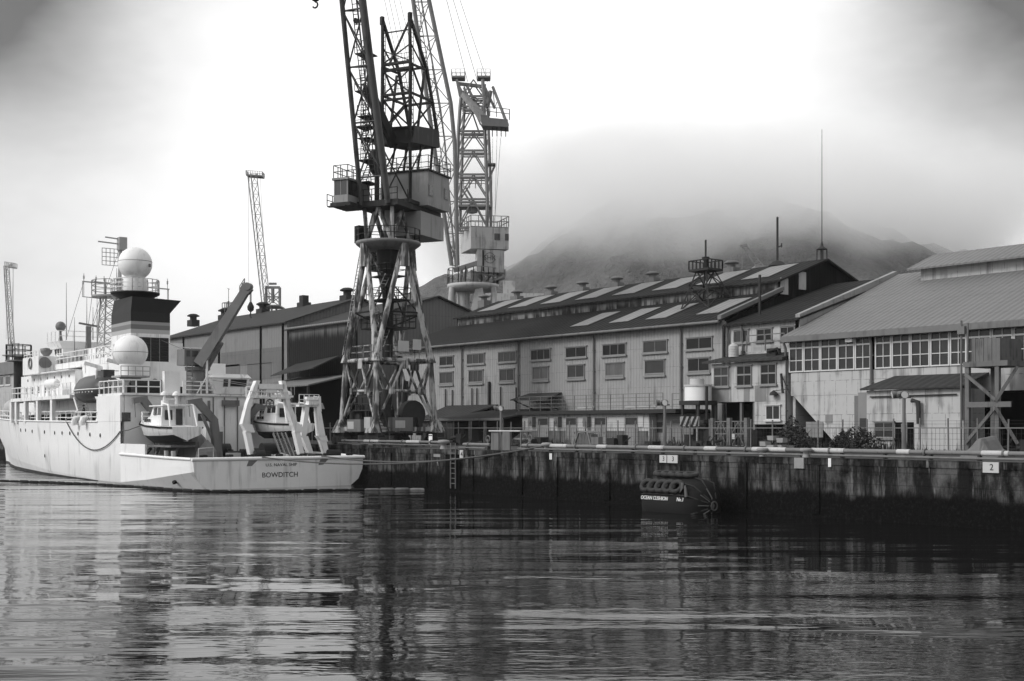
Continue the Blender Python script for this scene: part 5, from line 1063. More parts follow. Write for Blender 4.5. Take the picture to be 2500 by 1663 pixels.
    # portholes along the side
    for px, py in ((51, 1050), (63, 1050), (79, 1053), (109, 1055), (134, 1057), (152, 1057), (171, 1058), (191, 1059), (220, 1061), (245, 1063), (110, 1113)):
        yy = 8.07
        for _ in range(4):
            q = sl(px, py, yy); x = q.x
            for s0, s1 in zip(stn, stn[1:]):
                if s0[0] <= x <= s1[0] and s1[0] - s0[0] > .1:
                    u = (x - s0[0]) / (s1[0] - s0[0]); zt = s0[2] + (s1[2] - s0[2]) * u; b_ = s0[1] + (s1[1] - s0[1]) * u; kb = s0[3] + (s1[3] - s0[3]) * u; kz = s0[4] + (s1[4] - s0[4]) * u
                    v = max(0, min(1, (q.z - kz) / (zt - kz))); yy = kb + (b_ - kb) * (v * 1.24 if v < .5 else .62 + (v - .5) * .76) + .01
        o = MB(); o.tube([(q.x, yy - .08, q.z), (q.x, yy + .015, q.z)], .26, 10); w = sp('porthole', o, X['white'], h); o = MB(); o.tube([(q.x, yy - .05, q.z), (q.x, yy + .03, q.z)], .19, 10); part('pane', o, X['black'], w)
    for tx, sz, px, py in (('U.S. NAVAL SHIP', .33, 687, 1135), ('BOWDITCH', .56, 684, 1159.5)):
        a = st(px, py, 0); t = text_mb(tx, sz, (0, -1, 0), (0, 0, 1), (-.012, a.y, a.z), depth=.008, sx=1.12 if sz < .4 else 1.02); sp('hull_lettering', t, X['ink'], h)
    for px in (618, 792):                                      # dark stains below the stern fairleads
        a = st(px, 1126, 0); t = MB(); t.prism([(-.012, a.y + .35, 2.22), (-.012, a.y - .4, 2.22), (-.012, a.y + .1, 1.75), (-.012, a.y + .55, 1.72)], (-.006, 0, 0)); sp('soot_mark', t, X['midgrey'], h)
    a = sl(352, 1168, 7.3); t = MB(); t.bar((9.2, 7.62, .5), (8.6, 7.30, -.1), .25, .1); t.tube([(3.6, 7.42, .55), (3.5, 7.40, .4)], .2, 6); sp('draught_mark', t, X['ink'], h)
    d = MB(); d.quad((.1, -7.3, 2.05), (8, -7.9, 2.1), (18.5, -8, 2.1), (18.5, 8, 2.1), (8, 7.9, 2.1), (.1, 7.3, 2.05)); d.quad((17.5, -7.9, 5.05), (50, -7.4, 5.1), (70, -5.0, 5.5), (86, -.3, 6.2), (86, .3, 6.2), (70, 5.0, 5.5), (50, 7.4, 5.1), (17.5, 7.9, 5.05)); sp('deck', d, X['deck'], h)
hull()

def superstructure():
    W = X['shipwhite']; L = X['ship']
    m = MB(); m.box(17.5, 19.9, -7.9, -3.3, 1.4, 5.0); m.box(14.42, 22, 3.0, 7.7, 1.4, 7.5); m.box(13.4, 22, -3.3, 3.0, 1.4, 7.49); m.box(13.9, 14.41, 3.01, 4.4, 1.4, 9.6); dh = sp('aft_deckhouse', m, L)
    m = MB(); m.hexa([(13.2, 3.1, 7.5), (13.2, -3.4, 7.5), (13.2, -3.4, 7.5), (13.2, 3.1, 7.5), (13.2, 3.1, 7.5), (13.2, -3.4, 7.5), (13.2, -3.4, 7.5), (13.2, 3.1, 7.5)]) if False else m.box(13.1, 14.19, -3.5, 4.4, 7.5, 7.68)
    m.box(14.19, 20.6, -7.9, 8.0, 7.51, 7.69); m.box(20.61, 29.4, -7.9, 5.0, 7.51, 7.69); m.box(29.41, 51.2, -7.9, 7.9, 7.52, 7.86); dk = sp('boat_deck', m, W)
    m = MB(); m.box(20.5, 60, -5.4, 5.4, 5.02, 7.51); sp('gallery_wall', m, W)
    for px in (28, 40, 62, 92, 127):
        q = sl(px, 1000, 7.75); m = MB(); m.box(q.x - .35, q.x + .35, 7.5, 7.85, 5.25, 7.52); sp('gallery_post', m, W, dk)
    m = MB(); m.rail([(21.5, 7.8, 5.25), (28, 7.8, 5.3)], .9, 1.5, .04); m.rail([(28, 7.6, 5.1), (51, 7.3, 5.2)], 1.2, 2.0, .035); m.rail([(51, 7.3, 5.4), (66, 5.6, 5.7), (80, 2.2, 6.3)], 1.1, 2.0, .035); sp('gallery_railing', m, W)
    m = MB(); m.rail([(29.5, 7.8, 7.86), (51, 7.8, 7.86), (51.1, 2, 7.86)], 1.15, 1.3, .03); m.rail([(14.5, 7.8, 7.7), (20.5, 7.9, 7.7)], 1.1, 1.1, .045); m.rail([(14.3, 7.8, 7.7), (14.3, 4.6, 7.7)], 1.1, 1.1, .045)
    m.rail([(13.2, 3.0, 7.68), (13.2, -.2, 7.68)], 1.05, 1.3, .045, (.33, .66)); m.rail([(13.2, -2.2, 7.68), (13.2, -3.4, 7.68), (18, -3.4, 7.68)], 1.05, 1.3, .045, (.33, .66)); sp('deck_railing', m, W, dk)
    m = MB(); m.box(36.5, 57, -5.5, 5.3, 7.87, 10.5); h1 = sp('lower_house', m, W)
    for k in range(7):
        o = MB(); x = 38.5 + k * 2.6; o.tube([(x, 5.29, 10.0), (x, 5.34, 10.0)], .16, 8); sp('porthole', o, X['glass'], h1)
        if k > 2: o = MB(); o.box(x + .6, x + .95, 5.31, 5.34, 8.5, 9.2); sp('slit_window', o, X['glass'], h1)
    m = MB(); m.box(23, 36.49, -5, 4.6, 7.87, 10.9); sp('mid_house', m, L)
    m = MB(); m.box(46.5, 52.8, -6.2, 6.2, 10.52, 12.4); bw = sp('bridge_wing', m, W)
    m = MB(); m.box(27, 46.49, -4.6, 4.6, 10.92, 11.5); m.box(36.5, 50, -6, 6, 10.51, 10.6); sp('upper_deck', m, W)
    m = MB(); m.box(45.3, 48.5, -4.4, 4.0, 12.41, 13.25); m.hexa([(45.2, 4.1, 13.25), (48.9, 4.3, 13.25), (48.9, -4.5, 13.25), (45.2, -4.5, 13.25), (45.0, 4.5, 14.0), (49.2, 4.7, 14.0), (49.2, -4.6, 14.0), (45.0, -4.6, 14.0)]); m.box(30, 45.29, -3.4, 1.8, 11.51, 13.2); ph = sp('pilot_house', m, W)
    for k in range(3): o = MB(); x = 45.7 + k * .9; o.hexa([(x, 4.01, 12.6), (x + .55, 4.01, 12.6), (x + .65, 4.03, 13.2), (x + .1, 4.03, 13.2), (x, 4.04, 12.6), (x + .55, 4.04, 12.6), (x + .65, 4.06, 13.2), (x + .1, 4.06, 13.2)]); sp('window', o, X['glass'], ph)
    m = MB(); m.rail([(45.2, -4.4, 14), (45.2, 4.4, 14), (49, 4.6, 14)], 1.1, 1.4, .03); m.rail([(27, -4.5, 11.5), (27, 4.5, 11.5), (46, 4.5, 11.5)], 1.1, 1.4, .035); m.rail([(23.2, 4.5, 10.9), (36, 4.5, 10.9)], 1.0, 1.4, .035); m.rail([(46.6, 6.1, 12.4), (52.6, 6.1, 12.4)], .6, 1.2, .03); sp('bridge_railing', m, W)
    # gear on the bridge roof
    m = MB(); a = st(148, 812, 46); m.lathe((46, a.y, 14), [(.25, 0), (.12, .8), (.1, 1.2)], 8); m.sphere((46, a.y, 15.6), .55, 12, 8); a = st(216, 805, 44); m.bar((44, a.y, 12.4), (44, a.y, 15.6), .45); m.bar((44, a.y + 1.0, 15.9), (44, a.y - 1.2, 15.6), .3, .18); a = st(113, 865, 50); m.lathe((50, a.y, 12.4), [(.15, 0), (.6, .6), (.65, 1.0), (.1, 1.1)], 10); sp('radar_scanner', m, X['midgrey'], ph)
    m = MB()
    for px, yt, yb, x in ((162, 690, 830, 47), (182, 775, 870, 44), (212, 725, 830, 40), (227, 750, 830, 38), (237, 725, 830, 36), (285, 655, 700, 34), (259, 680, 730, 34)):
        a = st(px, yb, x); b = st(px, yt, x); m.tube([(x, a.y, a.z), (x, b.y, b.z)], .055, 5, .02)
    sp('whip_aerial', m, X['iron'])
    m = MB(); q = sl(105, 887, 6.3); m.torus((49.5, 6.28, 11.7), .55, .09, (0, 1, 0)); m.torus((46.4, 5.3, 11.6), .35, .1, (1, 0, 0)); m.tube([(46.3, 5.6, 11.7), (46.48, 5.6, 11.7)], .6, 14); m.tube([(46.3, 3.9, 11.8), (46.48, 3.9, 11.8)], .25, 10); sp('life_ring', m, X['midgrey'])
    # funnel
    m = MB(); x0, x1, y0, y1 = 24.0, 29.6, .15, 3.9
    m.box(x0, x1, y0, y1, 10.91, 13.24); m.cur = 1; m.box(x0, x1, y0, y1, 13.241, 13.55); m.cur = 4; m.box(x0, x1, y0, y1, 13.551, 13.94); m.cur = 3; m.box(x0, x1, y0, y1, 13.941, 14.37); m.cur = 2; m.box(x0, x1, y0, y1, 14.371, 14.66)
    m.cur = 5; m.box(x0, x1, y0, y1, 14.661, 15.55)
    m.hexa([(x0, y0, 15.551), (x1, y0, 15.551), (x1, y1, 15.551), (x0, y1, 15.551), (x0 - .25, y0 - 1.0, 16.8), (x1 - .8, y0 - 1.0, 16.8), (x1 - .8, y1 + .0, 16.95), (x0 - .25, y1 - .05, 16.95)])
    fn = sp('funnel', m, [W, W, X['band1'], X['band2'], X['band3'], X['funnel']])
    m = MB(); m.box(x0 - .05, x0 - .005, y0 + .15, y1 - .25, 10.95, 13.2); g = sp('louvre', m, X['grille'], fn); m = MB()
    for k in range(1, 4): m.box(x0 - .07, x0 - .051, y0 + .15 + k * .85, y0 + .22 + k * .85, 10.95, 13.2)
    part('louvre_bar', m, X['midgrey'], g)
    # top radome on its railed platform
    rx, ry = 27.0, 2.46; m = MB(); m.cyl((rx, ry), .85, 16.6, 17.5, 16); m.bar((rx - .5, ry - 2.0, 17.5), (rx - .5, ry - .4, 16.5), .18); m.lathe((rx, ry, 0), [(.9, 16.75), (2.25, 17.45), (2.3, 17.62), (.01, 17.63)], 28); pl = sp('radome_platform', m, X['funnel'], label='dark dish-shaped platform')
    m = MB(); m.rail([(rx + 2.22 * cos(a * pi / 7), ry + 2.22 * sin(a * pi / 7), 17.63) for a in range(14)], 1.2, 1.2, .035, (.33, .66), True); part('platform_railing', m, W, pl)
    m = MB(); m.cyl((rx, ry), 1.08, 17.63, 18.95, 22); m.sphere((rx, ry, 20.42), 1.58, 32, 20, -.86); sp('radome', m, X['radome']); m = MB(); m.sphere((rx + 6, ry - 1.6, 19.6), .9, 20, 12); m.cyl((rx + 6, ry - 1.6), .5, 17, 19, 12); sp('small_radome', m, X['radome'])
    m = MB(); m.torus((rx, ry, 20.6), 1.575, .02, (0, 0, 1), 40, 4); m.box(rx - 1.62, rx - 1.5, ry - .95, ry - .75, 20.0, 20.3); sp('radome_seam', m, X['iron'])
    # lower radome
    lx, ly = 19.5, 5.45; m = MB(); m.cyl((lx, ly), .9, 7.7, 9.2, 16); m.box(lx - 1.3, lx + 1.3, ly - 1.3, ly + 1.3, 9.2, 9.35); m.rail([(lx - 1.3, ly + 1.3, 9.35), (lx - 1.3, ly - 1.3, 9.35)], .8, .6, .03); pd = sp('radome_pedestal', m, X['lightgrey']); m = MB(); m.cyl((lx, ly), 1.0, 9.36, 10.4, 22); m.sphere((lx, ly, 11.5), 1.5, 32, 20, -.82); m2 = sp('radome', m, X['radome']); m = MB(); m.torus((lx, ly, 11.45), 1.5, .02, (0, 0, 1), 40, 4); sp('radome_seam', m, X['iron'])
    # lattice mast and yard
    m = MB(); mx, my = 34.0, 2.5; q = [(mx + a * .9, my + b * .85) for a, b in ((-1, -1), (1, -1), (1, 1), (-1, 1))]; zl = [11.5, 12.9, 14.2, 15.6, 16.9, 18.0]
    for k in range(4):
        a, b = q[k], q[(k + 1) % 4]
        for i, z in enumerate(zl):
            f = lambda c, z: (mx + (c[0] - mx) * (1.35 - .07 * (z - 11.5)), my + (c[1] - my) * (1.35 - .07 * (z - 11.5)), z)
            m.bar(f(a, z), f(b, z), .06)
            if i + 1 < len(zl): m.bar(f(a, z), f(a, zl[i + 1]), .13); m.bar(f(a, z), f(b, zl[i + 1]), .06); m.bar(f(b, z), f(a, zl[i + 1]), .06)
    m.cyl((mx, my), 1.9, 17.8, 17.95, 16); m.rail([(mx + 1.85 * cos(a * pi / 5), my + 1.85 * sin(a * pi / 5), 17.95) for a in range(10)], 1.5, 1.2, .035, (.33, .66), True)
    m.bar((mx, 5.35, 19.2), (mx, -3.5, 19.0), .12); m.bar((mx, 5.35, 17.7), (mx, 3.5, 17.6), .07); m.bar((mx, -3.4, 17.6), (mx, -3.4, 19.0), .06); m.bar((mx, 5.33, 17.7), (mx, 5.33, 19.2), .06)
    for y, h in ((5.2, .9), (4.4, .3), (4.0, .8), (3.2, .8), (-.3, .8), (-1.2, .9), (-2.2, .9), (-3.3, 1.0)): m.bar((mx, y, 17.7), (mx, y, 19.1 + h), .05); m.bar((mx, y, 19.1 + h * .4), (mx, y, 19.1 + h * .75), .13)
    m.tube([(mx, my - .8, 18), (mx, my - 1.0, 23.6)], .22, 8, .15); m.bar((mx, my + 1.3, 23.3), (mx, my - 1.2, 23.2), .12); m.bar((mx, my + .6, 23.8), (mx, my - 1.0, 23.7), .12); m.box(mx - .4, mx + .4, my - 1.5, my - .7, 22.6, 23.9)
    for k in range(5): m.bar((mx, my + .9 - k * .4, 21.0), (mx, my + .9 - k * .4, 22.7), .06); m.bar((mx, my + .9, 21.0 + k * .42), (mx, my - .7, 21.0 + k * .42), .06)
    sp('lattice_mast', m, X['lightgrey'])
    m = MB(); m.ladder((27.5, 1.2, 11), (27.5, 1.2, 14.6), .5, (0, 1, 0)); m.ladder((22.9, 4.8, 7.8), (22.9, 4.8, 11), .5, (0, 1, 0)); m.ladder((13.3, 2.4, 7.7), (13.3, 2.4, 10.2), .5, (0, 1, 0), .3, .035); sp('ladder', m, X['iron'])
    # boarding stairs down to the gallery
    m = MB(); a, b = sl(181, 970, 7.6), sl(199, 1008, 7.4)
    for dy in (0, .9): m.bar((a.x, a.y - dy, 7.6), (b.x, b.y - dy, 5.2), .12, .25)
    for k in range(9): p = Vector((a.x, a.y, 7.6)).lerp(Vector((b.x, b.y, 5.2)), (k + .5) / 9); m.box(p.x - .12, p.x + .12, p.y - .9, p.y, p.z - .03, p.z + .03)
    sp('companion_stairs', m, W)
    for px in (192, 211):
        q = sl(px, 1024, 8.05); m = MB(); m.tube([(q.x + .0, 8.0, 5.6), (q.x, 8.35, 5.55), (q.x, 8.45, 5.2), (q.x, 8.4, 4.95)], .28, 10); sp('fairlead', m, W)
    # mooring fitting clutter along the gallery and boat deck
    random.seed(12)
    for k in range(14): m = MB(); x = random.uniform(22, 54); m.box(x, x + random.uniform(.3, .8), 5.9, 6.6, 5.1, 5.1 + random.uniform(.5, 1.1)); m.tube([(x, 6.2, 5.9), (x + .9, 6.2, 5.9)], .22, 10); sp('gallery_winch', m, X['dark'])
    for k in range(26):
        m = MB(); x = random.uniform(14.6, 20); y = random.uniform(.5, 7.3); h = random.uniform(.3, 1.2); m.box(x, x + random.uniform(.3, .9), y, y + random.uniform(.3, .8), 7.7, 7.7 + h); m.tube([(x + .2, y + .2, 7.7 + h * .7), (x + .2, y + .7, 7.7 + h * .9)], .18, 8); sp('deck_machine', m, (X['dark'], X['midgrey'], X['lightgrey'])[k % 3])
    for yy in (5.4, 4.2): m = MB(); m.tube([(15.2, yy, 8.35), (15.2, yy + 1.3, 8.35)], .55, 14); m.box(14.8, 15.6, yy, yy + 1.3, 7.7, 8.0); sp('deck_winch', m, X['dark'])
    # stays, wires and small fittings
    m = MB()
    for a, b in (((34, 5.2, 19.2), (46, 3.5, 14.1)), ((34, -3.4, 19.0), (30, -2, 13.3)), ((34, 1.5, 23.2), (50, 0, 14.1)), ((34, 1.5, 22.6), (27, 2.5, 18.9)), ((13.0, .6, 10.5), (24, 1, 13)), ((34, 4.4, 17.7), (38, 4, 11.6)), ((34, 3.6, 17.7), (40, 3.6, 11.6)), ((2.4, .6, 7.9), (13, .5, 8.9)), ((2.4, -.6, 7.9), (13, -.6, 8.9))): m.tube([a, b], .022, 4)
    part1('stay_wire', m, X['iron'], S)
    for (x, y, z) in ((13.15, 2.2, 9.0), (13.15, -2.6, 6.6), (22.9, 3.6, 9.8), (46.4, 2.0, 11.9), (36.4, 3.0, 9.4)): m = MB(); m.tube([(x, y, z), (x - .25, y, z - .1)], [.1, .2], 10); sp('deck_lamp', m, X['lightgrey'])
    for (x, y) in ((13.15, 1.9), (13.15, 2.6), (36.45, 4.2), (22.95, 2.0)): m = MB(); m.tube([(x, y, 2.4 if x < 14 else 9.0), (x - .06, y, 2.4 if x < 14 else 9.0)], .3, 14); sp('life_ring', m, X['midgrey'])
    for k in range(7): m = MB(); q = -6.4 + k * 2.1; m.box(.5, .9, q - .12, q + .12, 2.1, 2.65); m.tube([(.7, q - .3, 2.55), (.7, q + .3, 2.55)], .09, 8); sp('deck_bollard', m, X['dark'])
    # aft face details
    m = MB(); a, b = st(483, 1010, 13.4), st(522, 1028, 13.4); m.box(13.36, 13.395, a.y, b.y, b.z, a.z); sp('dark_opening', m, X['glass'], dh)
    m = MB(); a, b = st(298, 1007, 14.36), st(319, 1029, 14.36); m.box(14.37, 14.41, a.y, b.y, b.z, a.z); sp('dark_opening', m, X['glass'], dh)
    a, b = st(503, 1042, 11.8), st(547, 1104, 11.8); m = MB(); m.box(11.8, 13.39, a.y, b.y, 1.4, a.z); dd = sp('hatch_house', m, L); m = MB(); c, e = st(517, 1054, 11.7), st(545, 1104, 11.7); m.box(11.76, 11.795, c.y, e.y, 1.5, c.z); sp('doorway', m, X['midgrey'], dd)
    m = MB()
    for px in (548, 521, 580): q = st(px, 1000, 13.3); m.bar((13.3, q.y, 1.5), (13.3, q.y, 7.4), .08)
    q = st(508, 995, 13.3); m.tube([(13.1, q.y, q.z + .6), (13.1, q.y, q.z - .4), (13.2, q.y + .4, q.z - 1.0)], .14, 6); q = st(560, 983, 13.3); m.box(12.7, 13.35, q.y - .7, q.y + .7, q.z - .3, q.z + .2); m.ladder((14.0, 5.0, 1.4), (14.0, 5.0, 5.2), .5, (0, 1, 0)); sp('wall_pipework', m, X['iron'], dh)
    # winch control cab
    a, b = st(515, 920, 12.9), st(607, 920, 12.9); yl, yr = a.y, b.y; m = MB(); zb, zm, zt = 7.69, 8.45, 9.1
    yl2 = st(530, 960, 12.9).y; yr2 = st(600, 960, 12.9).y
    m.hexa([(13.0, yl2, zb), (16.5, yl2, zb), (16.5, yr2, zb), (13.0, yr2, zb), (12.7, yl, zt), (16.8, yl, zt), (16.8, yr, zt), (12.7, yr, zt)]); m.hexa([(12.6, yl + .15, zt + .01), (16.9, yl + .15, zt + .01), (16.9, yr - .15, zt + .01), (12.6, yr - .15, zt + .01), (12.9, yl - .1, zt + .35), (16.7, yl - .1, zt + .35), (16.7, yr + .1, zt + .35), (12.9, yr + .1, zt + .35)]); cb = sp('winch_cab', m, W)
    for pa, pb in ((563, 602), (546, 557)):
        a, b = st(pa, 926, 12.75), st(pb, 944, 12.75); m = MB(); m.hexa([(12.8, a.y, b.z), (12.9, a.y, b.z), (12.9, b.y, b.z), (12.8, b.y, b.z), (12.70, a.y, a.z), (12.85, a.y, a.z), (12.85, b.y, a.z), (12.70, b.y, a.z)]); sp('window', m, X['glass'], cb)
    # pedestal crane
    m = MB(); m.cyl((14.6, 1.2), .85, 7.7, 10.0, 18); m.cyl((14.6, 1.2), 1.05, 9.75, 10.05, 18); pc = sp('deck_crane', m, X['midgrey'])
    a = st(487, 890, 13.6); b = st(606, 700, 10.5); A = Vector((13.6, a.y, a.z)); B = Vector((10.5, b.y, b.z)); m = MB(); d = (B - A).normalized(); sd = d.cross(Vector((0, 0, 1))).normalized(); un = sd.cross(d)
    def bx(p, w, h): return [p - sd * w - un * h, p + sd * w - un * h, p + sd * w + un * h, p - sd * w + un * h]
    m.hexa(bx(A, .38, .48) + bx(A.lerp(B, .93), .26, .36)); m.hexa(bx(A.lerp(B, .931), .3, .42) + bx(B, .22, .5)); m.tube([B + sd * .35, B - sd * .35], .34, 12); m.rail([A.lerp(B, .9) + un * .4, B + un * .4], .5, .5, .03); bm = sp('boom', m, X['midgrey'], pc)
    m = MB(); m.tube([Vector((14.0, 1.0, 9.6)), A.lerp(B, .33) - un * .55], .20, 8); m.tube([Vector((14.0, .7, 9.6)), A.lerp(B, .33) - un * .55 - sd * .3], .20, 8); sp('hydraulic_ram', m, X['iron'], pc)
    a, b = st(446, 852, 14.2), st(491, 893, 14.2); m = MB(); m.box(13.8, 15.6, b.y + .2, a.y, b.z, a.z); m.box(13.6, 15.2, b.y - .6, b.y + .19, b.z - .4, b.z + .9); cbn = sp('crane_cab', m, X['midgrey'], pc); m = MB(); m.box(13.76, 13.795, b.y + .45, a.y - .7, b.z + .75, a.z - .15); m.box(13.76, 13.795, a.y - .5, a.y - .2, b.z + .75, a.z - .15); sp('window', m, X['glass'], pc)
    m = MB(); e = B - d * .2 - un * .4; zc = st(613, 755, 10.5).z
    for o in (-.12, .12): m.tube([e + sd * o, Vector((e.x, e.y, zc + .6)) + sd * o], .035, 5)
    m.lathe((e.x, e.y, zc), [(.02, -.3), (.26, -.1), (.3, .2), (.1, .6)], 10); m.tube([Vector((e.x, e.y, zc - .3)), Vector((e.x + .1, e.y, zc - .6)), Vector((e.x - .1, e.y, zc - .75))], .06, 6); sp('hook_block', m, X['rust'], pc)
    m = MB(); q = st(505, 900, 13.0); m.bar((13.0, q.y, 7.7), (13.0, q.y, 10.6), .16); m.bar((13, q.y + .9, 7.7), (13, q.y, 9.2), .08); m.bar((13, q.y - .9, 7.7), (13, q.y, 9.2), .08); sp('light_mast', m, W)
    # stern A-frame and smaller U-frame
    def leg(name, pts, w, x0, par):
        m = MB()
        for (a, b, wa, wb) in pts:
            p, q = st(a[0], a[1], x0), st(b[0], b[1], x0); m.hexa([(x0 - .3, p.y + wa, p.z), (x0 + .3, p.y + wa, p.z), (x0 + .3, p.y - wa, p.z), (x0 - .3, p.y - wa, p.z), (x0 - .3, q.y + wb, q.z), (x0 + .3, q.y + wb, q.z), (x0 + .3, q.y - wb, q.z), (x0 - .3, q.y - wb, q.z)])
        return sp(name, m, W, par)
    xa = 2.4; m = MB(); p, q = st(629, 938, xa), st(691, 938, xa); m.box(xa - .3, xa + .3, q.y, p.y, p.z - .38, p.z + .02)
    c, e = st(606, 962, xa), st(705, 974, xa); m.box(xa - .35, xa + .35, e.y, c.y, e.z + .0, e.z + .12); m.bar((xa, p.y - .1, p.z - .3), (xa, (p.y + q.y) / 2, e.z + .6), .2); m.bar((xa, q.y + .1, p.z - .3), (xa, (p.y + q.y) / 2, e.z + .6), .2); m.rail([(xa + .4, c.y, e.z + .1), (xa + .4, e.y, e.z + .1)], .85, .45, .028, (.5,)); m.rail([(xa - .4, c.y, e.z + .1), (xa - .4, e.y, e.z + .1)], .45, .6, .025, ()); m.box(xa - .2, xa + .2, (p.y + q.y) / 2 - .45, (p.y + q.y) / 2 + .45, e.z + .45, e.z + .9); af = sp('stern_gantry', m, W)
    leg('leg', [((627, 930), (606, 985), .17, .19), ((606, 985), (594, 1036), .19, .22), ((600, 1036), (609, 1056), .42, .36), ((602, 1054), (613, 1110), .24, .20)], .2, xa, af)
    leg('leg', [((688, 930), (701, 985), .17, .19), ((701, 985), (718, 1036), .19, .22), ((722, 1036), (728, 1056), .42, .36), ((722, 1054), (734, 1110), .24, .20)], .2, xa, af)
    q = st(659, 986, xa); m = MB(); m.torus((xa, q.y, q.z), .34, .05, (1, 0, 0)); m.bar((xa, q.y, q.z + .35), (xa, q.y, q.z + 1.0), .08)
    for k in range(3): a = k * pi / 3; m.bar((xa, q.y - .33 * cos(a), q.z - .33 * sin(a)), (xa, q.y + .33 * cos(a), q.z + .33 * sin(a)), .05)
    sp('sheave', m, X['iron'], af)
    xu = 3.2; p, q = st(746, 970, xu), st(775, 970, xu); c, e = st(726, 972, xu), st(774, 992, xu); m = MB(); m.box(xu - .25, xu + .25, q.y, p.y, p.z - .25, p.z + .05); m.box(xu - .3, xu + .3, e.y, c.y, e.z - .05, e.z + .12); m.rail([(xu - .35, c.y, e.z + .1), (xu - .35, e.y, e.z + .1)], .85, .5, .028, (.5,)); m.box(xu - .3, xu + .3, e.y - .05, e.y + .9, p.z - .8, p.z - .2); uf = sp('side_gantry', m, W)
    leg('leg', [((774, 968), (776, 1005), .2, .2), ((775, 1005), (783, 1066), .2, .3), ((782, 1064), (789, 1078), .42, .3), ((786, 1076), (796, 1112), .26, .2)], .2, xu, uf)
    leg('leg', [((747, 990), (738, 1065), .18, .22), ((741, 1065), (756, 1106), .28, .2)], .18, xu, uf)
    q = st(785, 990, xu); m = MB(); m.hexa([(xu, q.y + .3, q.z - .2), (xu + .5, q.y + .3, q.z - .2), (xu + .5, q.y - .3, q.z - .3), (xu, q.y - .3, q.z - .3), (xu, q.y + .2, q.z + .25), (xu + .5, q.y + .2, q.z + .25), (xu + .5, q.y - .1, q.z + .2), (xu, q.y - .1, q.z + .2)]); sp('flood_lamp', m, X['lightgrey'], uf)
    # davit arms for the two launches
    for pxs, yy in ((((352, 980), (373, 1012), (362, 1020)), 3.3), (((452, 975), (462, 1010), (475, 1060)), 4.2)):
        pass
    for (x, y, zt, s) in ((13.7, 6.9, 7.2, 1), (6.3, 5.0, 6.9, 1), (14.4, -5.0, 6.7, -1)):
        m = MB(); yb = y - 2.4 * s; m.hexa([(x - .3, yb - .35, 1.4), (x + .3, yb - .35, 1.4), (x + .3, yb + .35, 1.4), (x - .3, yb + .35, 1.4), (x - .25, yb + .5 * s - .3, 5.4), (x + .25, yb + .5 * s - .3, 5.4), (x + .25, yb + .5 * s + .3, 5.4), (x - .25, yb + .5 * s + .3, 5.4)]); m.bar((x, yb + .4 * s, 5.2), (x, y - .5 * s, zt), .5, .6); m.bar((x, y - .9 * s, zt), (x, y + .35 * s, zt - .2), .45, .5); m.bar((x, yb + .4 * s, 3.4), (x, y - .9 * s, 5.8), .2); m.tube([(x, y + .2 * s, zt - .2), (x, y + .1 * s, 5.6)], .035, 4); sp('davit', m, X['midgrey'])
    m = MB(); m.bar((14.0, 6.9, 1.4), (12.2, 6.2, 3.0), .2); m.bar((6.3, 6.8, 1.4), (6.4, 6.0, 3.3), .2); m.bar((10.4, 6.9, 1.4), (10.6, 6.0, 3.3), .2); m.box(5.6, 12.5, 4.6, 4.9, 1.4, 3.6); m.box(5.5, 12.6, 4.9, 7.0, 3.15, 3.3); sp('launch_cradle', m, X['midgrey'])
    # covered machinery and gear on the working deck
    def cover(px0, px1, x, zt, nm='canvas_cover'):
        a, b = st(px0, 1110, x), st(px1, 1110, x); yc = (a.y + b.y) / 2; w = abs(a.y - b.y) / 2; m = MB(); random.seed(int(px0)); n = 9; ring = []
        for z, k in ((2.1, 1.0), (2.1 + (zt - 2.1) * .45, .95), (2.1 + (zt - 2.1) * .75, .62), (zt, .12)):
            ring.append([(x + w * k * cos(2 * pi * j / n) * random.uniform(.88, 1.08), yc + w * k * sin(2 * pi * j / n) * random.uniform(.9, 1.08), z + random.uniform(-.06, .06)) for j in range(n)])
        for r, r2 in zip(ring, ring[1:]):
            for j in range(n): m.quad(r[j], r[(j + 1) % n], r2[(j + 1) % n], r2[j])
        m.quad(*ring[-1]); return sp(nm, m, X['canvas'])
    cover(452, 512, 8.2, 4.4); cover(478, 530, 5.0, 3.7)
    m = MB(); random.seed(33)
    for k in range(34):
        x = random.uniform(1.0, 11.5); y = random.uniform(-6.0, 1.2) if x < 6 else random.uniform(-3, 1.5); h = random.uniform(.25, .9); w = random.uniform(.15, .5)
        (m.box(x, x + w, y, y + w * 1.4, 2.1, 2.1 + h) if k % 3 else m.tube([(x, y, 2.1 + h * .6), (x + .1, y + w * 2.4, 2.1 + h * .6)], h * .5, 10))
    for k in range(6): m.torus((random.uniform(1, 4), random.uniform(-3, 1), 2.3), .35, .12, (random.uniform(-.3, .3), random.uniform(-.3, .3), 1))
    m.tube([(6, -1.0, 2.8), (6, -2.6, 2.8)], .65, 16); m.tube([(9, .6, 2.8), (9, 1.8, 2.8)], .6, 14); sp('deck_gear', m, X['dark'])
    m = MB(); random.seed(8)
    for k in range(9):
        x = random.uniform(1.5, 5); y = random.uniform(-1.6, 1.0); m.sphere((x, y, 2.35), random.uniform(.18, .35), 8, 5)
    q = st(568, 1100, 3.5); m.box(3.3, 4.0, q.y - .6, q.y + .4, 2.1, 2.7); m.tube([(1.2, 6.4, 2.1), (1.2, 6.4, 3.1), (1.2, 5.2, 3.2), (1.2, 5.2, 2.1)], .05, 6); sp('pale_gear', m, X['lightgrey'])
    m = MB(); q0, q1 = st(688, 1058, 5.0), st(700, 1108, 2.6); a = Vector((5.5, q0.y, q0.z)); b = Vector((2.2, q1.y, 2.2))
    for o in (-.55, -.2, .2, .55): m.bar(a + Vector((0, o, 0)), b + Vector((0, o, 0)), .1, .22)
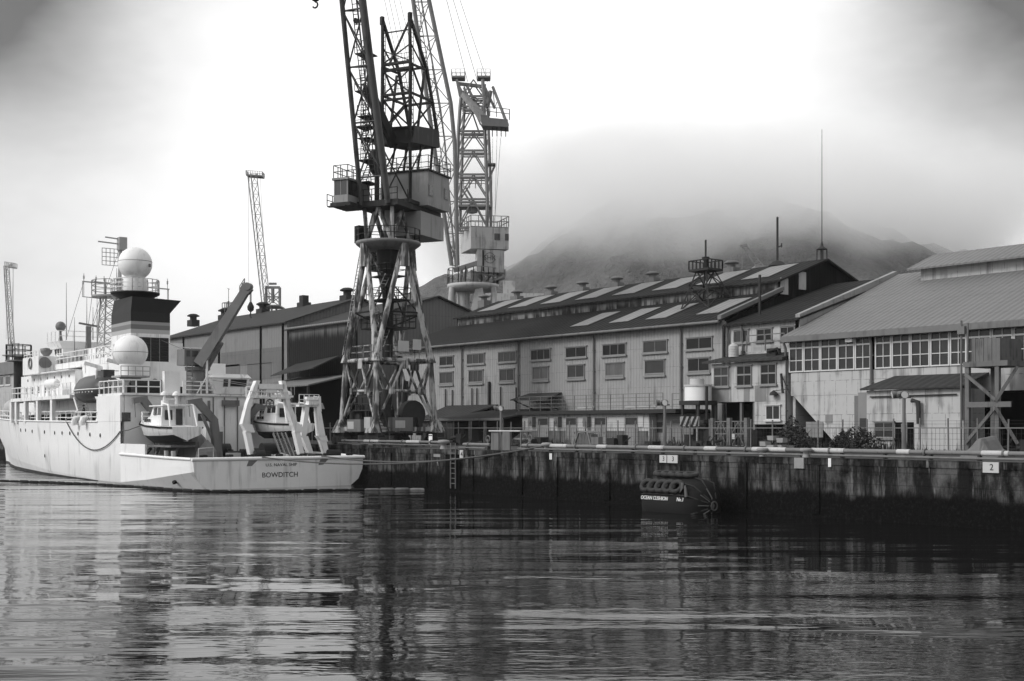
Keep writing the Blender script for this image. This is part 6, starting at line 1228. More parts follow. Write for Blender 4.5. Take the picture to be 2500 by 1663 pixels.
    for k in range(9): p = a.lerp(b, k / 9); m.bar(p + Vector((0, -.55, 0)), p + Vector((0, .55, 0)), .07)
    sp('gangway', m, X['iron'])
    m = MB()
    for px in (400, 417): q = sl(px, 1115, 7.5); m.cyl((q.x, 7.3), .18, 2.1, 2.9, 10)
    m.box(9.5, 11.5, 5.0, 7.0, 2.1, 2.5); sp('mooring_bitts', m, X['lightgrey'])
superstructure()

def boats():
    # survey launch, built once about its own centre, then copied to the starboard davits
    loc = s2w(8.9, 6.1, 3.45)
    T = thing('survey_launch', 'white survey launch with twin domes, slung over the port side of the ship', 'boat', loc, 'survey launches on the ship davits', rot=SROT, local=True)
    m = MB(); stn = [(-4.6, 1.25, 1.35, 1.1, .35), (-2, 1.42, 1.38, 1.25, .2), (1, 1.42, 1.5, 1.2, .1), (3, 1.15, 1.65, .8, .1), (4.3, .6, 1.85, .3, .45), (5.1, .08, 2.0, .03, 1.2)]
    for sg in (1, -1):
        base = len(m.v)
        for x, b, zt, wb, zb in stn: m.v += [(x, b * sg, zt), (x, wb * sg, zb + (zt - zb) * .36), (x, .02 * sg, zb - .1 if x < 4.5 else zb)]
        for i in range(len(stn) - 1):
            for j in range(2): a = base + i * 3 + j; f = (a, a + 1, a + 4, a + 3); m.f.append(f[::-1] if sg > 0 else f); m.m.append(0 if j == 0 else 1); m.sm.append(True)
    m.quad((-4.6, 1.25, 1.35), (-4.6, 1.1, .71), (-4.6, .02, .25), (-4.6, -1.1, .71), (-4.6, -1.25, 1.35)); m.quad(*[(x, b, zt - .03) for x, b, zt, _, _ in stn], *[(x, -b, zt - .03) for x, b, zt, _, _ in stn[::-1]]); part('hull', m, [X['shipwhite'], X['antifoul']], T)
    m = MB()
    for sg in (1, -1): m.tube([(x, (b + .02) * sg, zt - .08) for x, b, zt, _, _ in stn], .08, 6)
    part('fender_strip', m, X['rubber'], T)
    m = MB(); m.hexa([(-1.6, 1.0, 1.42), (3.2, .75, 1.6), (3.2, -.75, 1.6), (-1.6, -1.0, 1.42), (-1.5, .95, 2.15), (2.2, .7, 2.15), (2.2, -.7, 2.15), (-1.5, -.95, 2.15)]); m.hexa([(-1.5, .93, 2.16), (1.7, .75, 2.16), (1.7, -.75, 2.16), (-1.5, -.93, 2.16), (-1.6, .9, 3.0), (1.0, .72, 3.0), (1.0, -.72, 3.0), (-1.6, -.9, 3.0)]); m.box(-1.9, 1.2, -1.0, 1.0, 3.005, 3.1); c = part('cabin', m, X['shipwhite'], T)
    for x0, x1 in ((-.1, .65), (-1.2, -.3)):
        for sg in (1, -1): m = MB(); m.hexa([(x0, .91 * sg, 2.3), (x1, .87 * sg, 2.3), (x1, .80 * sg, 2.3), (x0, .80 * sg, 2.3), (x0, .91 * sg, 2.9), (x1 - .1, .83 * sg, 2.9), (x1 - .1, .78 * sg, 2.9), (x0, .78 * sg, 2.9)]); part('window', m, X['glass'], c)
    m = MB(); m.box(-1.66, -1.62, -.75, -.2, 1.5, 2.8); m.box(-1.66, -1.62, .1, .7, 1.9, 2.7); part('window', m, X['glass'], c)
    m = MB()
    for sg in (1, -1): m.tube([(-3.9, 1.1 * sg, 1.4), (-3.2, 1.02 * sg, 3.1), (-2.0, 1.0 * sg, 3.2)], .08, 6); m.cyl((-.9, .5 * sg), .12, 3.1, 3.9, 8); m.lathe((-.9, .5 * sg, 3.9), [(.32, 0), (.3, .15), (.1, .33), (.01, .36)], 12)
    m.bar((-.9, -.6, 3.6), (-.9, .6, 3.6), .1); m.bar((-3.2, -1.02, 3.1), (-3.2, 1.02, 3.1), .09); m.tube([(-.2, .2, 3.1), (-.2, .2, 3.5)], .3, 10); m.rail([(2.5, 1.1, 1.62), (4.6, .45, 1.9), (4.6, -.45, 1.9), (2.5, -1.1, 1.62)], .7, 1.0, .035); part('arch', m, X['white'], T)
    for k in range(3): m = MB(); m.box(1.4 + k * .55, 1.65 + k * .55, .84 - k * .03, .93 - k * .03, 1.75, 2.0); part('porthole', m, X['glass'], T)
    c2 = dup(T, None, 'white survey launch with a ladder against it, seen between the stern gantry legs'); q = s2w(12.0, -5.4, 3.75); c2.location = q
    # enclosed lifeboat
    q = s2w(25.0, 6.7, 6.95); T = thing('lifeboat', 'dark enclosed lifeboat hanging on its davits abreast of the funnel', 'lifeboat', q, rot=SROT, local=True)
    m = MB(); n = 14; prof = [(-4.3, .55, .75), (-3.9, 1.15, .3), (-2.6, 1.5, .05), (0, 1.6, 0), (2.6, 1.4, .05), (3.9, .8, .35), (4.4, .15, .9)]; base = len(m.v)
    for x, b, zb in prof:
        for j in range(n): a = 2 * pi * j / n; m.v.append((x, b * cos(a) * (1 if sin(a) < .2 else .92), 1.25 + (1.25 - zb) * sin(a) * (1.0 if sin(a) < 0 else 1.12)))
    for i in range(len(prof) - 1):
        for j in range(n): a = base + i * n + j; b = base + i * n + (j + 1) % n; m.f.append((a, b, b + n, a + n)); m.m.append(0); m.sm.append(True)
    m.quad(*m.v[base:base + n][::-1]); m.box(-3.4, -1.6, -.5, .5, 2.3, 3.0); part('hull', m, X['orange'], T)
    m = MB()
    for sg in (1, -1): m.tube([(x, (b + .02) * sg, 1.25) for x, b, zb in prof], .05, 6)
    for k in range(9): m.sphere((-3.2 + k * .8, 1.61 - abs(k - 4) * .04, 1.0), .07, 6, 4)
    part('grab_line', m, X['white'], T)
    m = MB(); m.tube([(-4.2, 0, .5), (-4.7, 0, .3)], .3, 8); part('propeller_guard', m, X['dark'], T)
    m = MB()
    for x in (22.3, 29.0): m.hexa([(x - .2, 4.7, 7.7), (x + .2, 4.7, 7.7), (x + .2, 5.4, 7.7), (x - .2, 5.4, 7.7), (x - .2, 5.0, 10.6), (x + .2, 5.0, 10.6), (x + .2, 5.5, 10.6), (x - .2, 5.5, 10.6)]); m.bar((x, 5.2, 10.5), (x, 6.7, 10.9), .3); m.tube([(x, 6.6, 10.9), (x, 6.55, 9.9)], .04, 5)
    m.rail([(22.4, 7.6, 7.7), (22.4, 4.6, 7.7)], 2.2, 1.2, .05); sp('lifeboat_davit', m, X['shipwhite'])
    # liferaft canister
    q = s2w(39.5, 6.6, 9.2); m = MB(); 
    o = [s2w(38.0, 6.7, 9.2), s2w(38.4, 6.7, 9.2), s2w(40.8, 6.7, 9.2), s2w(41.2, 6.7, 9.2)]; m.tube(o, [.3, .5, .5, .3], 14); 
    for x in (38.6, 40.6): m.bar(s2w(x, 6.7, 7.86), s2w(x, 6.7, 8.8), .15); m.bar(s2w(x + .4, 6.3, 7.86), s2w(x - .4, 7.1, 8.7), .06)
    solo('liferaft', m, X['white'], 'white liferaft canister on a cradle above the open gallery', 'liferaft', q)
    q = s2w(70, 3.2, 5.8); m = MB(); m.tube([s2w(64, 4.0, 6.4), s2w(65.5, 4.0, 6.9), s2w(70, 3.0, 7.1), s2w(73, 2.4, 6.5)], [.3, 1.0, 1.1, .3], 14); solo('covered_boat', m, X['canvas'] if False else X['lightgrey'], 'rounded pale covered boat on the bow at the left picture edge', 'boat', q)
boats()

def person(x, y, z, face, label, lean=0.0, arm=0.0):
    q = s2w(x, y, z); P = thing('person', label, 'person', q, rot=SROT + face, local=True)
    bm = bpy.data.meshes.new('body')
    V = [(0, 0, .95), (0, 0, 1.12), (lean * .5, 0, 1.36), (lean, 0, 1.50), (lean * 1.1, 0, 1.58), (lean * 1.2 + .01, 0, 1.66), (lean * 1.2 + .015, 0, 1.73), (lean * 1.2, 0, 1.79)]
    R = [.15, .13, .155, .07, .055, .085, .095, .06]; E = [(k, k + 1) for k in range(7)]
    for sg in (1, -1):
        k = len(V); V += [(0, .10 * sg, .88), (.03, .11 * sg, .50), (0, .11 * sg, .09), (.14, .12 * sg, .04)]; R += [.10, .065, .045, .04]; E += [(0, k), (k, k + 1), (k + 1, k + 2), (k + 2, k + 3)]
        k = len(V); V += [(lean * .8, .20 * sg, 1.42), (lean * .6 + .06 + arm * .1, .27 * sg, 1.16), (lean * .5 + .12 + arm * .3, .22 * sg, .96 + arm * .25), (lean * .5 + .17 + arm * .34, .2 * sg, .92 + arm * .25)]; R += [.06, .042, .032, .035]; E += [(2, k), (k, k + 1), (k + 1, k + 2), (k + 2, k + 3)]
    bm.from_pydata(V, E, []); o = bpy.data.objects.new('body', bm); COL.objects.link(o); md = o.modifiers.new('skin', 'SKIN'); o.modifiers.new('sub', 'SUBSURF').levels = 1
    if not bm.skin_vertices: bm.attributes.new('skin', 'FLOAT', 'POINT')
    return P, o, R
def people():
    import bmesh
    def make(x, y, z, face, label, lean, arm, coat):
        P, o, R = person(x, y, z, face, label, lean, arm)
        me = o.data; b = bmesh.new(); b.from_mesh(me); lay = b.verts.layers.skin.verify(); b.verts.ensure_lookup_table()
        for v, r in zip(b.verts, R): v[lay].radius = (r, r * (1.25 if r > .12 else 1.0))
        b.verts[0][lay].use_root = True; b.to_mesh(me); b.free()
        dg = bpy.context.evaluated_depsgraph_get(); dg.update(); nm = bpy.data.meshes.new_from_object(o.evaluated_get(dg)); nm.name = 'body'
        o.modifiers.clear(); o.data = nm; nm.materials.clear(); nm.materials.append(X['skin']); nm.materials.append(coat); nm.materials.append(X['cloth'])
        for p in nm.polygons:
            z_ = p.center.z; hand = z_ < 1.0 and abs(p.center.y) > .17; p.use_smooth = True
            p.material_index = 0 if (z_ > 1.53 or hand) else (1 if z_ > .93 else 2)
        o.parent = P; ORG[o] = (0, 0, 0)
        h = MB(); h.sphere((lean * 1.2 - .01, 0, 1.725), .105, 12, 8, -.1); part('hair', h, X['ink'], P)
        f = MB()
        for sg in (1, -1): f.sphere((lean * 1.2 + .095, .035 * sg, 1.70), .012, 6, 4)
        f.box(lean * 1.2 + .09, lean * 1.2 + .12, -.012, .012, 1.655, 1.69); part('face', f, X['cloth'], P)
    make(28.3, 6.9, 5.08, pi / 2, 'person in dark clothes standing alone by the stairs on the ship gallery', .03, .2, X['cloth'])
    make(22.4, 7.3, 5.08, pi / 2 + .2, 'person in a dark top leaning on the ship rail, left of the pair', .10, .8, X['cloth'])
    make(21.6, 7.25, 5.08, pi / 2 - .3, 'person at the ship rail right beside the white shell plate', .06, .6, X['cloth'])
people()
# ------------------------------------------------------------------ quay-side furniture
def furniture():
    # pipes along the quay edge: lagged white lengths and bare grey lengths
    tp = TQ + .95; zp = 3.50
    def pipe_run(pxa, pxb, label):
        a = onT(pxa, 1100, tp).x; b = onT(pxb, 1100, tp).x; T = thing('quay_pipe', label, 'pipe', ((a + b) / 2, tp, GZ), 'pipe runs along the quay edge'); x = a; random.seed(int(pxa)); k = 0
        while x < b - .1:
            L = random.uniform(1.2, 4.6) * (.55 if k % 2 else 1.2); y = min(b, x + L); m = MB(); m.tube([(x, tp, zp), (y, tp, zp)], .135 if k % 2 else .115, 12); part('lagged_length' if k % 2 else 'bare_length', m, X['lagging'] if k % 2 else X['pipegrey'], T); x = y + .002; k += 1
        m = MB(); xx = a + .6
        while xx < b: m.tube([(xx, tp, zp), (xx + .08, tp, zp)], .19, 12); xx += random.uniform(3.5, 6)
        part('flange', m, X['iron'], T); m = MB(); xx = a + .4
        while xx < b: m.box(xx - .06, xx + .06, tp - .12, tp + .12, GZ, zp - .1); xx += 2.6
        part('pipe_stand', m, X['rust'], T)
        m = MB(); m.tube([(a, tp - .42, zp - .22), (b, tp - .42, zp - .25)], .06, 8); m.tube([(a, tp - .50, zp - .40), ((a + b) / 2, tp - .48, zp - .42), (b, tp - .5, zp - .40)], .045, 6); part('thin_pipe', m, X['iron'], T)
    pipe_run(1276, 2620, 'long white and grey quay pipe running to the right picture edge')
    pipe_run(1132, 1196, 'short white quay pipe between the ladder gap and the valve cabinet')
    a = onT(815, 1085, TQ2 + .8).x; tp = TQ2 + .8; pipe_run(835, 1086, 'white flanged quay pipe in front of the portal crane feet')
    # lamp posts with two flood lamps each
    def lamp(px, ptop, t, label):
        x = onT(px, 1000, t).x; zt = onT(px, ptop, t).z; T = thing('flood_light_post', label, 'lamp post', (x, t, GZ), 'flood light posts along the quay')
        m = MB(); m.tube([(x, t, GZ), (x, t, GZ + (zt - GZ) * .55)], .125, 12); m.tube([(x, t, GZ + (zt - GZ) * .55), (x, t, zt)], .09, 12); m.box(x - .3, x + .3, t - .3, t + .3, GZ, GZ + .12); part('pole', m, X['iron'], T)
        m = MB(); m.bar((x - .6, t, zt + .03), (x + .4, t, zt + .03), .08); part('crossbar', m, X['rust'], T)
        for dx, ax in ((-.55, (-.6, -.6, -.2)), (.12, (.2, -.9, -.3)), (-.25, (-.3, .7, -.2))):
            ax = Vector(ax).normalized(); c = Vector((x + dx, t, zt + .22)); m = MB(); m.tube([c - ax * .18, c - ax * .07, c + ax * .07, c + ax * .16], [.06, .13, .20, .22], 14); l = part('flood_lamp', m, X['iron'], T); m = MB(); m.tube([c + ax * .162, c + ax * .17], .19, 14); part('lens', m, X['sign'], l)
    lamp(1223, 1003, 57, 'flood light post beside the valve cabinet and carport'); lamp(1623, 990, 57.5, 'flood light post in front of the striped sign board'); lamp(2207, 972, 57.5, 'flood light post in front of the porch annex door')
    # yard fence
    t = 69.5; xa = onT(700, 1050, t).x; xb = onT(2620, 1050, t).x; T = thing('yard_fence', 'thin steel post and rail fence along the back of the quay apron', 'fence', ((xa + xb) / 2, t, GZ)); n = int((xb - xa) / 1.95); random.seed(2)
    for k in range(n):
        x = xa + (xb - xa) * k / n; h = 1.62 + (.55 if k % 1 == 0 else 0) + random.uniform(-.08, .08); m = MB(); m.bar((x, t, GZ), (x + random.uniform(-.04, .04), t, GZ + h), .075); part('post', m, X['iron'], T)
    m = MB(); m.bar((xa, t - .03, GZ + 1.6), (xb, t - .03, GZ + 1.6), .07); m.bar((xa, t - .03, GZ + .15), (xb, t - .03, GZ + .15), .04); part('rail', m, X['iron'], T)
    m = MB()
    x = xa
    while x < xb: m.bar((x, t + .03, GZ + .1), (x, t + .03, GZ + 1.6), .012); x += .30
    for z in (.5, .9, 1.25, 1.85, 2.05): m.bar((xa, t + .02, GZ + z), (xb, t + .02, GZ + z), .014)
    part('wire', m, X['rust'], T)
    # bollards
    def bollard(px, t, label, s=1.0, box=True):
        x = onT(px, 1100, t).x; m = MB(); m.lathe((x, t, GZ), [(.42 * s, 0), (.34 * s, .3 * s), (.30 * s, .55 * s), (.62 * s, .68 * s), (.68 * s, .85 * s), (.55 * s, 1.0 * s), (.01, 1.04 * s)], 18)
        if box: m.box(x - .6 * s, x + .6 * s, t - .62, t - .45, GZ - .55, GZ + .02)
        return solo('mooring_bollard', m, X['concretepale'], label, 'bollard', (x, t, GZ), 'mooring bollards on the quay edge')
    bollard(1968, TQ + .5, 'squat grey bollard interrupting the pipe below the dark bushes', .52); BOL = bollard(1335, TQ + .9, 'grey bollard holding the two stern mooring lines', .6, False); bollard(1862, TQ + .7, 'low rounded bollard beside the trussed gate', .5, False); bollard(1083, TQ + .6, 'small bollard at the corner by the ladder gap', .7)
    # number boards on the quay face
    def board(px0, py0, px1, py1, txt, label):
        a = onT(px0, py0, TQ - .07); b = onT(px1, py1, TQ - .07); T = thing('number_board', label, 'sign', ((a.x + b.x) / 2, TQ - .07, b.z)); m = MB(); m.box(a.x, b.x, TQ - .14, TQ - .08, b.z, a.z); p = part('board', m, X['sign'], T)
        tx = text_mb(txt, (a.z - b.z) * .85, (1, 0, 0), (0, 0, 1), ((a.x + b.x) / 2 + .05, TQ - .145, (a.z + b.z) / 2), depth=.006); part('numeral', tx, X['ink'], T)
    board(1612, 1111, 1629, 1130, '3', 'narrow white board marked 3, left one of the pair on the quay face'); board(1631, 1111, 1656, 1131, '3', 'wider white board marked 3, right one of the pair on the quay face'); board(2401, 1128, 2440, 1155, '2', 'white board marked 2 near the right picture edge'); board(1124, 1099, 1132, 1120, '4', 'small white board marked 4 beside the quay ladder gap')
    def marks(px, y0, y1, label):
        m = MB()
        for d in (-1.6, 1.6): a = onT(px + d, y0, TQ - .07); b = onT(px + d, y1, TQ - .07); m.box(a.x - .045, a.x + .045, TQ - .10, TQ - .062, b.z, a.z)
        solo('painted_mark', m, X['white'], label, 'mark', (a.x, TQ - .07, b.z))
    marks(2026, 1119, 1140, 'pair of white bars on the quay face under the squat bollard'); marks(1345, 1107, 1122, 'pair of white bars on the quay face under the mooring lines')
    # valve cabinet
    t = 55.6; a = onT(1199, 1050, t); b = onT(1272, 1050, t); T = thing('valve_cabinet', 'open steel valve cabinet with two grey panels and taps on the quay', 'cabinet', ((a.x + b.x) / 2, t, GZ)); zt = onT(1230, 1051, t).z; c = onT(1217, 1050, t).x; d = onT(1229, 1050, t).x; e = onT(1247, 1050, t).x
    m = MB(); m.box(a.x, c, t, t + .1, GZ, zt - .08); m.box(d, e, t - .1, t, GZ - .2, zt - .08); part('panel', m, X['iron'], T); m = MB(); m.box(a.x - .1, b.x + .1, t - .15, t + .9, zt - .075, zt + .02); part('roof', m, X['sign'], T)
    m = MB()
    for x in (a.x, b.x): m.bar((x, t + .7, GZ), (x, t + .7, zt - .08), .1)
    m.bar((b.x, t, GZ), (b.x, t, zt - .08), .1); part('post', m, X['iron'], T); m = MB(); m.tube([(c + .1, t + .3, GZ), (c + .1, t + .3, GZ + 1.3), (d + .1, t + .3, GZ + 1.3)], .12, 8); m.tube([(e, t + .3, GZ + .8), (b.x + .6, t + .3, GZ + .8), (b.x + .6, t + .3, GZ)], .1, 8); m.torus((b.x + .3, t + .1, GZ + 1.0), .2, .04, (0, 1, 0)); m.torus((b.x + .9, t + .1, GZ + .9), .2, .04, (0, 1, 0)); m.torus((a.x - .5, t + .1, GZ + .8), .22, .05, (0, 1, 0)); m.bar((a.x - .5, t + .1, GZ), (a.x - .5, t + .1, GZ + .8), .1); part('valve_pipe', m, X['iron'], T)
    # railed gangway stand
    t = 55.2; T = thing('gangway_stand', 'slatted gangway stand with bent tube handrails and a grey box', 'gangway', (onT(1435, 1100, t).x, t, GZ)); P = lambda px, py, d=0: onT(px, py, t + d)
    m = MB()
    for d in (0, 1.0): m.tube([P(1400, 1092, d), P(1413, 1056, d), P(1434, 1054, d), P(1446, 1102, d)], .07, 8); m.tube([P(1437, 1056, d), P(1461, 1055, d), P(1466, 1102, d)], .07, 8)
    part('handrail', m, X['iron'], T); m = MB()
    for k in range(6): p = P(1415 + k * 4, 1060); q = P(1420 + k * 4, 1092); m.hexa([Vector(v) for v in ((p.x, t + .05, p.z), (p.x + .2, t + .05, p.z), (p.x + .2, t + .9, p.z), (p.x, t + .9, p.z), (q.x, t + .05, q.z), (q.x + .2, t + .05, q.z), (q.x + .2, t + .9, q.z), (q.x, t + .9, q.z))])
    part('tread', m, X['timber'], T); m = MB(); a, b = P(1449, 1067), P(1466, 1085); m.box(a.x, b.x, t - .2, t + .2, b.z, a.z); m.bar(((a.x + b.x) / 2, t, GZ), ((a.x + b.x) / 2, t, b.z), .12); part('control_box', m, X['iron'], T)
    # small notice on a stake by the crane foot
    p = onT(1052, 1073, TQ2 + 1.3); m = MB(); m.bar((p.x, p.y, GZ), (p.x, p.y, p.z), .06); m.box(p.x - .26, p.x + .26, p.y - .05, p.y - .02, p.z - .4, p.z + .45); T = solo('notice_stake', m, X['white'], 'small white notice on a stake in front of the crane right foot', 'sign', (p.x, p.y, GZ)); m = MB(); m.box(p.x - .26, p.x + .26, p.y - .06, p.y - .051, p.z + .30, p.z + .38); m.box(p.x - .26, p.x + .26, p.y - .06, p.y - .051, p.z - .33, p.z - .25); part('black_bar', m, X['ink'], T)
    # striped board, round tank on its stand
    t = 72.9; a, b = onT(1660, 1017, t), onT(1706, 1041, t); T = thing('striped_board', 'board with diagonal black hazard stripes above a pale notice', 'sign', ((a.x + b.x) / 2, t, GZ)); m = MB(); m.box(a.x, b.x, t, t + .12, b.z, a.z)
    for x in (a.x + .3, b.x - .3): m.bar((x, t + .15, GZ), (x, t + .15, b.z), .12)
    part('board', m, X['concretepale'], T); m = MB(); h = a.z - b.z; w = b.x - a.x; k = 0.0
    while k < w: m.prism([(a.x + k, t - .012, b.z), (min(b.x, a.x + k + .28), t - .012, b.z), (min(b.x, a.x + k + .28 + h * .55), t - .012, a.z), (min(b.x, a.x + k + h * .55), t - .012, a.z)], (0, .006, 0)); k += .56
    part('hazard_stripe', m, X['ink'], T); m = MB(); c, d = onT(1667, 1044, t), onT(1693, 1061, t); m.box(c.x, d.x, t - .05, t, d.z, c.z); part('notice', m, X['iron'], T)
    m = MB(); m.box(a.x - .2, b.x + .5, t + .6, t + 1.6, GZ, GZ + 1.5); part('bench', m, X['dark'], T)
    t = 76.0; a, b = onT(1680, 945, t), onT(1728, 978, t); xc = (a.x + b.x) / 2; r = (b.x - a.x) / 2; T = thing('round_water_tank', 'round white water tank with a dark lid on a rusty stand', 'water tank', (xc, t, GZ)); m = MB(); m.cyl((xc, t), r, b.z, a.z, 24); part('tank', m, X['white'], T); m = MB(); m.cyl((xc, t), r * 1.06, a.z + .001, a.z + .15, 24); m.cyl((xc - .1, t), r * .55, a.z + .15, a.z + .65, 18); part('lid', m, X['sign'], T)
    m = MB(); m.box(xc - r, xc + r, t - r, t + r, b.z - .35, b.z - .01)
    for sx in (-1, 1):
        for sy in (-1, 1): m.bar((xc + sx * r * .8, t + sy * r * .8, GZ), (xc + sx * r * .8, t + sy * r * .8, b.z - .35), .18)
    m.box(xc - r - .5, xc + r + .8, t - r - .3, t + .5, b.z - 1.9, b.z - 1.6); m.tube([(xc + r + .15, t - .3, a.z), (xc + r + .15, t - .3, GZ)], .12, 8); part('stand', m, X['rust'], T)
    # timber water tower
    t = 73.2; a = onT(2372, 822, t); b = onT(2442, 880, t); T = thing('timber_tank_tower', 'weathered boarded tank on a braced timber trestle at the right', 'tower', ((a.x + b.x) / 2, t, GZ)); x0, x1 = a.x, b.x; zb = onT(2400, 882, t).z; zt = onT(2400, 825, t).z; y0, y1 = t, t + 2.6
    m = MB(); n = 7
    for k in range(n): xx = x0 + (x1 - x0) * k / n; m.box(xx, xx + (x1 - x0) / n - .02, y0 + .02 * (k % 2), y0 + .12, zb + .01, zt + random.uniform(-.06, .06))
    m.box(x0, x1, y0 + .13, y1, zb + .01, zt - .05); part('boarded_tank', m, X['timber'], T); m = MB(); m.box(x0 - .5, x1 + .6, y0 - .2, y1 + .2, zb - .35, zb); part('platform', m, X['timber'], T)
    xs = [onT(px, 1000, t).x for px in (2363, 2436, 2465)]
    for (xx, yy) in ((xs[0], y0), (xs[1], y0), (xs[0] + .3, y1), (xs[1] + .8, y1)): m = MB(); m.bar((xx, yy, GZ), (xx, yy, zb - .35), .28); part('leg', m, X['timber'], T)
    zm = onT(2400, 988, t).z; m = MB(); m.bar((xs[0], y0 - .17, zm), (xs[1] + 1.0, y0 - .17, zm), .12, .35); zl = GZ + .6
    m.bar((xs[0], y0 - .3, zb - .8), (xs[1], y0 - .3, zm + .3), .14, .2); m.bar((xs[1], y0 - .3, zm - .2), (xs[0], y0 - .3, zl), .14, .2); m.bar((xs[1], y0 - .3, zm + .2), (xs[1] + 1.0, y0 + .6, zb - .4), .14, .2); m.bar((xs[1], y0 - .3, zm - .2), (xs[1] + 1.0, y0 + .6, zl), .14, .2); part('brace', m, X['timber'], T)
    m = MB(); m.tube([(xs[0] - .35, y0 - .2, GZ), (xs[0] - .35, y0 - .2, zt + 1.2)], .07, 6); m.tube([(xs[0] + .1, y0 - .2, zb), (xs[0] + .1, y0 - .2, zt + 1.0)], .07, 6); m.box(xs[0] - .5, xs[0], y0 - .45, y0 - .15, zt + .3, zt + .8); part('conduit', m, X['iron'], T)
    # bushes
    def bush(px, py, w, h, t, label, seed):
        p = onT(px, py, t); T = thing('bush', label, 'bush', (p.x, t, GZ)); random.seed(seed); m = MB()
        for k in range(1500):
            a = random.uniform(0, 2 * pi); u = random.random() ** .5; z = random.random(); r = w * (1 - (z - .35) ** 2 * 1.3) * u * (1 + .28 * math.sin(3 * a + seed) + .15 * math.sin(7 * a + z * 5)); c = Vector((p.x + r * cos(a), t + r * .7 * sin(a), GZ + .1 + z * h * (1 - .35 * u * u) * (1 + .3 * math.sin(2.3 * a + seed * 2)) + random.uniform(-.08, .12)))
            d = Vector((random.uniform(-1, 1), random.uniform(-1, 1), random.uniform(-.6, .8))).normalized(); e = d.orthogonal().normalized(); s = random.uniform(.06, .15); m.quad(c - d * s, c + e * s * .45, c + d * s, c - e * s * .45)
        part('foliage', m, X['leaf'], T); m = MB()
        for k in range(9): a = random.uniform(0, 6.3); m.tube([(p.x, t, GZ), (p.x + w * .4 * cos(a), t + w * .3 * sin(a), GZ + h * .5), (p.x + w * .9 * cos(a), t + w * .5 * sin(a), GZ + h * random.uniform(.5, 1.05))], .035, 5, .012)
        part('stem', m, X['stem'], T)
    bush(1935, 1095, 1.75, 1.9, 66, 'dark bush beside pale rubbish below the diagonal cut wall', 5); bush(2090, 1100, 1.55, 1.35, 68, 'rounded dark bush in front of the porch annex side', 6); bush(2058, 1100, .9, 1.1, 66.5, 'small sparse bush left of the rounded dark one', 8)
    m = MB(); p = onT(1900, 1090, 64); random.seed(41)
    for k in range(7): a = random.uniform(-.8, .8); b = random.uniform(-.5, .5); z = random.uniform(0, .9); w = random.uniform(.15, .35); m.hexa([(p.x + a + sx * w * random.uniform(.6, 1), 64 + b + sy * w, GZ + z + (w if q else 0)) for q in (0, 1) for sx, sy in ((-1, -1), (1, -1), (1, 1), (-1, 1))])
    solo('rubbish_heap', m, X['concretepale'], 'heap of pale rubbish bags in front of the dark bush', 'rubbish', (p.x, 64, GZ))
    # sheet-covered heap, right
    m = MB(); A = onT(2362, 1105, 63); B = onT(2452, 1105, 63); n = 14
    for k in range(n):
        u, v = k / n, (k + 1) / n; hz = lambda q: GZ + .12 + .75 * math.sin(pi * min(1, q * 1.25)) ** 1.2 * (1 if q < .8 else .6) * (1 - .3 * math.sin(9 * q)); xa, xb = A.x + (B.x - A.x) * u, A.x + (B.x - A.x) * v; m.hexa([(xa, 62.2, GZ), (xb, 62.2, GZ), (xb, 64, GZ), (xa, 64, GZ), (xa, 62.4 + .3 * u, hz(u) * 1), (xb, 62.4 + .3 * v, hz(v)), (xb, 64, hz(v) + .15), (xa, 64, hz(u) + .15)])
    solo('covered_heap', m, X['iron'], 'low heap under a curled grey sheet below the timber tank tower', 'heap', ((A.x + B.x) / 2, 63, GZ))
    # weeds along the fence
    m = MB(); random.seed(77)
    for k in range(5200):
        x = random.uniform(-100, -30); y = random.choice((random.uniform(68.6, 70), random.uniform(70, 73))); s = random.uniform(.08, .22); h = random.uniform(.15, .7) * (1.4 if math.sin(x * .9) + math.sin(x * .37 + 1) > .5 else .45)
        a = random.uniform(0, pi); dx, dy = cos(a) * s * .25, sin(a) * s * .25; m.quad((x - dx, y - dy, GZ), (x + dx, y + dy, GZ), (x + random.uniform(-.15, .15), y, GZ + h))
    solo('weeds', m, X['leaf'], None, None, (0, 0, 0), kind='stuff')
    def scrap(px, t, w, h, label, seed):
        x = onT(px, 1090, t).x; T = thing('scrap_heap', label, 'scrap', (x, t, GZ)); random.seed(seed); m = MB()
        for k in range(26):
            a = random.uniform(-w, w); b = random.uniform(-.8, .8); z = h * (1 - abs(a) / w) * random.random(); s = random.uniform(.12, .45)
            if k % 3 == 0: m.bar((x + a, t + b, GZ + z * .3), (x + a + random.uniform(-1.2, 1.2), t + b + .3, GZ + z + random.uniform(.1, .5)), .09)
            elif k % 3 == 1: m.box(x + a - s, x + a + s, t + b - s, t + b + s, GZ + z * .2, GZ + z + s)
            else: m.tube([(x + a, t + b, GZ + z), (x + a + s * 2, t + b + .4, GZ + z + .15)], s * .45, 8)
        part1('pile', m, X['dark'], T)
    scrap(1300, 66.5, 2.2, .7, 'low dark scrap heap behind the quay bollard with the mooring lines', 3); scrap(1520, 67, 3.2, .9, 'dark scrap heap between the gangway stand and a flood light post', 4); scrap(1700, 68, 2.8, 1.0, 'dark scrap heap below the striped board', 5); scrap(1850, 74.6, 2.6, 1.6, 'dark scrap heap inside the black gateway beside the trussed gate', 6); scrap(1110, 67, 3.0, .9, 'dark scrap heap between the portal crane and the open carport', 7); scrap(2475, 74.5, 2.5, 1.4, 'dark scrap heap under the timber tank trestle', 9)
    # cushion fender with tyres
    tf = 50.95; a = onT(1592, 1200, tf); b = onT(1738, 1200, tf); xa, xb = a.x, b.x; R = 1.52; zc = .42; L = xb - xa; T = thing('cushion_fender', 'big black floating cushion fender hung with tyres and white lettering', 'fender', ((xa + xb) / 2, tf, 0))
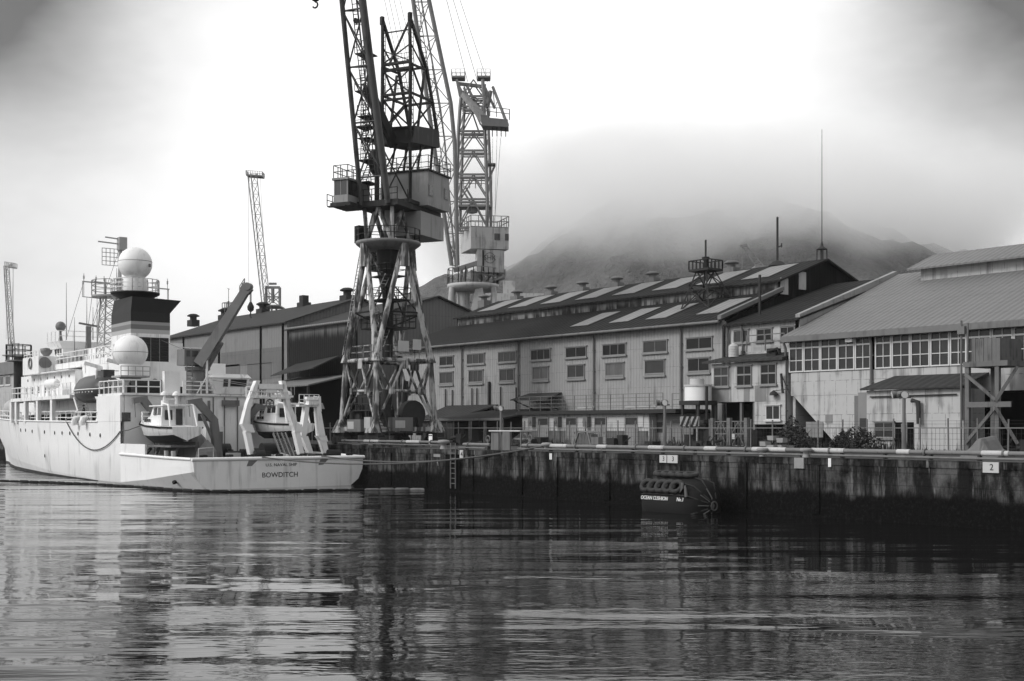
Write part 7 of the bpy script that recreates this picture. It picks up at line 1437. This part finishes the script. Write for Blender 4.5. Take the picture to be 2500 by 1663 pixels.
    m = MB(); pr = [(.35, 0), (.9, .12), (1.35, .5), (R, 1.1), (R, L - 1.1), (1.35, L - .5), (.9, L - .12), (.35, L)]; m.lathe((xa, tf, zc), pr, 28, 'x'); m.tube([(xb - .02, tf, zc), (xb + .15, tf, zc)], .4, 14); m.tube([(xa - .1, tf, zc), (xa + .02, tf, zc)], .4, 14); body = part('body', m, X['rubber'], T)
    for ang, nn in ((96, 5), (142, 5)):
        for k in range(nn):
            x = xa + 1.0 + (L - 2.3) * k / (nn - 1); an = radians(ang); n_ = Vector((0, cos(an), sin(an))); c = Vector((x, tf, zc)) + n_ * (R + .16); c.x -= .1; m = MB(); m.torus(c, .33, .14, n_ + Vector((0.12, 0, 0)), 18, 8); part('tyre', m, X['tyre'], T)
    m = MB()
    for ang in (60, 100, 130, 158, 200):
        an = radians(ang); q = lambda x, r: (x, tf + cos(an) * r, zc + sin(an) * r); m.tube([q(xa - .1, .4), q(xa + .5, 1.42), q(xa + 1.1, R + .05), q(xb - 1.1, R + .05), q(xb - .5, 1.42), q(xb + .1, .45)], .04, 5)
    part('net_chain', m, X['rust'], T)
    m = MB()
    for k in range(5): an = radians(250 - 36 * k); m.tube([(xb + .16, tf, zc), (xb + .1, tf + cos(an) * .5, zc + sin(an) * .5), (xb - .15, tf + cos(an) * .95, zc + sin(an) * 1.0)], .035, 5)
    m.torus((xb + .17, tf, zc), .24, .04, (1, 0, 0)); m.tube([(xb - 1.0, tf - 1.25, zc + 1.25), (xb - .9, tf - 1.5, zc + .7), (xb - .75, tf - 1.35, zc + 1.1), (xb - .6, tf - 1.4, zc + .5)], .09, 6); part('mooring_rope', m, X['rope'], T)
    for txt, x, sz in (('OCEAN CUSHION', xa + (L * .36), .30), ('No.1', xb - .95, .30)):
        an = radians(167); n_ = Vector((0, cos(an), sin(an))); up = Vector((0, -sin(an) * -1, cos(an) * -1)) if False else Vector((0, -n_.z * -1, 0)); upv = Vector((1, 0, 0)).cross(n_) * -1
        rr = R if txt[0] == 'O' else 1.52; tx = text_mb(txt, sz, (1, 0, 0), Vector((1, 0, 0)).cross(n_) * (1 if Vector((1, 0, 0)).cross(n_).z > 0 else -1), Vector((x, tf, zc)) + n_ * (rr + .03), depth=.012, sx=.85); part('lettering', tx, X['white'], T)
    # floating boom ringing the ship
    pts = [onZ(*p, .05) for p in ((-60, 1171), (0, 1174), (120, 1178), (260, 1184), (400, 1194), (470, 1199), (560, 1200), (700, 1199), (890, 1196), (1000, 1195), (1066, 1196))]
    T = thing('floating_boom', 'dark segmented floating boom on the water around the ship stern', 'boom', pts[5])
    dense = []
    for p, q in zip(pts, pts[1:]):
        k = max(1, int((q - p).length / 1.1)); dense += [p.lerp(q, i / k) for i in range(k)]
    dense.append(pts[-1]); random.seed(6); m = MB(); pale = MB()
    for p, q in zip(dense, dense[1:]):
        w = random.uniform(.10, .14); (pale if p.dot(RT) > -11.5 else m).tube([p, p.lerp(q, .12), p.lerp(q, .88), q], [.06, w, w, .06], 8)
    part('float_line', m, X['rubber'], T); part('pale_float_line', pale, X['iron'], T)
    e = pts[-1]; m = MB(); top = onT(1068, 1128, TQ - .1); m.tube([e, e.lerp(top, .15) + Vector((0, 0, .1)), e.lerp(top, .5) + RT * .35 - Vector((0, 0, .3)), top], .04, 6); part('tether', m, X['palerope'], T)
    # mooring lines from the stern to the bollard
    bx, bt = onT(1335, 1100, TQ + .9).x, TQ + .6
    for k, (px, py, sag, lab) in enumerate(((785, 1113, .75, 'upper dark mooring line from the ship stern to the bollard'), (640, 1116, .85, 'lower dark mooring line crossing the ship name to the bollard'))):
        A = s2w(*st(px, py, -.05)); B = Vector((bx - .1, bt + .2, GZ + .4)); m = MB(); m.tube([A.lerp(B, u) - Vector((0, 0, 4 * sag * u * (1 - u))) - FW * (.35 * math.sin(pi * u)) for u in [i / 24 for i in range(25)]], .06, 6); solo('mooring_line', m, X['rope'], lab, 'rope', A)
    A = sl(160, 1027, 8.15); B = sl(293, 1054, 8.1); low = sl(232, 1098, 8.2); m = MB(); m.tube([s2w(A.x + (B.x - A.x) * u, 8.12 + .05 * math.sin(pi * u), A.z + (B.z - A.z) * u - 4 * (((A.z + B.z) / 2) - low.z) * u * (1 - u)) for u in [i / 22 for i in range(23)]], .05, 6); solo('hanging_rope', m, X['rope'], 'slack dark rope hanging in a loop along the ship side', 'rope', s2w(A.x, 8.1, A.z))
    m = MB(); A = sl(293, 1054, 8.1); B = sl(345, 1040, 7.2); m.tube([s2w(A.x, 8.1, A.z), s2w((A.x + B.x) / 2, 7.8, (A.z + B.z) / 2 - .1), s2w(B.x, 7.3, B.z)], .04, 5); solo('launch_painter', m, X['rope'], 'thin line from the shell plate to the launch bow', 'rope', s2w(A.x, 8.1, A.z))
    # flat black panel painting the shade of a ladder recess; rubber strip fender
    m = MB(); x = onT(1106, 1120, TQ - .05).x; m.box(x - .9, x + .9, TQ - .09, TQ - .061, .2, GZ - .35); T = solo('quay_ladder', m, X['black'], 'flat black panel for the shade of a recess, with a rusty ladder on the quay face', 'ladder', (x, TQ - .06, .2)); m = MB(); m.ladder((x + .2, TQ - .2, .3), (x + .2, TQ - .2, GZ + .5), .6); part('rungs', m, X['iron'], T)
    for px, lab in ((1040, 'black rubber fender strip at the quay corner')  ,):
        x = onT(px, 1170, TQ - .1).x if px > 1080 else onT(px, 1170, TQ2 - .1).x; t0 = TQ if px > 1080 else TQ2; m = MB(); m.box(x - .35, x + .35, t0 - .34, t0 - .062, -.5, 1.9); solo('fender_strip', m, X['rubber'], lab, 'fender', (x, t0 - .1, -.5))
    # low post-and-plank frame by the stern, gull-grey cowl
    m = MB(); t = TQ2 + .5; P = lambda px, py: onT(px, py, t); m.bar(P(865, 1112), P(865, 1086), .12); m.bar(P(874, 1110), P(889, 1086), .12); m.bar(P(862, 1086), P(894, 1084), .2, .12); solo('timber_stand', m, X['concretepale'], 'small pale timber frame behind the ship stern corner', 'frame', P(865, 1112))
    m = MB(); a, b = onT(905, 1079, 60.6), onT(921, 1086, 60.6); m.box(a.x, b.x, 60.3, 61, GZ, a.z); solo('concrete_block', m, X['concretepale'], 'small pale concrete block on the quay pipe by the crane', 'block', (a.x, 60.6, GZ))
X['lagging'] = M('weathered_pipe_lagging', .44, .7, .3, 1.2, spots=.6, streak=.4, stc=.2); X['pipegrey'] = M('bare_stained_pipe', .17, .6, .5, 1.4, spots=.5); X['tyre'] = M('tyre_rubber', .03, .6, .4, 3.0, bumpy=.3)
furniture()
# a bank of low cloud wrapped round the hill top
def cloud():
    c = atY(1720, HZ, 640); c.z = 112; mb = MB(); n, mm = 40, 20; from mathutils import noise as mn
    for i in range(mm + 1):
        th = pi * i / mm
        for j in range(n):
            ph = 2 * pi * j / n; d = Vector((sin(th) * cos(ph), sin(th) * sin(ph), cos(th))); k = 1 + .18 * mn.noise(d * 2.2) + .08 * mn.noise(d * 5)
            q = RT * (d.x * 200 * k) + FW * (d.y * 170 * k) + Vector((0, 0, d.z * 60 * k)); mb.v.append(tuple(c + q))
    for i in range(mm):
        for j in range(n):
            a = i * n + j; b = i * n + (j + 1) % n; mb.f.append((a, a + n, b + n, b)); mb.m.append(0); mb.sm.append(True)
    def build(t, v):
        co = t.coord(); m1 = t.node('ShaderNodeVectorMath', operation='DOT_PRODUCT'); t.l.new(co, m1.inputs[0]); m1.inputs[1].default_value = tuple(RT / 200.0)
        m2 = t.node('ShaderNodeVectorMath', operation='DOT_PRODUCT'); t.l.new(co, m2.inputs[0]); m2.inputs[1].default_value = tuple(FW / 170.0)
        z = t.math('MULTIPLY', t.sep(co)[2], 1 / 60.0); r2 = t.math('ADD', t.math('ADD', t.math('POWER', m1.outputs['Value'], 2.0), t.math('POWER', m2.outputs['Value'], 2.0)), t.math('POWER', z, 2.0))
        nz = t.noise(co, .013, 4, .65); f = t.math('ADD', t.math('SQRT', r2), t.math('MULTIPLY', t.math('SUBTRACT', nz, .5), .85))
        t.l.new(t.ss(f, .92, .25, 0, CLOUD_D), v.inputs['Density'])
    solo('low_cloud', mb, volmat('low_cloud', build), None, None, tuple(c), kind='stuff')
CLOUD_D = .085
cloud()
sc.render.engine = 'CYCLES'
sc.view_settings.view_transform = 'Standard'; sc.view_settings.look = 'None'; sc.view_settings.exposure = -.12; sc.view_settings.gamma = 1
sc.cycles.use_denoising = True
sc.cycles.max_bounces = 14; sc.cycles.volume_bounces = 10; sc.cycles.diffuse_bounces = 3; sc.cycles.glossy_bounces = 3
sc.cycles.use_adaptive_sampling = True; sc.cycles.volume_step_rate = 3.0; sc.cycles.volume_max_steps = 128
bpy.context.view_layer.update()
